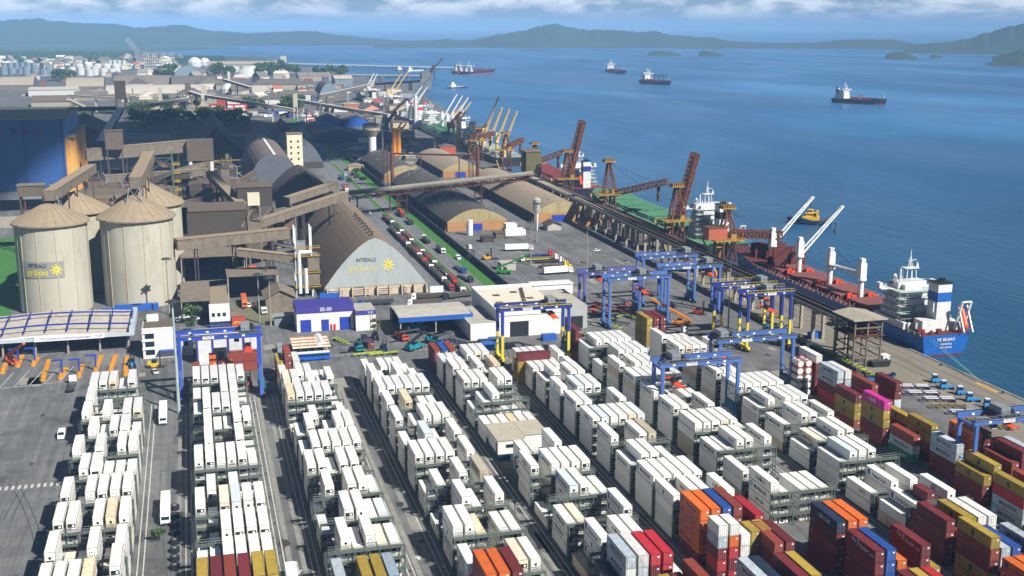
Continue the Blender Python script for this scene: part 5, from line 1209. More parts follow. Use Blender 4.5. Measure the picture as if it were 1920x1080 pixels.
# ---------------------------------------------------------------- buildings along the container yard
WALLW = mat('d7d6cf', .7, var=.1, dirt='a8a498', dscale=.2, damt=.4, key='whitewall'); PURB = mat('3c3488', .6, key='purplefascia'); ROOFG = mat('a9a498', .85, var=.15, dirt='807666', dscale=.2, damt=.5, key='greyroof'); DOORB = mat('203a9c', .5, key='doorblue'); SKYB = mat('1f56a8', .5, key='canopyblue')
T = Thing('substation_building', 'white flat building with purple fascia lettered SE-00 and blue doors', 'building', (50, 486, 0))
T.part('wall', MB().box(38.5, 486, 0, 62.5, 500, 8.2), WALLW); T.part('fascia', MB().box(38.2, 485.7, 8.2, 62.8, 500.3, 11).text('SE-00', (48.3, 485.65, 8.8), (1, 0, 0), (0, 0, 1), 1.6, 1, 5), [PURB, WHT]); T.part('roof', MB().box(38.6, 486, 10.4, 62.4, 500, 10.7), ROOFG)
for x, w, h in ((40, 4.5, 5.3), (48.8, 3.2, 5), (56.6, 4.6, 5.6)): T.part('door', MB().box(x, 485.85, 0, x+w, 486.05, h), DOORB)
for x in (52.7, 54.1): T.part('fire_cabinet', MB().box(x, 485.5, .4, x+.7, 485.95, 2.8), mat('d02020', key='firered'))
T = Thing('annex_building', 'small white annex with purple band between the lettered building and the blue canopy', 'building', (67, 482, 0))
T.part('wall', MB().box(63, 482, 0, 71.5, 496, 7), WALLW); T.part('fascia', MB().box(62.8, 481.8, 7, 71.7, 496.2, 8.8).text('TCP', (68, 481.75, 7.4), (1, 0, 0), (0, 0, 1), .9, 1, 2.4), [PURB, WHT]); T.part('roof', MB().box(63, 482, 8.8, 71.5, 496, 8.9), ROOFG)
T.part('stair', MB().box(70, 480.5, 0, 73, 481.6, .3).box(70, 480.5, 2.5, 73, 481.6, 2.8).box(70, 480.5, 5, 73, 481.6, 5.3).beam((70, 480.6, 0), (70, 480.6, 8), .2).beam((73, 480.6, 0), (73, 480.6, 8), .2), mat('6a5a30', key='stairy'))
T = Thing('repair_canopy', 'open workshop canopy with bright blue fascia and grey roof', 'canopy', (95, 468, 0))
T.part('roof', MB().prof([(0, 8), (0, 8.3), (12, 9), (24, 8.3), (24, 8)], (79, 466, 0), (0, 1, 0), (0, 0, 1), (1, 0, 0), 31), ROOFG); T.part('fascia', MB().box(78.7, 465.6, 6.6, 110.3, 466, 8.6).box(110, 466, 6.6, 110.4, 490, 8.6), SKYB)
mb = MB()
for x in (79.5, 94.5, 109.5):
    for y in (466.5, 489): mb.beam((x, y, 0), (x, y, 7.8), .5)
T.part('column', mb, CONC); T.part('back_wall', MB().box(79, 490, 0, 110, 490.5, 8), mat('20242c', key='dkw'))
T = Thing('maintenance_hall', 'large white hall with brown roof patches and a wide dark doorway', 'building', (125, 453, 0))
T.part('wall', MB().box(118, 456, 0, 146, 500, 11, 0).box(106.5, 454, 0, 118, 486, 7, 0).box(146, 462, 0, 160, 495, 10, 1), [WALLW, mat('9ea2a0', key='greywall')])
T.part('roof', MB().box(118.4, 456.4, 11, 145.6, 499.6, 11.15, 0).box(107, 454.4, 7, 117.8, 485.6, 7.1, 1).box(146.3, 462.3, 10, 159.7, 494.7, 10.1, 1), [mat('cdc6b4', .85, var=.1, dirt='9a8a70', damt=.4, key='creamroof'), ROOFG])
T.part('parapet', MB().box(117.8, 455.8, 11, 118.2, 500.2, 12.2).box(118, 500, 11, 160, 500.4, 12.4).box(117.8, 455.7, 9.2, 146.2, 456.1, 11.4), WHT)
T.part('door', MB().box(124, 455.8, 0, 132, 456.1, 6.5).box(149, 461.8, 0, 158, 462.1, 5.5), DARK)
mb = MB()
for x, y in ((122, 470), (128, 463), (124, 484), (137, 475), (133, 488), (140, 465)): mb.box(x, y, 11.15, x+3, y+3, 11.3)
for k in range(18): mb.box(131+k*.45, 458+k*2.1, 11.15, 132.4+k*.45, 459.2+k*2.1, 11.9)
T.part('skylight', mb, mat('4a3d30', key='skylt'))
T = Thing('roller_door_hall', 'white warehouse with tall roller doors in purple frames behind the second block', 'warehouse', (9, 447, 0))
T.part('wall', MB().box(-3, 447, 0, 20.5, 462, 10.5), WALLW); T.part('roof', MB().prof([(0, 10.5), (7.5, 11.8), (15, 10.5)], (-3.4, 447, 0), (0, 1, 0), (0, 0, 1), (1, 0, 0), 24.3), mat('c2bba6', .85, key='cr2'))
for k in range(4): T.part('roller_door', MB().box(-2.2+k*5.8, 446.8, 0, 2.6+k*5.8, 447.05, 9.6) if k != 1 else MB().box(3.6, 446.8, 6.4, 8.4, 447.05, 9.6).box(3.6, 446.7, .05, 8.4, 446.9, 6.4, 1), [mat('c9cccb', .5, key='roller'), DARK])
mb = MB()
for k in range(5): mb.box(-2.9+k*5.8, 446.6, 0, -2.3+k*5.8, 447, 10.4)
mb.box(-3, 446.6, 9.8, 20.5, 447, 10.4); T.part('door_frame', mb, PURB)
T = Thing('gate_office', 'three-storey white office with flat brown roof beside the gate canopy', 'building', (-17, 461, 0))
T.part('wall', MB().box(-23, 461, 0, -11, 478, 11.5), WALLW); T.part('roof', MB().box(-22.6, 461.4, 11.5, -11.4, 477.6, 11.7), BROWN); T.part('parapet', MB().box(-23, 460.9, 11.5, -11, 461.3, 12.2).box(-11.4, 461.3, 11.5, -11, 478, 12.2), WHT)
for z in (1.5, 4.8, 8): T.part('window', MB().box(-22, 460.85, z, -18.6, 461.02, z+2).box(-23.3, 460.6, z+2.1, -18.2, 461, z+2.5, 1), [GLASS, WHT])
T.part('rooftop_tank', MB().box(-21.5, 474, 11.7, -17, 477, 14), WALLW); T.part('awning', MB().box(-17, 458.5, 2.9, -7, 461, 3.3), DOORB)
T = Thing('gate_hut', 'small white hut with one dark window right of the gate office', 'building', (-8, 462, 0)); T.part('wall', MB().box(-10, 462, 0, -4.2, 470, 7.5), WALLW); T.part('window', MB().box(-7.8, 461.9, 4, -6, 462.05, 6.4), DARK); T.part('roof', MB().box(-10.2, 461.8, 7.5, -4, 470.2, 7.8), ROOFG)
# gate canopy with wavy roof frames
T = Thing('gate_canopy', 'long gate canopy with wavy navy trusses over its roof and a white sign', 'canopy', (-50, 476, 0))
def wave(x): return 8.6+.9*math.sin((x+80)/14)
mb = MB(); xs = [-100+k*4 for k in range(19)]
for a, b in zip(xs, xs[1:]):
    mb.face([(a, 475, wave(a)-1), (b, 475, wave(b)-1), (b, 511, wave(b)+.2), (a, 511, wave(a)+.2)], 0); mb.face([(a, 475, wave(a)-1.6), (a, 511, wave(a)-.4), (b, 511, wave(b)-.4), (b, 475, wave(b)-1.6)], 0)
    mb.face([(a, 475, wave(a)-1.6), (b, 475, wave(b)-1.6), (b, 475, wave(b)-1), (a, 475, wave(a)-1)], 1)
T.part('roof', mb, [mat('b3aca0', .8, var=.25, dirt='8a7464', dscale=.25, damt=.7, key='canroof'), WHT])
T.part('fascia', MB().box(-100, 474.4, 6.3, -27, 474.9, 7.6).box(-28.5, 475, 6.4, -26.5, 511, 9.4), mat('a9b4bd', .6, key='fasc'))
for y in (480, 500):
    mb = MB()
    for a, b in zip(xs, xs[1:]): mb.beam((a, y, wave(a)+1.9), (b, y, wave(b)+1.9), .55, .55)
    T.part('wave_truss', mb, BLUE_D)
mb = MB()
for x in xs[::2]: mb.beam((x, 477, wave(x)), (x, 503, wave(x)+2.2), .4); mb.beam((x, 480, wave(x)-.6), (x, 480, wave(x)+2), .3); mb.beam((x, 500, wave(x)), (x, 500, wave(x)+2), .3)
T.part('cross_frame', mb, BLUE_D)
T.part('sign', MB().box(-64, 474.1, 6.2, -38, 474.35, 8.2).text('TCP  terminal de contêineres de paranaguá', (-62, 474.05, 6.8), (1, 0, 0), (0, 0, 1), .8, 1, 19).text('TCP', (-41.5, 474.05, 6.7), (1, 0, 0), (0, 0, 1), 1, 1, 2.8), [WHT, TXT_B])
mb = MB()
for x in (-88, -76, -64, -52, -40, -29): mb.beam((x, 477, 0), (x, 477, 7.2), .7); mb.beam((x, 505, 0), (x, 505, 8), .7)
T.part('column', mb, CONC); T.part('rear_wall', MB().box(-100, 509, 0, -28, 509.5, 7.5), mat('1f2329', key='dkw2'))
YOR = mat('cf8d1a', .6, dirt='a86a14', damt=.4, key='islandyellow')
for i, (u, v, u2, v2) in enumerate(((4, 700, 14, 678), (33, 688, 42, 668), (62, 686, 72, 672), (80, 714, 92, 676), (113, 710, 125, 692), (147, 708, 155, 686), (178, 700, 190, 668), (207, 696, 217, 668), (235, 704, 238, 670))):
    a, b = G(u, v), G(u2, v2); T = Thing('toll_island', 'yellow-orange traffic island, %s from the left in the gate plaza' % ORD[i], 'traffic island', a, group='yellow traffic islands of the gate')
    d = (b-a).normalized(); mb = MB().beam(a+Vector((0, 0, .3)), b+Vector((0, 0, .3)), 1.7, .7).cyl(a+Vector((0, 0, -.05)), a+Vector((0, 0, .66)), 1.05, seg=10); T.part('kerb', mb, YOR)
    T.part('bollard', MB().cyl(a+Vector((0, 0, .6)), a+Vector((0, 0, 1.9)), .35, seg=8).cyl(a+d*2.5+Vector((0, 0, .6)), a+d*2.5+Vector((0, 0, 1.6)), .3, seg=8), YOR)
    if i in (1, 2, 4, 5, 6): T.part('scanner_post', MB().beam(a+d*4, a+d*4+Vector((0, 0, 6)), .6).beam(a+d*4+Vector((-3.4, 0, 6)), a+d*4+Vector((.5, 0, 6)), .7, .5), DOORB)
# striped tents
for k in range(5):
    x = 33.6+k*3.0; T = Thing('striped_awning', 'cream and brown striped awning, %s from the left of its row' % ORD[k], 'awning', (x, 452, 0), group='striped awnings before the lettered building')
    mb = MB()
    for q in range(8): mb.box(x, 449+q*1.9, 3.2+.1*q, x+2.9, 449+q*1.9+1.9, 3.35+.1*q, q % 2)
    T.part('cloth', mb, [mat('e3d8c2', .7, key='tentc'), mat('a77a58', .8, key='tentb')]); T.part('pole', MB().beam((x+.1, 449.2, 0), (x+.1, 449.2, 3.2), .1).beam((x+2.8, 463.5, 0), (x+2.8, 463.5, 3.9), .1), STL)
for k in range(4):
    y = 452+k*3.6; solid('white_tent', MB().prof([(0, 3), (2.6, 4.6), (5.2, 3), (5.2, 2.6), (0, 2.6)], (42.5, y, 0), (1, 0, 0), (0, 0, 1), (0, 1, 0), 3.4).beam((42.6, y, 0), (42.6, y, 2.7), .12).beam((47.6, y, 0), (47.6, y, 2.7), .12), WHT, 'white peaked tent, %s in the row beside the striped awnings' % ORD[k], 'tent', 'white peaked tents')
T = Thing('parked_bus', 'bright blue bus with white roof parked before the striped awnings', 'bus', (34, 441, 0))
T.part('body', MB().box(34.2, 441, .5, 47.2, 443.5, 3.1, 0).box(34.2, 441, 3.1, 47.2, 443.5, 3.3, 1), [mat('1858b8', .4, key='busblue'), WHT]); T.part('window', MB().box(34.6, 440.95, 1.9, 46.8, 441.02, 2.7), GLASS)
mb = MB()
for x in (36.5, 44.5): mb.cyl((x, 440.9, .5), (x, 441.2, .5), .5, seg=10)
T.part('wheel', mb, RUB)
# reefer washing office in the fifth block
T = Thing('yard_office', 'white office hut with flat beige roof in the middle of the fifth block', 'building', (90, 322, 0))
T.part('wall', MB().box(83, 319, 2, 91.5, 334, 6.3, 0).box(91.5, 322, 2, 99, 334, 6.3, 0).box(83, 319.2, 0, 99, 334, 2, 1), [WALLW, mat('1f3f5c', key='bs')]); T.part('roof', MB().box(82.7, 318.7, 6.3, 91.6, 334.3, 6.6).box(91.7, 321.7, 6.3, 99.3, 334.3, 6.6), mat('a8a08e', .85, key='hutroof'))
T.part('door', MB().box(82.9, 320, 2.2, 83.1, 321.2, 5.2), mat('8e2434', key='doorred')); T.part('window', MB().box(85.5, 318.85, 4, 88.5, 319.05, 5), GLASS)
# light masts
def mast(x, y, h, label, name='light_mast', lamps=6, m=None, th=.6):
    T = Thing(name, label, 'light mast', (x, y, 0), group='tall floodlight masts')
    T.part('pole', MB().cyl((x, y, 0), (x, y, h), th, th*.5, 10), m or mat('9fb0ae', .5, key='mastg'))
    mb = MB().cyl((x, y, h-.5), (x, y, h), 1.6, 1.6, 10)
    for k in range(lamps): a = 2*PI*k/lamps; mb.cb((x+1.9*math.cos(a), y+1.9*math.sin(a), h-.5), (.7, .7, .5))
    T.part('floodlight_ring', mb, DGREY)
    return T
mast(-9.3, 389.5, 39, 'tall pale floodlight mast with green-grey pole at the left of the second block')
for (u, v, h, lab) in ((995, 497, 24, 'floodlight mast with an orange base in the truck park'), (1006, 455, 24, 'floodlight mast by the beige roofed quay warehouse'), (1100, 500, 22, 'floodlight mast beside the yellow truck cabs'), (1365, 620, 30, 'floodlight mast behind the yellow-legged gantries'), (487, 605, 22, 'white mast behind the parked cars'), (508, 612, 22, 'white mast closest to the lettered building'), (318, 590, 26, 'pale mast right of the front right silo')):
    p = G(u, v); mast(p.x, p.y, h, lab, m=mat('8f8c80', .6, key='mast2'), th=.4)
# ---------------------------------------------------------------- road, median, wall
rd = MB().face([(108, 500, .012), (142, 500, .012), (142, 1560, .012), (108, 1560, .012)]); struct('road', rd, mat('6f7072', .85, var=.2, scale=.2, dirt='4c4c4c', dscale=.15, damt=.5, stretch=(1, .1, 1), key='roadasphalt'))
GRASS = mat('356a20', .95, var=.4, scale=.4, dirt='4d7a2c', dscale=.3, damt=.6, key='grassy')
struct('median_grass', MB().box(125.2, 525, 0, 128.4, 1560, .17), GRASS); struct('verge_grass', MB().box(137, 520, 0, 144.5, 1500, .15), GRASS)
struct('kerb', MB().box(124.9, 524.7, 0, 125.2, 1560, .2).box(128.4, 524.7, 0, 128.7, 1560, .2).box(136.6, 520, 0, 137, 1500, .2), CONC)
struct('left_verge', MB().face([(106.5, 555, .02), (108, 555, .02), (110, 900, .02), (101, 900, .02)]), mat('8a8560', .95, var=.3, key='dryverge'))
struct('gate_lawn', MB().face([(-200, 470, .03), (-84, 520, .03), (-82, 600, .03), (-100, 760, .03), (-260, 760, .03)]), GRASS)
struct('site_dirt', MB().face([(14, 508, .03), (46, 508, .03), (46, 550, .03), (14, 550, .03)]), mat('6b6a4c', .95, var=.25, key='olivedirt'))
mb = MB()
for x in (112.5, 116.7, 120.9, 132.5):
    for k in range(60): y = 540+k*16; mb.face([(x, y, .02), (x+.15, y, .02), (x+.15, y+6, .02), (x, y+6, .02)])
# yard markings: lane lines, hatch fields
for b in range(1, 9):
    x = BX[b]
    for dx in (-3.0, -1.6, 18.7, 20.1):
        if b == 1 and dx < 0: continue
        mb.face([(x+dx, 150, .016), (x+dx+.28, 150, .016), (x+dx+.28, 402, .016), (x+dx, 402, .016)])
for k in range(26): mb.face([(45+k*2.4, 446, .016), (46.2+k*2.4, 446, .016), (46.2+k*2.4, 446.6, .016), (45+k*2.4, 446.6, .016)])
for k in range(20): mb.face([(20.5+k*.9, 433, .016), (21+k*.9, 433, .016), (21.2+k*.9, 434.4, .016), (20.7+k*.9, 434.4, .016)]); mb.face([(20.5+k*.9, 426, .016), (21+k*.9, 426, .016), (21.2+k*.9, 427.4, .016), (20.7+k*.9, 427.4, .016)])
for k in range(9): mb.face([(-92+k*5, 432+k*.6, .016), (-91.7+k*5, 432+k*.6, .016), (-90+k*5.2, 452+k*.6, .016), (-90.3+k*5.2, 452+k*.6, .016)])
mb.face([(-100, 431, .016), (-50, 437, .016), (-50, 437.4, .016), (-100, 431.4, .016)])
for k in range(12): mb.face([(-58+k*1.7, 333, .016), (-57.2+k*1.7, 333, .016), (-57.2+k*1.7, 336, .016), (-58+k*1.7, 336, .016)])
for x, y in ((47.6, 262), (18.5, 262), (77, 300)):
    mb.face([(x, y, .016), (x+.4, y, .016), (x+.4, y+5, .016), (x, y+5, .016)]); mb.face([(x-.8, y, .016), (x+.2, y-2.4, .016), (x+1.2, y, .016)])
struct('lane_marking', mb, mat('b9b8ae', .8, var=.35, scale=1.2, dirt='6d6c68', dscale=.8, damt=.8, key='linepaint'))
# dark wheel runways of the gantries and oil patches
mb = MB(); rp = random.Random(3)
for b in range(2, 9):
    for dx in (-5.2, 20.9): x = BX[b]+dx; mb.face([(x, 150, .008), (x+1.2, 150, .008), (x+1.2, 402, .008), (x, 402, .008)])
struct('wheel_runway', mb, mat('8a8880', .9, var=.3, dirt='4a4845', dscale=.5, damt=.6, key='runway'))
mb = MB()
for k in range(210):
    x = rp.uniform(-60, 262); y = rp.uniform(180, 690); r_ = rp.uniform(.4, 1.8)
    if k < 60: x = rp.uniform(-76, -56); y = 250+k*3.4; r_ = rp.uniform(1, 2.2); x = -46-(y-250)*.13+rp.uniform(-1, 1)-18
    mb.face([(x+math.cos(q*PI/4)*r_*rp.uniform(.5, 1.2), y+math.sin(q*PI/4)*r_*rp.uniform(1, 2.4), .011) for q in range(8)])
struct('oil_stains', mb, mat('3a3836', .8, var=.3, key='oil'))
struct('quay_apron', MB().face([(241, 300, .005), (273.6, 250, .005), (273.6, 560, .005), (241, 560, .005)]), mat('7d7668', .9, var=.25, scale=.1, dirt='4c443a', dscale=.12, damt=.8, stretch=(1, .15, 1), key='apron'))
mb = MB()
for x in (258, 262.5, 268.5): mb.box(x, 150, .0, x+.16, 1400, .05)
struct('crane_rail', mb, DGREY)
mb = MB().face([(112, 505, 0), (112, 506, 0), (113, 506, 0)])
T = Thing('boundary_wall', 'long dark boundary wall between the road and the truck park', 'wall', (146, 510, 0)); T.part('panel', MB().box(145.6, 512, 0, 146.1, 1320, 3.6), mat('2b3340', .85, var=.2, key='wallnavy'))
mb = MB()
for k in range(100): mb.box(145.4, 512+k*8, 0, 146.3, 512.5+k*8, 3.9)
T.part('post', mb, mat('39414c', key='wp'))
solid('low_wall', MB().box(107, 541, 0, 113.5, 541.6, 4.2), WHT, 'white wall panel at the right foot of the starred warehouse', 'wall')
T = Thing('yard_fence', 'dark concrete barrier beside the yellow-green chassis row on the quay', 'wall', (236, 400, 0)); T.part('panel', MB().box(236, 372, 0, 236.6, 470, 1.8), BRD)
# ---------------------------------------------------------------- quay warehouses
def quayhall(x0, x1, y0, y1, ze, za, roofm, label):
    T = archhall('quay_warehouse', x0, x1, y0, y1, ze, za, label, roofm, mat('a3966a', .85, var=.2, scale=.3, dirt='5f5538', dscale=.4, damt=.6, stretch=(1, 1, .2), key='mossgable'), mat('5b4a3e', .9, key='qwall'), 1.9, group='arched roof warehouses on the quay', n=14)
    w = x1-x0; mb = MB().box(x0+.5, y0-.15, 0, x1-.5, y0+.1, ze, 0)
    mb.box(x0+w*.32, y0-.25, 0, x0+w*.58, y0-.1, ze*.75, 1)
    T.part('front_wall', mb, [mat('a8794a', .85, dirt='7a6248', damt=.6, key='orangewall'), DOORB])
    rq = random.Random(int(x0)); mb = MB()
    for k in range(34):
        t = rq.uniform(.15, .85); yy = rq.uniform(y0+6, y1-8); aa = x0+w*t; zz = ze+(za-ze)*(1-abs(2*t-1)**1.9)+.15; mb.box(aa, yy, zz, aa+.5, yy+rq.uniform(2, 5), zz+.12)
    T.part('skylight', mb, mat('a9a9a0', key='skyl2')); return T
ASPH = mat('4a4742', .9, var=.2, scale=.06, dirt='2f2e2e', dscale=.02, damt=.6, key='tarroof'); BEIR = mat('958570', .9, var=.15, scale=.1, dirt='7a6a58', dscale=.1, damt=.4, key='beigeroof')
quayhall(152, 192, 712, 925, 6, 14, ASPH, 'long dark tar-roofed arched warehouse on the quay beside the boundary wall')
quayhall(215, 254, 732, 925, 6, 13.5, BEIR, 'long beige-roofed arched warehouse beside the quay gallery')
quayhall(152, 186, 960, 1090, 6, 13.5, ASPH, 'shorter grey arched warehouse beyond the conveyor bridge')
quayhall(205, 240, 975, 1100, 6, 12.5, BEIR, 'shorter beige arched warehouse beyond the conveyor bridge')
T = Thing('water_column', 'white cylindrical tank standing at the gable of the dark tar-roofed warehouse', 'tank', (160, 700, 0)); T.part('tank', MB().cyl((163.5, 697, 0), (163.5, 697, 9.5), 1.9, seg=12), WHT)
p = G(1177, 0) if 0 else None
T = Thing('water_tower', 'grey-white bulb water tower near the beige quay warehouse corner', 'water tower', (209, 700, 0)); T.part('tank', MB().cyl((208.5, 703, 12), (208.5, 703, 20), 2.1, 2.6, 12).cyl((208.5, 703, 20), (208.5, 703, 21), 2.6, 1, 12), mat('9a9a92', .8, var=.3, key='wt')); T.part('stem', MB().cyl((208.5, 703, 0), (208.5, 703, 12), .8, 1.2, 10), WHT)
for (x0, x1, y0, y1, z, za, lab) in ((215, 224, 700, 710, 3.5, 5.5, 'small dark-roofed lodge at the beige warehouse gable, left one'), (240, 247, 705, 716, 4, 5.6, 'small ochre lodge at the beige warehouse gable, right one')): gablehall('quay_lodge', x0, x1, y0, y1, z, za, lab, mat('4a443c', key='lodge'), mat('b0713a' if x0 > 230 else 'a9a498', key='lodgew%d' % x0), cat='hut')
T = Thing('white_cabin', 'stepped white cabin beside the dark tar-roofed warehouse', 'building', (187, 690, 0)); T.part('wall', MB().box(184, 688, 0, 197, 697, 3.6).box(185, 690, 3.6, 192, 697, 7), WALLW)
for (u, v, w, l, h, m, lab) in ((930, 448, 5, 8, 3.5, 'BROWN', 'rusty lean-to behind the parked trucks'), (905, 455, 7, 6, 3, 'BRD', 'dark shack by the boundary wall'), (940, 508, 8, 7, 4, 'ROOFG', 'grey block hut by the boundary wall'), (1000, 555, 20, 8, 5, 'WHT', 'white flat annex behind the maintenance hall')):
    p = G(u, v); solid('yard_hut', MB().box(p.x, p.y, 0, p.x+w, p.y+l, h).box(p.x-.4, p.y-.4, h, p.x+w+.4, p.y+l+.4, h+.3), globals()[m], lab, 'hut')
for (x, y, lab) in ((154, 928, 'pair of rusty vent stacks left of the conveyor bridge'), (219, 905, 'pair of rusty vent stacks beside the olive transfer house')):
    T = Thing('vent_stack', lab, 'stack', (x, y, 0)); T.part('stack', MB().cyl((x, y, 0), (x, y, 33), 1.5, seg=10), RUST)
    mb = MB()
    for sx in (-4, -7):
        for sy in (-2, 2): mb.beam((x+sx, y+sy, 0), (x+sx, y+sy, 34), .4)
    for k in range(11): mb.beam((x-7, y-2, k*3), (x-4, y-2, k*3+3), .25); mb.beam((x-7, y-2, k*3), (x-4, y-2, k*3), .25)
    T.part('lattice', mb, RUSTD)
solid('overhead_pipe', MB().beam((155, 928, 27), (219, 905, 26), 1.6, 1.4).beam((176, 920, 0), (176, 920, 27), .8).beam((205, 910, 0), (205, 910, 26), .8), RUSTD, 'rusty overhead duct joining the two pairs of vent stacks', 'duct')
T = Thing('grain_column', 'concrete mushroom-topped tower beside the road', 'tower', (150, 1100, 0)); p = G(699, 305); T.o.location = (p.x, p.y, 0); T.loc = Vector((p.x, p.y, 0))
T.part('stem', MB().cyl((p.x, p.y, 0), (p.x, p.y, 25), 3.6, seg=14), WHT); T.part('head', MB().cyl((p.x, p.y, 25), (p.x, p.y, 31), 4, 7.5, 14).cyl((p.x, p.y, 31), (p.x, p.y, 32.5), 7.5, 7, 14), mat('8f8668', key='mush'))

pa, pb = MB(), MB(); rq = random.Random(15)
for k in range(170):
    x = rq.uniform(-120, 262); y = rq.uniform(180, 700) if x > -30 else rq.uniform(180, 450); w = rq.uniform(1.5, 7); d = rq.uniform(2, 16)
    if y > 505 and x < 150: continue
    (pa if k % 3 else pb).face([(x, y, .007), (x+w, y, .007), (x+w, y+d, .007), (x, y+d, .007)])
struct('asphalt_patches', pa, mat('5a5a58', .9, var=.25, scale=.6, key='patchdark')); struct('concrete_patches', pb, mat('918d82', .9, var=.25, scale=.6, dirt='5f5c55', damt=.6, key='patchlight'))
mb = MB()
for k in range(46):
    x = rq.uniform(-110, 260); y = rq.uniform(190, 470); a = rq.uniform(-.25, .25); ln = rq.uniform(15, 60); c_ = rq.uniform(-.006, .006)
    for o_ in (0, 1.9):
        P_ = [(x+o_+math.sin(a+c_*q*3)*q*ln/10, y+q*ln/10) for q in range(11)]
        for p, q in zip(P_, P_[1:]): mb.face([(p[0], p[1], .013), (p[0]+.35, p[1], .013), (q[0]+.35, q[1], .013), (q[0], q[1], .013)])
struct('tyre_tracks', mb, mat('4b4a48', .85, var=.3, scale=.8, key='tyretrack'))
mb = MB()
for b in range(2, 9):
    for k in range(12): x = BX[b]+19.2; y = 200+k*18; mb.box(x, y, .001, x+.6, y+1.6, .02)
struct('drain_grates', mb, DGREY)
# ---------------------------------------------------------------- vehicles
VM = {}
def vm(k, f):
    if k not in VM: VM[k] = f()
    return VM[k]
def wheels_mb(ys, w=2.4, r=.5):
    mb = MB()
    for y in ys:
        for s in (0, 1): mb.cyl((s*(w-.35), y, r), (s*(w-.35)+.35, y, r), r, seg=10)
    return mb
def cpart(o, name, key, f, mats):
    return link(name, vm(key, lambda: f().mesh(name, mats)), o)
def paint(h): return mat(h, .4, var=.06, rnd=.1, key='paint_'+h)
def truck(x, y, rz, cab, kind, tr, label, group='trucks queuing and parked along the port road', L_=13.6):
    """nose toward -Y at rz=0; origin at the front left wheel"""
    o = bpy.data.objects.new('truck', None); COL.objects.link(o); o.location = (x, y, 0); o.rotation_euler = (0, 0, rz); tag(o, label, 'truck', group)
    cpart(o, 'cab', ('cab', cab), lambda: MB().prof([(0, .6), (0, 1.7), (.25, 2.6), (.7, 3.0), (2.2, 3.3), (2.3, .6)], (0, 0, 0), (0, 1, 0), (0, 0, 1), (1, 0, 0), 2.45, 0).box(.2, -.06, .45, 2.25, .05, .85, 1), [paint(cab), DGREY])
    cpart(o, 'windshield', 'ws', lambda: MB().face([(.2, -.03, 1.72), (2.25, -.03, 1.72), (2.25, .22, 2.55), (.2, .22, 2.55)]).box(-.02, .5, 1.8, 2.47, 1.3, 2.5), GLASS)
    cpart(o, 'chassis', 'ch', lambda: MB().box(.7, 1, .55, 1.75, 6.5, .95), DGREY)
    cpart(o, 'wheel', 'wh', lambda: wheels_mb((1.1, 4.6, 5.8)), RUB)
    if kind:
        cpart(o, 'wheel', ('wt', L_), lambda: wheels_mb((L_-1.2, L_, L_+1.2)), RUB)
        if kind == 'box': f = lambda: MB().box(0, 2.9, 1.1, 2.45, 2.9+L_, 3.95)
        elif kind == 'grain': f = lambda: MB().box(0, 2.9, 1.1, 2.45, 2.9+L_, 2.7, 0).prof([(0, 2.7), (2.45, 2.7), (1.2, 3.05)], (0, 2.9, 0), (1, 0, 0), (0, 0, 1), (0, 1, 0), L_, 1)
        elif kind == 'tank': f = lambda: MB().cyl((1.22, 3, 2.2), (1.22, 2.9+L_, 2.2), 1.15, seg=12)
        elif kind == 'flat': f = lambda: MB().box(0, 3, 1.05, 2.45, 2.9+L_, 1.25).box(.6, 3, .75, 1.85, 2.9+L_, 1.05)
        else: f = None
        cpart(o, 'trailer', (kind, tr, L_), f, [paint(tr), mat('4a463e', .9, key='tarp')])
    return o
def car(x, y, rz, c, label, van=False):
    o = bpy.data.objects.new('parked_car', None); COL.objects.link(o); o.location = (x, y, 0); o.rotation_euler = (0, 0, rz); tag(o, label, 'van' if van else 'car', 'cars and vans around the port')
    if van:
        cpart(o, 'body', ('van', c), lambda: MB().prof([(0, .4), (0, 1.2), (.8, 1.3), (1.6, 2.2), (5.6, 2.2), (5.7, .4)], (0, 0, 0), (0, 1, 0), (0, 0, 1), (1, 0, 0), 2.0), paint(c)); cpart(o, 'window', 'vw', lambda: MB().face([(.1, .83, 1.36), (1.9, .83, 1.36), (1.9, 1.53, 2.15), (.1, 1.53, 2.15)]), GLASS)
        cpart(o, 'wheel', 'vwh', lambda: wheels_mb((1, 4.4), 2.0, .36), RUB)
    else:
        cpart(o, 'body', ('car', c), lambda: MB().prof([(0, .35), (0, .75), (1.1, .9), (4.3, .9), (4.4, .35)], (0, 0, 0), (0, 1, 0), (0, 0, 1), (1, 0, 0), 1.8), paint(c))
        cpart(o, 'cabin', ('carc', c), lambda: MB().prof([(1.0, .9), (1.8, 1.42), (3.3, 1.42), (4.1, .9)], (.12, 0, 0), (0, 1, 0), (0, 0, 1), (1, 0, 0), 1.56, 1).box(.2, 1.8, 1.38, 1.6, 3.3, 1.46, 0), [paint(c), GLASS])
        cpart(o, 'wheel', 'cwh', lambda: wheels_mb((.8, 3.5), 1.8, .32), RUB)
    return o
rv = random.Random(11)
TC = ['e8e8e4', '8e1f2a', 'e8e8e4', '2a2e33', 'c9c9c4', 'b82a2a', 'e8e8e4', '2a2e33']
TR = [('grain', '4a3a30', 'dark-tarped'), ('grain', '6e3424', 'rust-orange'), ('grain', '2b2f33', 'charcoal'), ('grain', '1d5a58', 'teal'), ('grain', '5a4a3c', 'brown'), ('grain', '3b3f44', 'slate grey'), ('box', '7a3a2c', 'red-brown boxy')]
CN = {'e8e8e4': 'white', 'b82a2a': 'red', '1d3f8e': 'blue', 'c9c9c4': 'silver', '8e1f2a': 'maroon', 'd07038': 'orange', '1f7a3a': 'green', 'e8c020': 'yellow', '2a2e33': 'black'}
n = 0
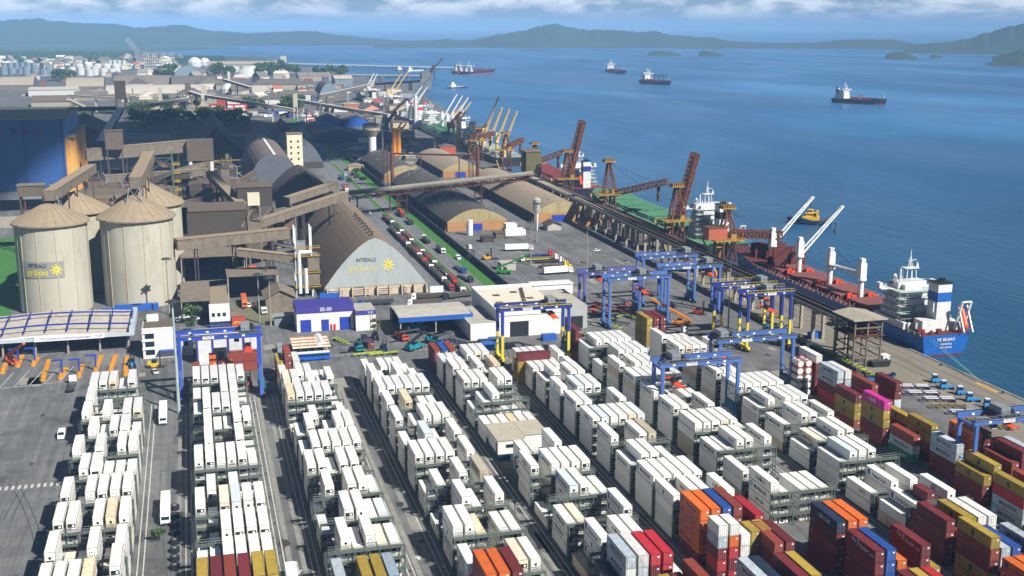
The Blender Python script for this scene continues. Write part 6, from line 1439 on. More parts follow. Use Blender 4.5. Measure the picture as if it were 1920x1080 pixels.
for col, x, ys in (('left', 117.8, [546+16.9*k for k in range(11)]), ('right', 121.6, [538+17*k for k in range(14)])):
    for i, y in enumerate(ys):
        c = TC[(n*3+1) % 8]; kd, tc, tn = TR[(n*5+2) % 7]; n += 1
        truck(x, y+rv.uniform(-1, 1), rv.uniform(-.02, .02), c, kd, tc, '%s truck with %s trailer, %s from front of %s queue on road' % (CN[c], tn, ORD[i], col))
for x, y, rz, c, kd, tc, lab in ((134.2, 775, 0, '8e1f2a', 'box', 'b0402c', 'brick-red box trailer truck on the carriageway beside the dark wall'), (133.9, 742, 0, '2a2e33', 'tank', '55595c', 'dark grey tanker truck following the brick-red trailer'), (134, 690, PI, 'e8e8e4', 'grain', '3d3226', 'white truck with brown stake trailer, farther from its car on the right carriageway'),
        (133.5, 640, 0, 'c9c9c4', 'grain', '5a5040', 'short silver truck beside the green machine on the verge'), (133, 585, .1, '1d3f8e', 'flat', '2b3a5a', 'blue truck with empty flatbed low on the right carriageway'), (131.5, 562, .2, '2a2e33', 'flat', '3a3a3a', 'black flatbed truck stopped at the end of the right carriageway'),
        (113, 905, 0, 'e8e8e4', 'box', 'c0402a', 'truck with orange-red trailer beyond the conveyor bridge'), (134, 1010, 0, 'e8e8e4', 'grain', 'c9b9a0', 'white truck with cream trailer far up the road'), (119, 980, 0, '1d3f8e', 'grain', '2a4f9a', 'blue grain truck far up the road near the median'), (134, 870, 0, 'b82a2a', 'grain', '5a2a2a', 'dark red truck just short of the conveyor bridge')):
    truck(x, y, rz, c, kd, tc, lab)
for u, v, rz, c, kd, tc, lab in ((1000, 470, PI/2-.1, 'e8e8e4', 'box', 'ecebe6', 'white semi-truck with long white box trailer in the truck park'), (1037, 480, PI/2, 'b82a2a', 'flat', '2a3a8a', 'red-cabbed truck beside the white box trailer'), (1048, 487, PI/2, 'e8e8e4', 'flat', '8a5a3a', 'white truck cab leading the parked row in the truck park'), (1057, 492, PI/2, 'e8e8e4', 'flat', '4a3a34', 'second white truck in the parked row'), (1066, 500, PI/2, 'e8c020', 'flat', '5a4a3a', 'yellow truck in the parked row'), (1074, 507, PI/2, 'e8c020', None, None, 'yellow tractor unit at the end of the parked row'),
        (1075, 512, PI/2+.1, 'e8e8e4', 'box', 'eeeeea', 'long white trailer truck in front of the yellow tractor unit'), (975, 490, -PI/2, 'c9c9c4', 'flat', 'd8c83a', 'silver truck with short yellow flatbed in the truck park'), (885, 468, PI/2+.5, 'e8e8e4', None, None, 'white tractor unit by the rusty lean-to'), (1290, 625, PI/2, 'c9c9c4', 'flat', '6a6a66', 'silver flatbed beside the orange mobile crane')):
    p = G(u, v); truck(p.x, p.y, rz, c, kd, tc, lab)
# grain trucks crossing at the end of the road, behind the lettered building
for i, (x, y, rz, c, tc) in enumerate(((96, 534, -PI/2, 'e8e8e4', '4a4238'), (70, 528, -PI/2, '1d3f8e', '3a3f44'), (92, 522, -PI/2, 'e8e8e4', '55504a'), (110, 530, -PI/2+.3, '2a2e33', '4a463f'), (66, 514, PI/2, 'e8e8e4', '2f3236'), (104, 514, -PI/2, '1d3f8e', '4a4238'))):
    truck(x, y, rz, c, 'grain', tc, '%s tarped grain truck turning at the foot of the starred gable' % ('whitest', 'blue', 'dusty white', 'black', 'small white', 'dark blue')[i])
for x, y, rz, c, kd, tc, lab in ((-15.5, 378, 0, 'e8e8e4', 'box', 'efece0', 'white semi-trailer truck beside the floodlight mast in the first lane'), (-13.5, 296.5, 0, 'e8e8e4', 'box', 'f0ead6', 'white semi-trailer truck nearer the camera in the first lane'), (15.4, 244, 0, 'e8e8e4', 'box', 'f2f1ec', 'white truck and trailer beside the second reefer block'), (26, 521, .2, 'c9c9c4', 'grain', '3b3f44', 'grey truck parked under the wide dust-brown canopy'), (18, 536, 0, 'd07038', 'box', 'd06a3a', 'orange truck parked in the canopy bay')):
    truck(x, y, rz, c, kd, tc, lab, 'trucks inside the terminal', 12)
p = G(141, 728); truck(p.x, p.y+8, PI, 'e8e8e4', 'flat', '26282c', 'white tractor with empty black chassis near the yellow islands', 'trucks inside the terminal', 11)
p = G(445, 518); o = link('grain_trailer', MB().box(0, 0, 1.2, 14, 2.5, 3.2, 0).box(.2, .1, .6, 13.8, 2.4, 1.2, 1).mesh('grain_trailer', [paint('e25a1c'), DGREY])); o.location = (p.x, p.y, 0); o.rotation_euler = (0, 0, .75); tag(o, 'bright orange grain trailer standing alone on the olive dirt yard', 'trailer')
for i, (u, v, rz, c, lab, van) in enumerate(((108, 826, 0, 'ecebe6', 'white van driving alone on the open yard at left', True), (289, 703, .3, 'c9c9c4', 'silver car by the tip of the gantry shadow', False), (463, 577, 0, 'e8e8e4', 'white car, leftmost of those parked behind the roller door hall', False), (495, 578, 0, 'e8e8e4', 'white car parked second behind the roller door hall', False), (507, 579, 0, 'b9bcc0', 'silver car parked between white and red ones', False), (518, 579, 0, 'b8203a', 'red car in the parked row', False), (528, 578, 0, '23262b', 'black car next to the red one', False), (539, 574, 0, 'e8e8e4', 'white car right of the black one', False), (548, 573, 0, '2f3338', 'dark car rightmost in the parked row', False),
        (331, 605, .2, 'e8e8e4', 'white car near the tree by the gate office', False), (355, 597, 1.5, 'e8e8e4', 'white pickup parked beneath the white site office', False), (375, 600, 1.5, 'e8e8e4', 'white car parked right of the pickup', False), (395, 596, 1.4, 'a8282c', 'dark red car under the orange-red kiosk', False), (1126, 471, 1.6, 'e8e8e4', 'white car alone in the middle of the truck park', False), (1540, 655, 1.2, 'ecebe6', 'white van parked beside a gallery pillar on the quay', True),
        (692, 402, 0, 'dfe3e6', 'pale car on the road below the conveyor bridge', False), (858, 488, 0, 'dfe3e6', 'white van behind the green machine on the road', True), (598, 288, 0, '20262c', 'dark car far up the road', False), (612, 300, 0, 'e8e8e4', 'white car far up the road', False), (646, 330, 0, 'b8ccd8', 'light blue van far up the road', True), (620, 305, 0, 'b9bcc0', 'silver car far up the road', False), (587, 262, 0, 'e8e8e4', 'white car farthest up the road', False))):
    p = G(u, v); car(p.x, p.y, rz, c, lab, van)
# ---------------------------------------------------------------- handling machines and chassis
LIME = mat('9fb028', .5, key='lime'); TEALM = mat('1a8088', .5, key='tealmachine'); ORM = mat('b8482a', .5, key='orangemachine'); CYB = mat('2f86c4', .5, key='tractorblue')
def chassis(x, y, rz, m, label, L_=12, load=None):
    o = bpy.data.objects.new('container_chassis', None); COL.objects.link(o); o.location = (x, y, 0); o.rotation_euler = (0, 0, rz); tag(o, label, 'trailer', 'skeletal container chassis')
    def f():
        mb = MB().box(.6, 0, .95, .8, L_, 1.25).box(1.65, 0, .95, 1.85, L_, 1.25)
        for k in range(5): mb.box(0, .2+k*(L_-.7)/4, 1.0, 2.44, .55+k*(L_-.7)/4, 1.3)
        return mb
    cpart(o, 'frame', ('chs', id(m)), f, m); cpart(o, 'wheel', 'chw', lambda: wheels_mb((L_-2.2, L_-1), 2.44, .48), RUB)
    if load: cpart(o, 'load_rail', 'lr', lambda: MB().box(0, 1, 1.3, .35, 5.5, 1.65).box(0, 6.5, 1.3, .35, 11, 1.65).box(2.05, 1, 1.3, 2.4, 5.5, 1.65).box(2.05, 6.5, 1.3, 2.4, 11, 1.65), mat('d6d6dc', .5, key='railwhite'))
    return o
def tractor(x, y, rz, m, label):
    o = bpy.data.objects.new('terminal_tractor', None); COL.objects.link(o); o.location = (x, y, 0); o.rotation_euler = (0, 0, rz); tag(o, label, 'terminal tractor', 'terminal tractors')
    cpart(o, 'body', ('tb', id(m)), lambda: MB().box(0, 0, .5, 2.4, 2.2, 1.3).box(.6, 2.2, .6, 1.8, 5, 1.1), m); cpart(o, 'cab', ('tcab', id(m)), lambda: MB().box(.1, .3, 1.3, 1.6, 2, 3.1, 0).box(.05, .25, 1.9, 1.65, 2.05, 2.7, 1).box(.1, .3, 3.1, 1.6, 2, 3.2, 2), [m, GLASS, WHT]); cpart(o, 'wheel', 'tw', lambda: wheels_mb((1, 4.2), 2.4, .5), RUB)
    return o
def machine(u, v, rz, m, label, kind='reach'):
    p = G(u, v); nm = {'reach': 'reach_stacker', 'fork': 'forklift', 'crane': 'mobile_crane'}[kind]
    o = bpy.data.objects.new(nm, None); COL.objects.link(o); o.location = p; o.rotation_euler = (0, 0, rz); tag(o, label, nm.replace('_', ' '), 'yard handling machines')
    if kind == 'fork':
        cpart(o, 'body', ('fb', id(m)), lambda: MB().box(0, 1.4, .5, 2.6, 5.4, 1.9).box(.3, 4.2, 1.9, 2.3, 5.4, 2.5), m); cpart(o, 'mast', 'fm', lambda: MB().beam((.6, .9, .3), (.6, .9, 6.5), .3).beam((2, .9, .3), (2, .9, 6.5), .3).beam((.6, .9, 5), (2, .9, 5), .25).box(.2, -.8, .3, .5, .9, .5).box(2.1, -.8, .3, 2.4, .9, .5), DARK)
        cpart(o, 'cab', 'fc', lambda: MB().box(.5, 2.2, 1.9, 2.1, 3.8, 3.4), GLASS); cpart(o, 'wheel', 'fw', lambda: wheels_mb((1.6, 4.8), 2.6, .7), RUB)
    else:
        cpart(o, 'body', ('rb', id(m), kind), lambda: MB().box(0, 0, .8, 3.2, 8, 1.9).box(.3, 6.2, 1.9, 2.9, 8, 2.8), m)
        cpart(o, 'cab', ('rc', id(m)), lambda: MB().box(.9, 2.4, 1.9, 2.3, 4.2, 3.7, 0).box(.85, 2.35, 2.5, 2.35, 4.25, 3.4, 1), [m, GLASS])
        cpart(o, 'boom', ('bo', kind, id(m)), lambda: MB().beam((1.6, 7.4, 3), (1.6, -2.5, 6.5) if kind == 'reach' else (1.6, -10, 11), .9, .9), m if kind == 'crane' else DARK)
        if kind == 'reach': cpart(o, 'spreader', 'rs', lambda: MB().box(-3, -3.4, 5.2, 6.2, -2.2, 5.7).beam((1.6, -2.6, 5.6), (1.6, -2.6, 6.6), .5), DGREY)
        cpart(o, 'wheel', 'rw', lambda: wheels_mb((1.4, 6.6), 3.2, .8), RUB)
    return o
for i, (u, v, rz) in enumerate(((668, 662, 0), (822, 650, .6), (795, 653, 2.2), (790, 622, .4))): machine(u, v, rz, TEALM, 'turquoise reach stacker, %s' % ('beside the short maroon container', 'rightmost in front of the workshop canopy', 'left of the rightmost one by the workshop', 'deep in the shade of the workshop canopy')[i])
machine(755, 642, .3, ORM, 'orange reach stacker under the left end of the workshop canopy'); machine(700, 640, 0, DGREY, 'black mast stacker in front of the annex', 'fork'); machine(716, 664, 0, mat('23407e', key='fkblue'), 'dark blue forklift at the lane head', 'fork'); machine(22, 688, .5, ORM, 'orange lift truck at the leftmost yellow island', 'crane'); machine(243, 692, .2, CYB, 'blue forklift beside the last yellow island', 'fork')
machine(460, 728, 0, ORM, 'orange lift machine under the blue gantry leg', 'fork'); machine(1262, 607, -2.2, mat('e08a1c', .5, key='cranorange'), 'orange mobile crane with raised boom behind the maroon stack', 'crane'); machine(1320, 592, .8, ORM, 'orange spreader carrier near the back gantries', 'fork'); machine(925, 487, 1.6, mat('d99a1c', .5, key='yelfork'), 'yellow heavy forklift in the truck park', 'fork'); machine(885, 490, .3, mat('2a7a30', .6, key='greenm'), 'bright green machine on the road verge', 'fork'); machine(958, 515, 1.2, mat('2a7a30', .6, key='greenm'), 'bright green harvester-like machine by the grey block hut', 'crane'); machine(305, 690, 1.5, mat('d8b41c', key='ylm'), 'yellow drum roller beside the floodlight mast', 'fork')
for i in range(8): chassis(237.6+(i % 2)*.0+i*.1, 448-i*12.6, R(2), LIME, 'lime green chassis, %s from the far end of the row along the barrier' % ORD[i])
for i in range(7):
    y = 352-i*7.4; x = 240-(i % 2)*1.5; far = i < 4
    chassis(x, y, R(-108), (mat('39407a', .5, key='chblue') if i in (0, 1, 2, 4) else mat('6a5a2c', key='chol')), '%s chassis, %s in the fan of trailers on the quay' % ('blue' if i in (0, 1, 2, 4) else 'olive', ORD[i]), load=i in (0, 1, 2, 4))
    tractor(x+16.4, y+3.2, R(-108), CYB, 'blue terminal tractor coupled to the %s trailer in the quay fan' % ORD[i])
for i, (u, v, rz, m) in enumerate(((620, 655, .3, DGREY), (650, 650, .4, LIME), (660, 668, -1.45, LIME), (690, 668, -1.45, LIME), (850, 655, .5, LIME), (865, 652, .6, mat('4a4a8a', key='pch')), (875, 650, .6, DGREY), (1160, 620, .4, LIME), (1180, 612, .9, DGREY), (1145, 602, -.8, LIME), (1200, 606, .2, LIME), (1170, 596, 1.2, mat('4a4a8a', key='pch')), (1215, 592, .5, mat('a0522a', key='rch')), (1125, 640, .5, LIME))): p = G(u, v); chassis(p.x, p.y, rz, m, 'empty chassis parked %s' % ('beside the white tents', 'left of the mast stacker', 'crosswise before the turquoise stacker', 'crosswise before the dark blue forklift', 'before the workshop canopy, left one', 'before the workshop canopy, violet one', 'before the workshop canopy, right one', 'under the first back gantry, lime one', 'under the back gantries, dark one', 'askew under the purple-blue gantry', 'under the back gantries, rightmost lime one', 'under the back gantries, violet one', 'rust brown, under the back gantries', 'lime, left of the back gantries')[i])
for i in range(6): x = 172+i*5.5; y = 482+(i % 3)*7; o = link('spreader_frame', vm('sprf', lambda: MB().box(0, 0, .4, 1, 9, .8).box(-1, 0, .3, 2, 1, 1).box(-1, 8, .3, 2, 9, 1).mesh('spreader_frame', ORM))); o.location = (x, y, 0); o.rotation_euler = (0, 0, .3*i); tag(o, 'orange lifting frame on the ground, %s from the left behind the gantries' % ORD[i], 'lifting frame', 'orange lifting frames')
for q, x, y, t, rz, L_, lab in (('g', 52.8, 0, 1, 0, 6.06, ''),):
    p = G(530, 663); drybox('g', p.x-2, p.y, 0, 6.06, 'grey-blue short container standing alone near the striped awnings', None)
p = G(690, 655); drybox('r', p.x, p.y, 0, 6.06, 'maroon short container beside the turquoise stacker', None); drybox('n', p.x-1, p.y+7, 0, 6.06, 'slate blue short container behind the lone maroon one', None)
for i, (x, y, z, q) in enumerate(((19.2, 434, 0, 'k'), (20.6, 437, 0, 'b'), (20.6, 437, CH, 'k'), (21.5, 441, 0, 'k'), (21.5, 441, CH, 'k'))): drybox(q, x, y, z, CL, '%s crosswise container, %s before the roller doors' % (DRY[q][1], ('nearest', 'middle lower', 'middle upper', 'far lower', 'far upper')[i]), None, PI/2)
p = G(895, 668); drybox('r', p.x, p.y, 0, CL, 'maroon container left of the blue tubs by the maintenance hall', None)
for i, (u, v, w, l) in enumerate(((905, 658, 5, 9), (922, 650, 5, 6), (1018, 640, 6, 3), (215, 585, 12, 3), (246, 583, 12, 3), (190, 592, 6, 3), (600, 562, 9, 3), (1520, 636, 6, 3))): p = G(u, v); solid('work_container', MB().box(p.x, p.y, 0, p.x+w, p.y+l, 2.6).box(p.x+.3, p.y+.3, 2.6, p.x+w-.3, p.y+l-.3, 2.7), SKYB, 'blue site container, %s' % ('left pair by the maintenance hall', 'right one by the maintenance hall', 'open tub before the wide dark doorway', 'foot of the silos, middle', 'foot of the silos, right', 'foot of the silos, left', 'beside the starred gable', 'open tub between quay gallery pillars')[i], 'container')
p = G(1655, 688); solid('rubbish_skip', MB().prof([(0, 0), (7, 0), (7.6, 2.2), (-.6, 2.2)], (p.x-4, p.y, 0), (1, 0, 0), (0, 0, 1), (0, 1, 0), 3).box(p.x-4.3, p.y+.2, 2.2, p.x+3.3, p.y+2.8, 2.25, 1), [DARK, BRD], 'long black skip behind the fan of trailers', 'skip')
p = G(1655, 682); T = Thing('guard_kiosk', 'white guard kiosk with one dark window on the quay', 'kiosk', p); T.part('wall', MB().box(p.x, p.y, 0, p.x+2.8, p.y+2.8, 3.1), WHT); T.part('window', MB().box(p.x+1, p.y-.05, 1.3, p.x+1.9, p.y+.05, 2.2), DARK); T.part('roof', MB().box(p.x-.3, p.y-.3, 3.1, p.x+3.1, p.y+3.1, 3.3), WHT)
for i in range(2): p = G(1640+i*4, 712-i*3); solid('mooring_pontoon', MB().prof([(0, .3), (1, 0), (11, 0), (12, .3), (12, 1.1), (0, 1.1)], (p.x-4, p.y, 0), (1, 0, 0), (0, 0, 1), (0, 1, 0), 2.2), mat('1f5fa8' if i == 0 else '23282c', key='pont%d' % i), 'long %s pontoon lying on the quay beside the trailers' % ('blue', 'black'), 'pontoon') if 0 else solid('flat_rack', MB().box(p.x-4, p.y, 0, p.x+8, p.y+2.4, .5).box(p.x-4, p.y, .5, p.x-3.7, p.y+2.4, 1.2).box(p.x+7.7, p.y, .5, p.x+8, p.y+2.4, 1.2), paint('1f5fa8') if i == 0 else DGREY, '%s flat rack lying on the quay beyond the trailer fan' % ('blue' if i == 0 else 'dark'), 'flat rack')
for k in range(9):
    y = 300+k*36; solid('bollard', MB().cyl((272.6, y, 0), (272.6, y, .6), .28, seg=8).cyl((272.6, y, .6), (272.6, y, .85), .5, seg=8), DARK, 'black mooring bollard, %s from the near end of the quay edge' % ORD[k], 'bollard', 'mooring bollards on the quay edge')
solid('quay_marker', MB().box(271.2, 338, .01, 272.4, 350, .03), mat('d09a2a', key='qm'), 'yellow painted plate on the quay edge beyond the stern', 'marker')
mb = MB()
for a in ((281, 395), (283, 395)): mb.beam((a[0], a[1], 5), (272.8, 349, .8), .12)
solid('mooring_line', mb, mat('8fb8a8', key='rope'), 'pale mooring lines from the blue stern down to the quay', 'mooring line')
for k in range(8):
    p = G(328, 955+k*16); solid('tyre_stack', MB().cyl(p, p+Vector((0, 0, 1.2)), 1.2, seg=12).cyl(p+Vector((0, 0, 1.2)), p+Vector((0, 0, 1.25)), .5, seg=8, m=1), [RUB, STL], 'black tyre stack, %s in the row beside the second block' % ORD[k], 'tyre stack', 'row of black tyre stacks')
# ---------------------------------------------------------------- far port and town
def mpp(p): return math.hypot(p.x, p.y)/F_PX
TG = [mat(h, .85, var=.2, scale=.05, dirt=d, dscale=.05, damt=.4, key='town_'+h) for h, d in (('8a8174', '5f564a'), ('736c62', '4a453e'), ('9c9380', '6d6350'), ('645f58', '423e39'), ('b0aa9c', '857c6c'), ('6e6254', '473e35'))]
def P2(u0, u1, v):
    a, b = G(u0, v), G(u1, v); return a, b
def fhall(u0, u1, v, h, dep, ri, label, arch=False, wm=None, za=None, alongx=True):
    a, b = P2(u0, u1, v); x0, x1 = a.x, b.x; y = (a.y+b.y)/2; za = za or h*1.5
    if arch and not alongx:
        return archhall('arched_shed', x0, x1, y, y+dep, h, za, label, TG[ri], wm or TG[1], TG[1], 2, n=12)
    if arch:
        T = Thing('arched_shed', label, 'warehouse', ((x0+x1)/2, y, 0)); P_ = arch_pts(dep, h, za, 12, 2)
        T.part('roof', MB().prof(P_, (x0, y, 0), (0, 1, 0), (0, 0, 1), (1, 0, 0), x1-x0, 0, cap=False), TG[ri]); mb = MB().face([(x0, y+q, z) for q, z in P_]).face([(x1, y+q, z) for q, z in P_][::-1]); T.part('gable', mb, wm or TG[3]); T.part('wall', MB().box(x0, y+.5, 0, x1, y+dep-.5, h), wm or TG[1]); return T
    return gablehall('town_shed', x0, x1, y, y+dep, h, za, label, TG[ri], wm or TG[2], alongx=alongx)
WT = mat('bfc0bc', .6, var=.08, key='townwhite'); BLG = mat('74838f', .6, var=.1, key='towntank')
for a in (
 (125, 195, 172, 10, 70, 2, 'beige arched shed beyond the blue-painted building', True, None, 26), (215, 322, 167, 9, 90, 1, 'long grey arched hall in the middle of the far port', True, None, 26), (322, 405, 167, 9, 90, 3, 'second long grey arched hall joined to the first', True, None, 25),
 (200, 382, 184, 8, 70, 4, 'pale long arched hall in front of the grey ones', True, None, 22), (0, 62, 168, 9, 90, 2, 'beige vaulted sheds at the far left edge', True, None, 24), (55, 145, 180, 11, 60, 4, 'white long roof with a row of dormers at far left', False, WT, 15),
 (400, 535, 196, 8, 110, 3, 'wide low shed with a pale eave in the far port', False, WT, 13), (525, 596, 188, 10, 60, 1, 'long white-walled shed with grey roof', False, WT, 14), (405, 470, 168, 10, 80, 3, 'grey hall behind the cream triangular shed', False, None, 20), (500, 570, 168, 10, 80, 3, 'dark grey pair of halls right of the triangular shed', False, None, 20),
 (560, 622, 152, 12, 80, 0, 'tan roofed shed near the far shore', False, None, 18), (628, 662, 162, 16, 60, 4, 'pale hall with bluish wall near the far shore', False, BLG, 22), (390, 527, 131, 16, 60, 2, 'very long beige warehouse on the far shoreline', False, None, 24), (680, 782, 190, 9, 90, 4, 'wide cream-roofed hall with green front', False, mat('2f7a5c', key='tgreen'), 14),
 (240, 300, 192, 8, 40, 0, 'small tan shed under the white conveyors', False, None, 12), (140, 200, 188, 8, 50, 1, 'grey shed behind the steep dark sheds', False, None, 14), (60, 130, 200, 8, 60, 5, 'brown shed below the white dormer roof', False, None, 16), (250, 390, 204, 7, 60, 3, 'long dark green-grey shed beneath the conveyors', False, None, 13)):
    fhall(*a[:7], arch=a[7], wm=a[8], za=a[9])
for u0, u1, v, h, dep, ri, lab, wm, za in ((598, 637, 188, 9, 90, 3, 'arched shed with a white emblem board on its front', BLG, 30), (683, 716, 214, 8, 60, 5, 'salmon-pink gabled shed in the middle of the far yards', mat('c9917a', key='salmonwall'), 14), (598, 645, 238, 8, 50, 1, 'bright blue gabled shed, left of the pair', SKYB, 14), (645, 692, 238, 8, 55, 0, 'bright blue gabled shed, right of the pair', SKYB, 15), (592, 672, 268, 9, 60, 3, 'dark blue-grey shed in shadow beside the road', mat('24406a', key='shadeblue'), 15), (475, 506, 172, 5, 50, 2, 'cream-roofed triangular shed in the far port', TG[4], 26), (325, 382, 150, 8, 70, 3, 'blue-grey quarter-dome hall with boxy tower', BLG, 34)):
    fhall(u0, u1, v, h, dep, ri, lab, arch='arched' in lab or 'dome' in lab, wm=wm, za=za, alongx=False)
p = G(617, 187.5); solid('emblem_board', MB().box(p.x-9, p.y-.6, 9, p.x+9, p.y-.2, 24), WT, 'white square board on the arched shed front', 'sign')
# storage tanks
i = 0
def tnk(u, v, wpx, hm, m, lab, dome=False):
    p = G(u, v); r_ = wpx/2*mpp(p); T = Thing('storage_tank', lab, 'storage tank', p, group='storage tanks of the far tank farm')
    T.part('shell', MB().cyl(p, p+Vector((0, 0, hm)), r_, seg=20), m); T.part('roof', MB().cyl(p+Vector((0, 0, hm)), p+Vector((0, 0, hm+r_*(.45 if dome else .16))), r_*1.01, r_*(.3 if dome else .05), 20), m); return T
for k in range(15): tnk(8+k*14.2+(k % 3)*2, 141+(k % 2)*1.5, 13, 22-(k % 3)*3, BLG if k < 9 else WT, '%s storage tank, %s from the left of the front tank row' % ('pale blue' if k < 9 else 'white', ORD[k]))
for k in range(6): tnk(10+k*11, 131, 10, 20, BLG, 'blue-grey storage tank, %s in the back row at far left' % ORD[k])
for k in range(4): tnk(207+k*8.6, 127, 7.5, 22, WT, 'white round tank, %s of the four on the rise' % ORD[k])
for k in range(5): tnk(150+k*17, 135, 15, 18, WT, 'white low tank, %s in the middle of the tank farm' % ORD[k], True)
for k in range(9): tnk(405+k*17.5, 135.5-(k % 2)*1.5, 11+(k % 3)*3, 15, WT if k % 3 else TG[4], 'tank by the far shore, %s from the left' % ORD[k], k % 4 == 0)
for k in range(3): tnk(296+k*9, 133, 8, 16, WT, 'silvery tank beside the refinery frames, %s' % ORD[k], True)
for u, v, r_, lab in ((365.5, 128, 11, 'left white spherical tank dome'), (384, 126.5, 9, 'right white spherical tank dome')): p = G(u, v); solid('dome_tank', MB().ball((p.x, p.y, 12), r_*2), WT, lab, 'tank')
p = G(474, 143); solid('white_dome', MB().ball((p.x, p.y, -8), 46, zs=.75, seg=20), WT, 'broad white membrane dome in the far port', 'dome')
p = G(427, 180); T = Thing('white_silo', 'white bulb and pipe standing on the pale eaved shed', 'silo', p); T.part('bulb', MB().ball((p.x, p.y, 9), 13, zs=1.1), WT); T.part('pipe', MB().cyl((p.x+3, p.y, 0), (p.x+3, p.y, 44), 3, seg=8), WT)
p = G(532, 128); T = Thing('silo_tower', 'square beige tower at the end of the shoreline warehouse', 'tower', p); T.part('wall', MB().box(p.x-9, p.y, 0, p.x+9, p.y+16, 36), TG[4])
# long white conveyors of the far port
def fconv(pts, label, w=5, m=None, ev=60):
    q = [tuple(G(u, v, z)) for u, v, z in pts]; return gallery('far_conveyor', label, 'conveyor', q, w, 4, [m or TG[4], TG[2], WT], ev, group='pale conveyors of the far port', pw=2.4, pmat=TG[4], post='pillar', twin=False)
fconv(((380, 180, 30), (470, 193, 24), (552, 207, 16)), 'long white conveyor descending on slim pillars past the red-white building')
fconv(((555, 188, 18), (640, 203, 18), (730, 217, 16)), 'pale conveyor crossing the road toward the berths')
fconv(((240, 206, 10), (352, 182, 30)), 'white conveyor climbing to a dark junction tower'); fconv(((130, 180, 22), (230, 186, 20)), 'white conveyor behind the steep sheds'); fconv(((128, 186, 22), (158, 200, 8)), 'short white chute dropping toward the dark sheds')
fconv(((355, 173, 34), (380, 181, 30)), 'short thick white conveyor leaving the junction tower'); fconv(((600, 180, 16), (700, 158, 26)), 'grey conveyor rising toward the shore', m=TG[3]); fconv(((700, 158, 20), (790, 152, 30)), 'thin conveyor over the water toward the last berth', m=TG[3], w=4); fconv(((470, 165, 20), (420, 150, 30)), 'grey conveyor behind the triangular shed', m=TG[3])
fconv(((240, 205, 16), (290, 196, 24), (352, 186, 28)), 'second climbing conveyor under the white one', m=TG[3]); fconv(((188, 268, 14), (226, 206, 40)), 'dark sloping conveyor gallery rising above the long segmented one', m=BRD, w=7); fconv(((130, 205, 36), (215, 203, 38)), 'dark level gallery reaching the square dark head house', m=BRD, w=7)
for u, v, w, h, m, lab in ((228, 215, 9, 48, BRD, 'square dark head house over the sloping gallery'), (355, 212, 5, 44, TG[3], 'dark junction tower of the white conveyors'), (385, 212, 5, 40, TG[4], 'pale junction tower right of the dark one'), (302, 210, 3.5, 36, TG[4], 'slim pale tower left of the dark junction tower'), (555, 222, 4, 34, TG[4], 'lattice-fronted tower beside the road trees'), (700, 298, 0, 0, TG[4], '')):
    if w: p = G(u, v); s_ = w*mpp(p); T = Thing('junction_tower', lab, 'tower', p, group='conveyor towers'); T.part('wall', MB().box(p.x-s_, p.y, h*.45, p.x+s_, p.y+s_*2, h), m); T.part('leg', MB().beam((p.x-s_*.8, p.y+1, 0), (p.x-s_*.8, p.y+1, h*.45), s_*.35).beam((p.x+s_*.8, p.y+1, 0), (p.x+s_*.8, p.y+1, h*.45), s_*.35), m)
# piers
a, b = G(540, 119, 12), G(862, 127, 4)
T = Thing('pier', 'long pale pier on piles running out to the moored tankers', 'pier', (a.x, a.y, 0)); T.part('deck', MB().beam(a, b, 12, 3), WT)
mb = MB()
for k in range(60): q = a.lerp(b, k/60); mb.beam((q.x, q.y, -4), (q.x, q.y, q.z), 3)
T.part('pile', mb, CONC)
a, b = G(640, 140, 4), G(800, 142, 3); T = Thing('pier', 'shorter dark pier nearer the berths', 'pier', (a.x, a.y, 0)); T.part('deck', MB().beam(a, b, 14, 2.4), TG[4])
mb = MB()
for k in range(30): q = a.lerp(b, k/30); mb.beam((q.x, q.y, -4), (q.x, q.y, q.z), 3)
T.part('pile', mb, TG[3])
# red and white building
p = G(432, 216); T = Thing('red_hotel', 'brick red building with rows of white windows under the long conveyor', 'building', p); T.part('wall', MB().box(p.x-28, p.y, 0, p.x+24, p.y+16, 15).box(p.x-18, p.y, 15, p.x-6, p.y+12, 22), mat('a8383a', .8, key='hotelred'))
for z in (2, 6.5, 11): T.part('window', MB().box(p.x-26, p.y-.3, z, p.x-20, p.y-.05, z+2.6).box(p.x-17, p.y-.3, z, p.x-9, p.y-.05, z+2.6).box(p.x-6, p.y-.3, z, p.x+4, p.y-.05, z+2.6).box(p.x+7, p.y-.3, z, p.x+21, p.y-.05, z+2.6), WHT)
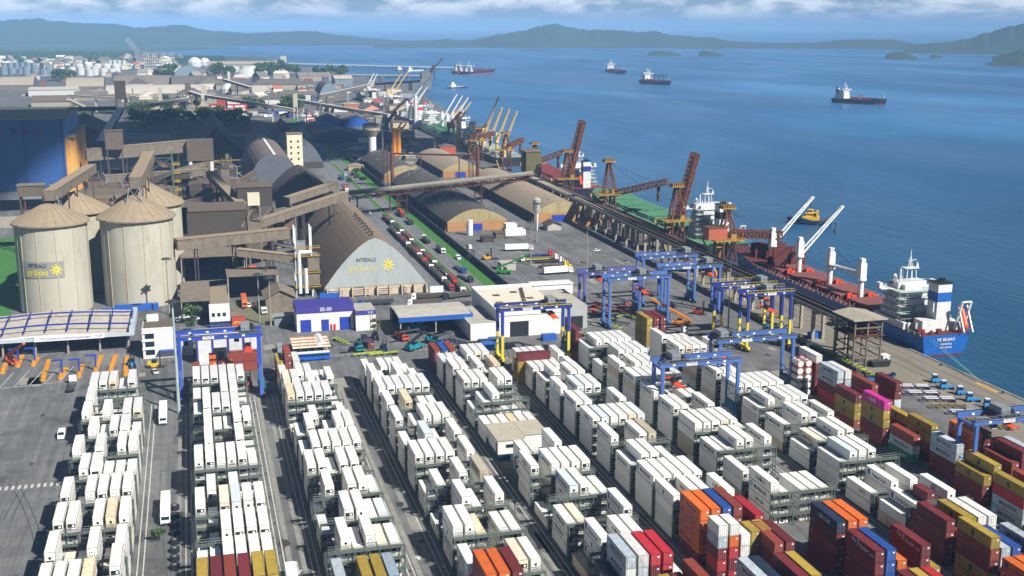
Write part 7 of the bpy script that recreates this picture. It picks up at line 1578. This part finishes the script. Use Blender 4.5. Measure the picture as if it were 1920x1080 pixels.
# quayside clutter at the middle distance
for u, v, h, lab, c in ((740, 298, 30, 'orange-yellow column crane, left of its pair', 'e0901c'), (748, 298, 29, 'orange-yellow column crane, right of its pair', 'e0901c'), (860, 278, 34, 'yellow harbour crane column with white head beside the grey ship', 'd8a01c'), (780, 240, 40, 'white harbour crane column near the green hatches', 'd9d9d4')):
    p = G(u, v); T = Thing('column_crane', lab, 'crane', p, group='harbour column cranes'); T.part('column', MB().cyl(p, p+Vector((0, 0, h)), 2.6, 2.2, 10), paint(c)); T.part('base', MB().box(p.x-5, p.y-4, 0, p.x+6, p.y+4, 5), paint(c)); T.part('jib', MB().beam(p+Vector((0, 0, h*.8)), p+Vector((8, 2, h*.9+8)), 1.4), paint(c) if h < 35 else STL)
for u, v, h, lab in ((655, 230, 40, 'slim pale lighting pole behind the blue sheds'), (718, 300, 34, 'white lattice mast leaning over the crane yard'), (775, 262, 38, 'slim mast in the crane yard'), (815, 290, 30, 'slim mast beside the grey ship'), (767, 180, 44, 'red and yellow mast by the cream-roofed hall'), (400, 213, 36, 'slim white pole in the far square'), (505, 222, 36, 'slim white pole at the road end'), (720, 232, 40, 'pale slim mast by the salmon shed'), (602, 232, 30, 'white road gantry post left of the blue sheds'), (575, 235, 20, 'roadside lamp in the distance')):
    p = G(u, v); T = Thing('light_mast', lab, 'light mast', p, group='distant masts'); T.part('pole', MB().cyl(p, p+Vector((0, 0, h)), 1.0, .6, 6), STL); T.part('lamp_head', MB().cb(p+Vector((0, 0, h)), (5, 3, 1)), WHT)
for i, (u, v, w, h, dep, c) in enumerate(((700, 248, 22, 9, 14, 'c9c4b8'), (726, 262, 16, 7, 16, '6a5a4c'), (718, 240, 18, 14, 12, '8f8a80'), (752, 245, 20, 10, 14, 'b9a88a'), (765, 262, 16, 9, 14, '8a8f92'), (690, 268, 20, 6, 12, 'd9d6cc'), (770, 225, 26, 12, 18, '9aa4a8'), (745, 222, 22, 18, 14, 'a9a08c'), (730, 205, 30, 10, 20, 'c2c6c4'), (755, 205, 26, 16, 20, '7d8890'), (700, 196, 30, 8, 20, 'd8d8d2'), (765, 192, 30, 16, 20, '8a9296'), (785, 180, 24, 26, 18, '5c6668'), (800, 168, 20, 34, 16, '6a6a60'), (740, 178, 26, 10, 20, 'd4d0c4'), (715, 220, 20, 9, 14, 'b8a48c'), (660, 205, 24, 8, 20, 'b0664a'), (640, 210, 24, 6, 16, 'c9c9c4'), (520, 214, 26, 6, 14, '3b5aa0'), (470, 216, 20, 6, 12, 'b9b4a8'), (350, 218, 24, 5, 12, 'c9c9c4'), (320, 217, 18, 4, 12, '9a3a3a'), (672, 290, 14, 5, 14, '3a5a8a'), (690, 306, 12, 4, 10, '8a6a3a'), (668, 320, 14, 4, 10, '9a8a5a'), (735, 290, 14, 5, 12, 'c88a2a'), (760, 300, 12, 4, 10, '8a7a5a'), (662, 300, 10, 3, 8, '2a4a8a'), (775, 302, 14, 5, 12, '9a9a94'), (840, 292, 16, 9, 14, 'b0502c'))):
    p = G(u, v); T = Thing('dock_building', '%s dock building, %s' % ({'c9c4b8': 'cream', '6a5a4c': 'brown', '3b5aa0': 'blue'}.get(c, 'small'), ['beside', 'behind', 'in front of', 'near', 'left of', 'right of'][i % 6]+' the '+['column cranes', 'blue sheds', 'grey ship', 'salmon shed', 'cream-roofed hall'][i % 5]+', '+ORD[i % 20]+(' nearer' if i < 20 else ' farther')+' in the mid port'), 'building', p, group='small buildings between road and berths')
    T.part('wall', MB().box(p.x-w/2, p.y, 0, p.x+w/2, p.y+dep, h), mat(c, .8, var=.15, key='dock_'+c)); T.part('roof', MB().prof([(-.8, h), (w/2, h+2.2), (w+.8, h)], (p.x-w/2, p.y-.5, 0), (1, 0, 0), (0, 0, 1), (0, 1, 0), dep+1), TG[i % 6])
    if i % 3 == 0: T.part('door', MB().box(p.x-2, p.y-.2, 0, p.x+3, p.y+.05, min(4.5, h*.6)), DARK)
# town houses, far left
rt = random.Random(5)
def house_mesh(wc, rc, w, d, h):
    return MB().box(0, 0, 0, w, d, h, 0).prof([(-.6, h), (w/2, h+w*.28), (w+.6, h)], (0, -.6, 0), (1, 0, 0), (0, 0, 1), (0, 1, 0), d+1.2, 1).mesh('town_house', [mat(wc, key='hw'+wc), mat(rc, .9, key='hr'+rc)])
HM = [house_mesh(*a) for a in (('d9d4c8', 'a0563c', 12, 16, 6), ('c9c9c4', '8a8378', 22, 14, 8), ('e0dccc', 'b06a48', 14, 12, 5), ('bfb8a8', '6f6a62', 30, 18, 9), ('d0c4ac', 'c9c4b6', 18, 24, 12))]
HN = ['white house with terracotta roof', 'grey-roofed block', 'cream house with orange roof', 'large grey shed', 'tall pale block']
for k in range(150):
    if k < 95: u = rt.uniform(2, 330); v = rt.uniform(112, 131)
    else: u = rt.uniform(240, 600); v = rt.uniform(140, 215)
    p = G(u, v); h = k % 5; o = link('town_house', HM[h]); o.location = p; s_ = rt.uniform(.9, 1.5); o.scale = (s_, s_, s_); o.rotation_euler = (0, 0, rt.uniform(0, 3))
    tag(o, '%s among the distant houses, %s' % (HN[h], ['left of the tank farm', 'behind the tank farm', 'in the far port sheds'][0 if u < 60 and k < 95 else 1 if k < 95 else 2]), 'house', 'distant houses: '+HN[h]+(' a' if k < 95 and u < 60 else ' b' if k < 95 else ' c'))
# refinery frames
for i, u in enumerate((276, 284, 291, 300, 308)):
    p = G(u, 133); T = Thing('process_tower', 'pale lattice process tower, %s of the refinery group' % ORD[i], 'tower', p, group='refinery towers'); h = (36, 46, 40, 30, 26)[i]; mb = MB()
    for sx in (-6, 6): mb.beam((p.x+sx, p.y, 0), (p.x+sx, p.y, h), 2.4)
    for z in range(6, h, 8): mb.box(p.x-8, p.y-3, z, p.x+8, p.y+5, z+1.6)
    T.part('frame', mb, TG[4]); T.part('vessel', MB().cyl((p.x, p.y+2, 2), (p.x, p.y+2, h*.8), 3.4, seg=8), WT)
for i in range(70):
    u = rt.uniform(330, 600); v = rt.uniform(212, 220) if i < 50 else rt.uniform(222, 232)
    if i >= 50: u = rt.uniform(560, 640)
    p = G(u, v); c = rt.choice(['e8e8e4', 'b82a2a', '23262b', 'b9bcc0', '1d3f8e']); h = i % 3
    o = link('distant_truck', vm(('dt', c), lambda: MB().box(0, 0, .6, 2.6, 11, 3.4).box(0, -2.6, .6, 2.6, -.2, 3).mesh('distant_truck', paint(c)))); o.location = p; o.rotation_euler = (0, 0, rt.uniform(0, 3)); tag(o, '%s truck in the busy far square before the conveyors' % {'e8e8e4': 'white', 'b82a2a': 'red', '23262b': 'black', 'b9bcc0': 'silver', '1d3f8e': 'blue'}[c], 'truck', 'far square trucks, '+c)
# ---------------------------------------------------------------- trees
LEAF = mat('35522a', .9, var=.5, scale=1.3, rnd=.3, key='leaf'); LEAF2 = mat('56733a', .9, var=.4, scale=1.3, rnd=.3, key='leaf2'); BARK = mat('5a4a3a', .9, key='bark')
def tree_meshes(seed, n=420, spread=3.4, h=8.5):
    r_ = random.Random(seed); tr = MB().cyl((0, 0, 0), (.2, .1, h*.5), .38, .2, 7)
    cl = []
    for k in range(9):
        a = k*2.4+r_.uniform(-.4, .4); rr_ = r_.uniform(.3, 1)*spread; c = Vector((math.cos(a)*rr_, math.sin(a)*rr_, h*.5+r_.uniform(.6, h*.5)*(1-.4*rr_/spread))); cl.append((c, r_.uniform(1.1, 1.9))); tr.beam((.2, .1, h*.42), c, .16)
    cr = MB()
    for k in range(n):
        c, q = cl[k % 9]; d = Vector((r_.gauss(0, 1), r_.gauss(0, 1), r_.gauss(0, .8))).normalized()*q*r_.uniform(.55, 1.1); p = c+d; s_ = r_.uniform(.22, .5); a = Vector((r_.gauss(0, 1), r_.gauss(0, 1), r_.gauss(0, 1))).normalized()*s_; b = a.cross(Vector((r_.gauss(0, 1), r_.gauss(0, 1), r_.gauss(0, 1)))).normalized()*s_
        cr.face([p-a-b, p+a-b, p+a+b, p-a+b], 0 if r_.random() < .65 else 1)
    return tr.mesh('trunk', BARK), cr.mesh('crown', [LEAF, LEAF2])
TM = [tree_meshes(s) for s in range(4)]
def tree(x, y, s_, label, group=None, k=0):
    o = bpy.data.objects.new('broadleaf_tree', None); COL.objects.link(o); o.location = (x, y, 0); o.scale = (s_, s_, s_); o.rotation_euler = (0, 0, k*1.3); tag(o, label, 'tree', group)
    link('trunk', TM[k % 4][0], o); link('crown', TM[k % 4][1], o); return o
p = G(362, 606); tree(p.x, p.y, 1.0, 'green tree standing between the gate office and the pale warehouse roof'); p = G(358, 622); tree(p.x, p.y, .6, 'smaller green tree just in front of the taller one by the gate office', k=1)
p = G(300, 1015); tree(p.x, p.y, .45, 'bush by the lane at the near end of the leftmost blocks', k=2)
for i, (u, v) in enumerate(((667, 330), (669, 341), (682, 345), (655, 348))): p = G(u, v); tree(p.x, p.y, .8, 'median tree, %s beside the conveyor bridge' % ORD[i], 'trees on the road median', i)
spots = []
for (u0, u1, v0, v1, n_, s0) in ((460, 500, 206, 214, 12, 2.0), (530, 565, 196, 218, 16, 2.2), (100, 140, 150, 156, 12, 2.6), (400, 440, 138, 146, 16, 3.0), (480, 560, 138, 146, 22, 3.2), (300, 330, 138, 150, 12, 3.0), (240, 300, 216, 226, 12, 2.0), (320, 470, 218, 238, 64, 1.5), (250, 320, 228, 246, 16, 2.0), (570, 650, 140, 146, 12, 3.0), (300, 370, 196, 212, 12, 1.8)):
    for k in range(n_): spots.append((rt.uniform(u0, u1), rt.uniform(v0, v1), s0*rt.uniform(.7, 1.3), '%s clump' % {460: 'the conveyor-side', 530: 'the roadside', 100: 'the tank farm', 400: 'the shoreline', 480: 'the far shoreline', 300: 'the dome-side', 240: 'the shaded', 320: 'the dark shaded square', 250: 'the shaded yard', 570: 'the shore'}[u0]))
for i, (u, v, s_, w) in enumerate(spots): p = G(u, v); tree(p.x, p.y, s_, 'dark green tree in %s of the far port' % w, 'trees: '+w, i)
fm = MB(); r5 = random.Random(9)
for k in range(5200):
    u = r5.uniform(-60, 420); v = r5.uniform(98.5, 119)
    if u > 265 and v < 108: continue
    if v > 112 and r5.random() < .5: continue
    p = G(u, v); s_ = r5.uniform(6, 13); h = r5.uniform(5, 11); a = r5.uniform(0, 3)
    fm.face([(p.x-s_*math.cos(a), p.y-s_*math.sin(a), 0), (p.x+s_*math.cos(a), p.y+s_*math.sin(a), 0), (p.x+s_*.6*math.cos(a), p.y+s_*.6*math.sin(a)+2, h), (p.x-s_*.6*math.cos(a), p.y-s_*.6*math.sin(a)-2, h*.8)], 0 if r5.random() < .6 else 1)
    fm.face([(p.x+s_*.8*math.sin(a), p.y-s_*.8*math.cos(a), 0), (p.x-s_*.8*math.sin(a), p.y+s_*.8*math.cos(a), 0), (p.x-s_*.4*math.sin(a), p.y+s_*.4*math.cos(a), h), (p.x+s_*.4*math.sin(a), p.y-s_*.4*math.cos(a), h)], 0)
o = struct('far_woods', fm, [LEAF, LEAF2]); tag(o, 'far woods behind the town', 'woods', kind='stuff')
struct('shore_greens', MB().prism([(-3500, 3000), (-900, 2900), (-400, 3200), (60, 3900), (300, 4300), (300, 4950), (-20, 5350), (-600, 6200), (-3500, 5500)], 0, .4), mat('42523a', .95, var=.4, scale=.01, key='shoregreen'))
# dark vegetated lots and paving of the far port
lots = MB()
for u0, u1, v0, v1 in ((240, 470, 218, 250), (320, 372, 250, 300), (0, 230, 200, 214), (410, 460, 255, 300)): q = [G(u0, v0), G(u1, v0), G(u1, v1), G(u0, v1)]; lots.face([(a.x, a.y, .03) for a in q])
struct('rough_grass_lots', lots, mat('3d4a34', .95, var=.4, scale=.05, dirt='5f5f4a', dscale=.05, key='lots'))
struct('far_verge', MB().face([tuple(G(530, 236, .03)), tuple(G(548, 236, .03)), tuple(G(566, 222, .03)), tuple(G(554, 222, .03))]), GRASS)
# smoke from the ship's funnel and the small plume in the town
def smoke(name, pts, r0, r1, col, dens, label):
    mb = MB()
    for i, p in enumerate(pts): f = i/max(1, len(pts)-1); mb.ball(p, r0+(r1-r0)*f, seg=10)
    m = bpy.data.materials.new(name); m.use_nodes = True; t = m.node_tree; t.nodes.clear(); v = N(t, 'ShaderNodeVolumePrincipled'); v.inputs['Color'].default_value = (*col, 1); v.inputs['Density'].default_value = dens; oo = N(t, 'ShaderNodeOutputMaterial'); L(t, v.outputs[0], oo.inputs['Volume'])
    o = link(name, mb.mesh(name, m)); tag(o, label, 'smoke', kind='stuff')
a, b = G(1206, 150, 20), Vector(G(1150, 108, 60)); a = Vector((1030, 2590, 20))
smoke('funnel_smoke', [a+Vector((-7*i+rt.uniform(-4, 4), 11*i, 4+1.6*i+rt.uniform(-4, 4))) for i in range(40)], 4, 15, (.10, .10, .11), .006, 'dark smoke drifting from the funnel of the anchored ship')
c = G(258, 103, 20); smoke('town_plume', [Vector((c.x+i*30, c.y, 22-i*2+rt.uniform(-3, 3))) for i in range(6)]+[Vector((c.x-i*10, c.y, 30+i*14)) for i in range(4)], 16, 12, (.95, .95, .95), .02, 'small white steam plume over the far woods')
# ---------------------------------------------------------------- clouds out of view overhead, shaped so their shade lies over the dark plant
def cloud(name, pts, alt, label, seed):
    off = toward*(alt/toward.z); r_ = random.Random(seed); mb = MB()
    for (x, y, r) in pts:
        for k in range(5): a = r_.uniform(0, 6.28); mb.ball((x+off.x+math.cos(a)*r*.4*(k > 0), y+off.y+math.sin(a)*r*.4*(k > 0), alt+r_.uniform(-10, 30)), r*r_.uniform(.6, 1.0), zs=.3, seg=16)
    o = link(name, mb.mesh(name, mat('f4f4f4', 1, var=.02, key='cloudwhite'))); tag(o, label, 'cloud', kind='stuff')
    for p in o.data.polygons: p.use_smooth = True
cloud('overhead_cloud', [(-330, 1120, 150), (-200, 1150, 150), (-90, 1180, 130), (10, 1230, 130), (90, 1290, 110), (180, 1260, 90), (-60, 1050, 70), (20, 1120, 60), (-310, 940, 150), (-185, 945, 78), (-260, 1350, 160), (-100, 1400, 150), (40, 1450, 130), (120, 1410, 90), (-420, 1300, 180), (0, 1540, 100), (-160, 1540, 110), (-330, 1500, 150), (100, 1500, 70)], 1300, 'unseen cloud high overhead casting the shade on the plant', 3)
cloud('small_overhead_cloud', [(66, 800, 40), (60, 750, 26), (10, 775, 24), (172, 772, 20)], 1150, 'unseen smaller cloud added overhead, shading the dark arched warehouse', 5)
# ---------------------------------------------------------------- haze over the whole bay
hz = MB().box(-12500, -700, -4.2, 25500, 30500, 222)
m = bpy.data.materials.new('haze'); m.use_nodes = True; t = m.node_tree; t.nodes.clear()
v = N(t, 'ShaderNodeVolumePrincipled'); v.inputs['Color'].default_value = (.32, .60, 1.0, 1); v.inputs['Density'].default_value = .000078; v.inputs['Anisotropy'].default_value = -.35
oo = N(t, 'ShaderNodeOutputMaterial'); L(t, v.outputs[0], oo.inputs['Volume'])
o = link('haze', hz.mesh('haze', m)); tag(o, kind='stuff')

for i, (u, v, h, c, lab) in enumerate(((803, 166, 34, 'rusty', 'behind the last berths'), (792, 188, 30, 'grey-blue', 'at the red-masted ship'), (772, 214, 28, 'grey-blue', 'beside the white harbour column'), (722, 268, 24, 'grey-blue', 'between the sheds and column cranes'), (738, 240, 26, 'rusty', 'behind the cream dock building'), (812, 152, 38, 'rusty', 'at the shoreward end of the long conveyor'), (846, 262, 22, 'rusty', 'alongside the grey ship'), (886, 286, 20, 'rusty', 'between the grey and red-decked ships'))):
    p = G(u, v); x, y = p.x, p.y; m_ = RUSTD if c == 'rusty' else mat('5a6a78', .7, var=.2, key='steelblue'); T = Thing('dock_crane', '%s lattice dock crane %s' % (c, lab), 'crane', p, group='lattice dock cranes in the distance')
    mb = MB()
    for sx in (-5, 5):
        for sy in (-5, 5): mb.beam((x+sx, y+sy, 0), (x+sx*.5, y+sy*.5, h*.6), 1.2)
        mb.beam((x+sx, y-5, 2), (x+sx*.5, y+4, h*.6), .7)
    T.part('portal', mb, m_); T.part('cabin', MB().box(x-4, y-4, h*.6, x+4, y+5, h*.6+6), m_); T.part('jib', MB().truss((x, y, h*.6+4), (x+14+(i % 3)*6, y+8, h*1.35), 2.4, 2, 8, .7), m_)
rb = random.Random(77)
for k in range(120):
    u = rb.uniform(330, 800) if k < 70 else rb.uniform(0, 560); v = rb.uniform(222, 316) if k < 30 else rb.uniform(150, 216)
    if k < 30: u = rb.uniform(668, 790)
    if k >= 70: v = rb.uniform(141, 200)
    if v < 200 and u > 740: u -= 120
    p = G(u, v)
    if p.x > 236 and p.y < 2200: continue
    if 108 < p.x < 146 and p.y < 1560: continue
    s_ = 4 if v > 222 else 8; w = rb.uniform(1, 3)*s_; d = rb.uniform(1, 3)*s_; h = rb.uniform(.5, 1.6)*s_; c = rb.choice(['8a8378', '6a6258', 'a89a84', 'b8b4aa', '5a5e62', '7a5240', '4a5a70', '9a8f7a'])
    nm = {'8a8378': 'taupe', '6a6258': 'umber', 'a89a84': 'sandy', 'b8b4aa': 'pale', '5a5e62': 'slate', '7a5240': 'rusty', '4a5a70': 'bluish', '9a8f7a': 'tan'}[c]; loc = 'crane yard' if k < 30 else 'central far port' if k < 70 else 'left far port'
    T = Thing('port_shed', 'little %s shed among the clutter of the %s' % (nm, loc), 'shed', p, group='%s sheds, %s' % (nm, loc)); T.part('wall', MB().box(p.x, p.y, 0, p.x+w, p.y+d, h), mat(c, .85, var=.25, scale=.1, key='shed_'+c)); T.part('roof', MB().prof([(-.6, h), (w/2, h+w*.16), (w+.6, h)], (p.x, p.y-.5, 0), (1, 0, 0), (0, 0, 1), (0, 1, 0), d+1), TG[k % 6])
    if k % 4 == 0: T.part('vent', MB().cyl((p.x+w/2, p.y+d/2, h), (p.x+w/2, p.y+d/2, h*1.8+4), s_*.12, seg=6), TG[1])
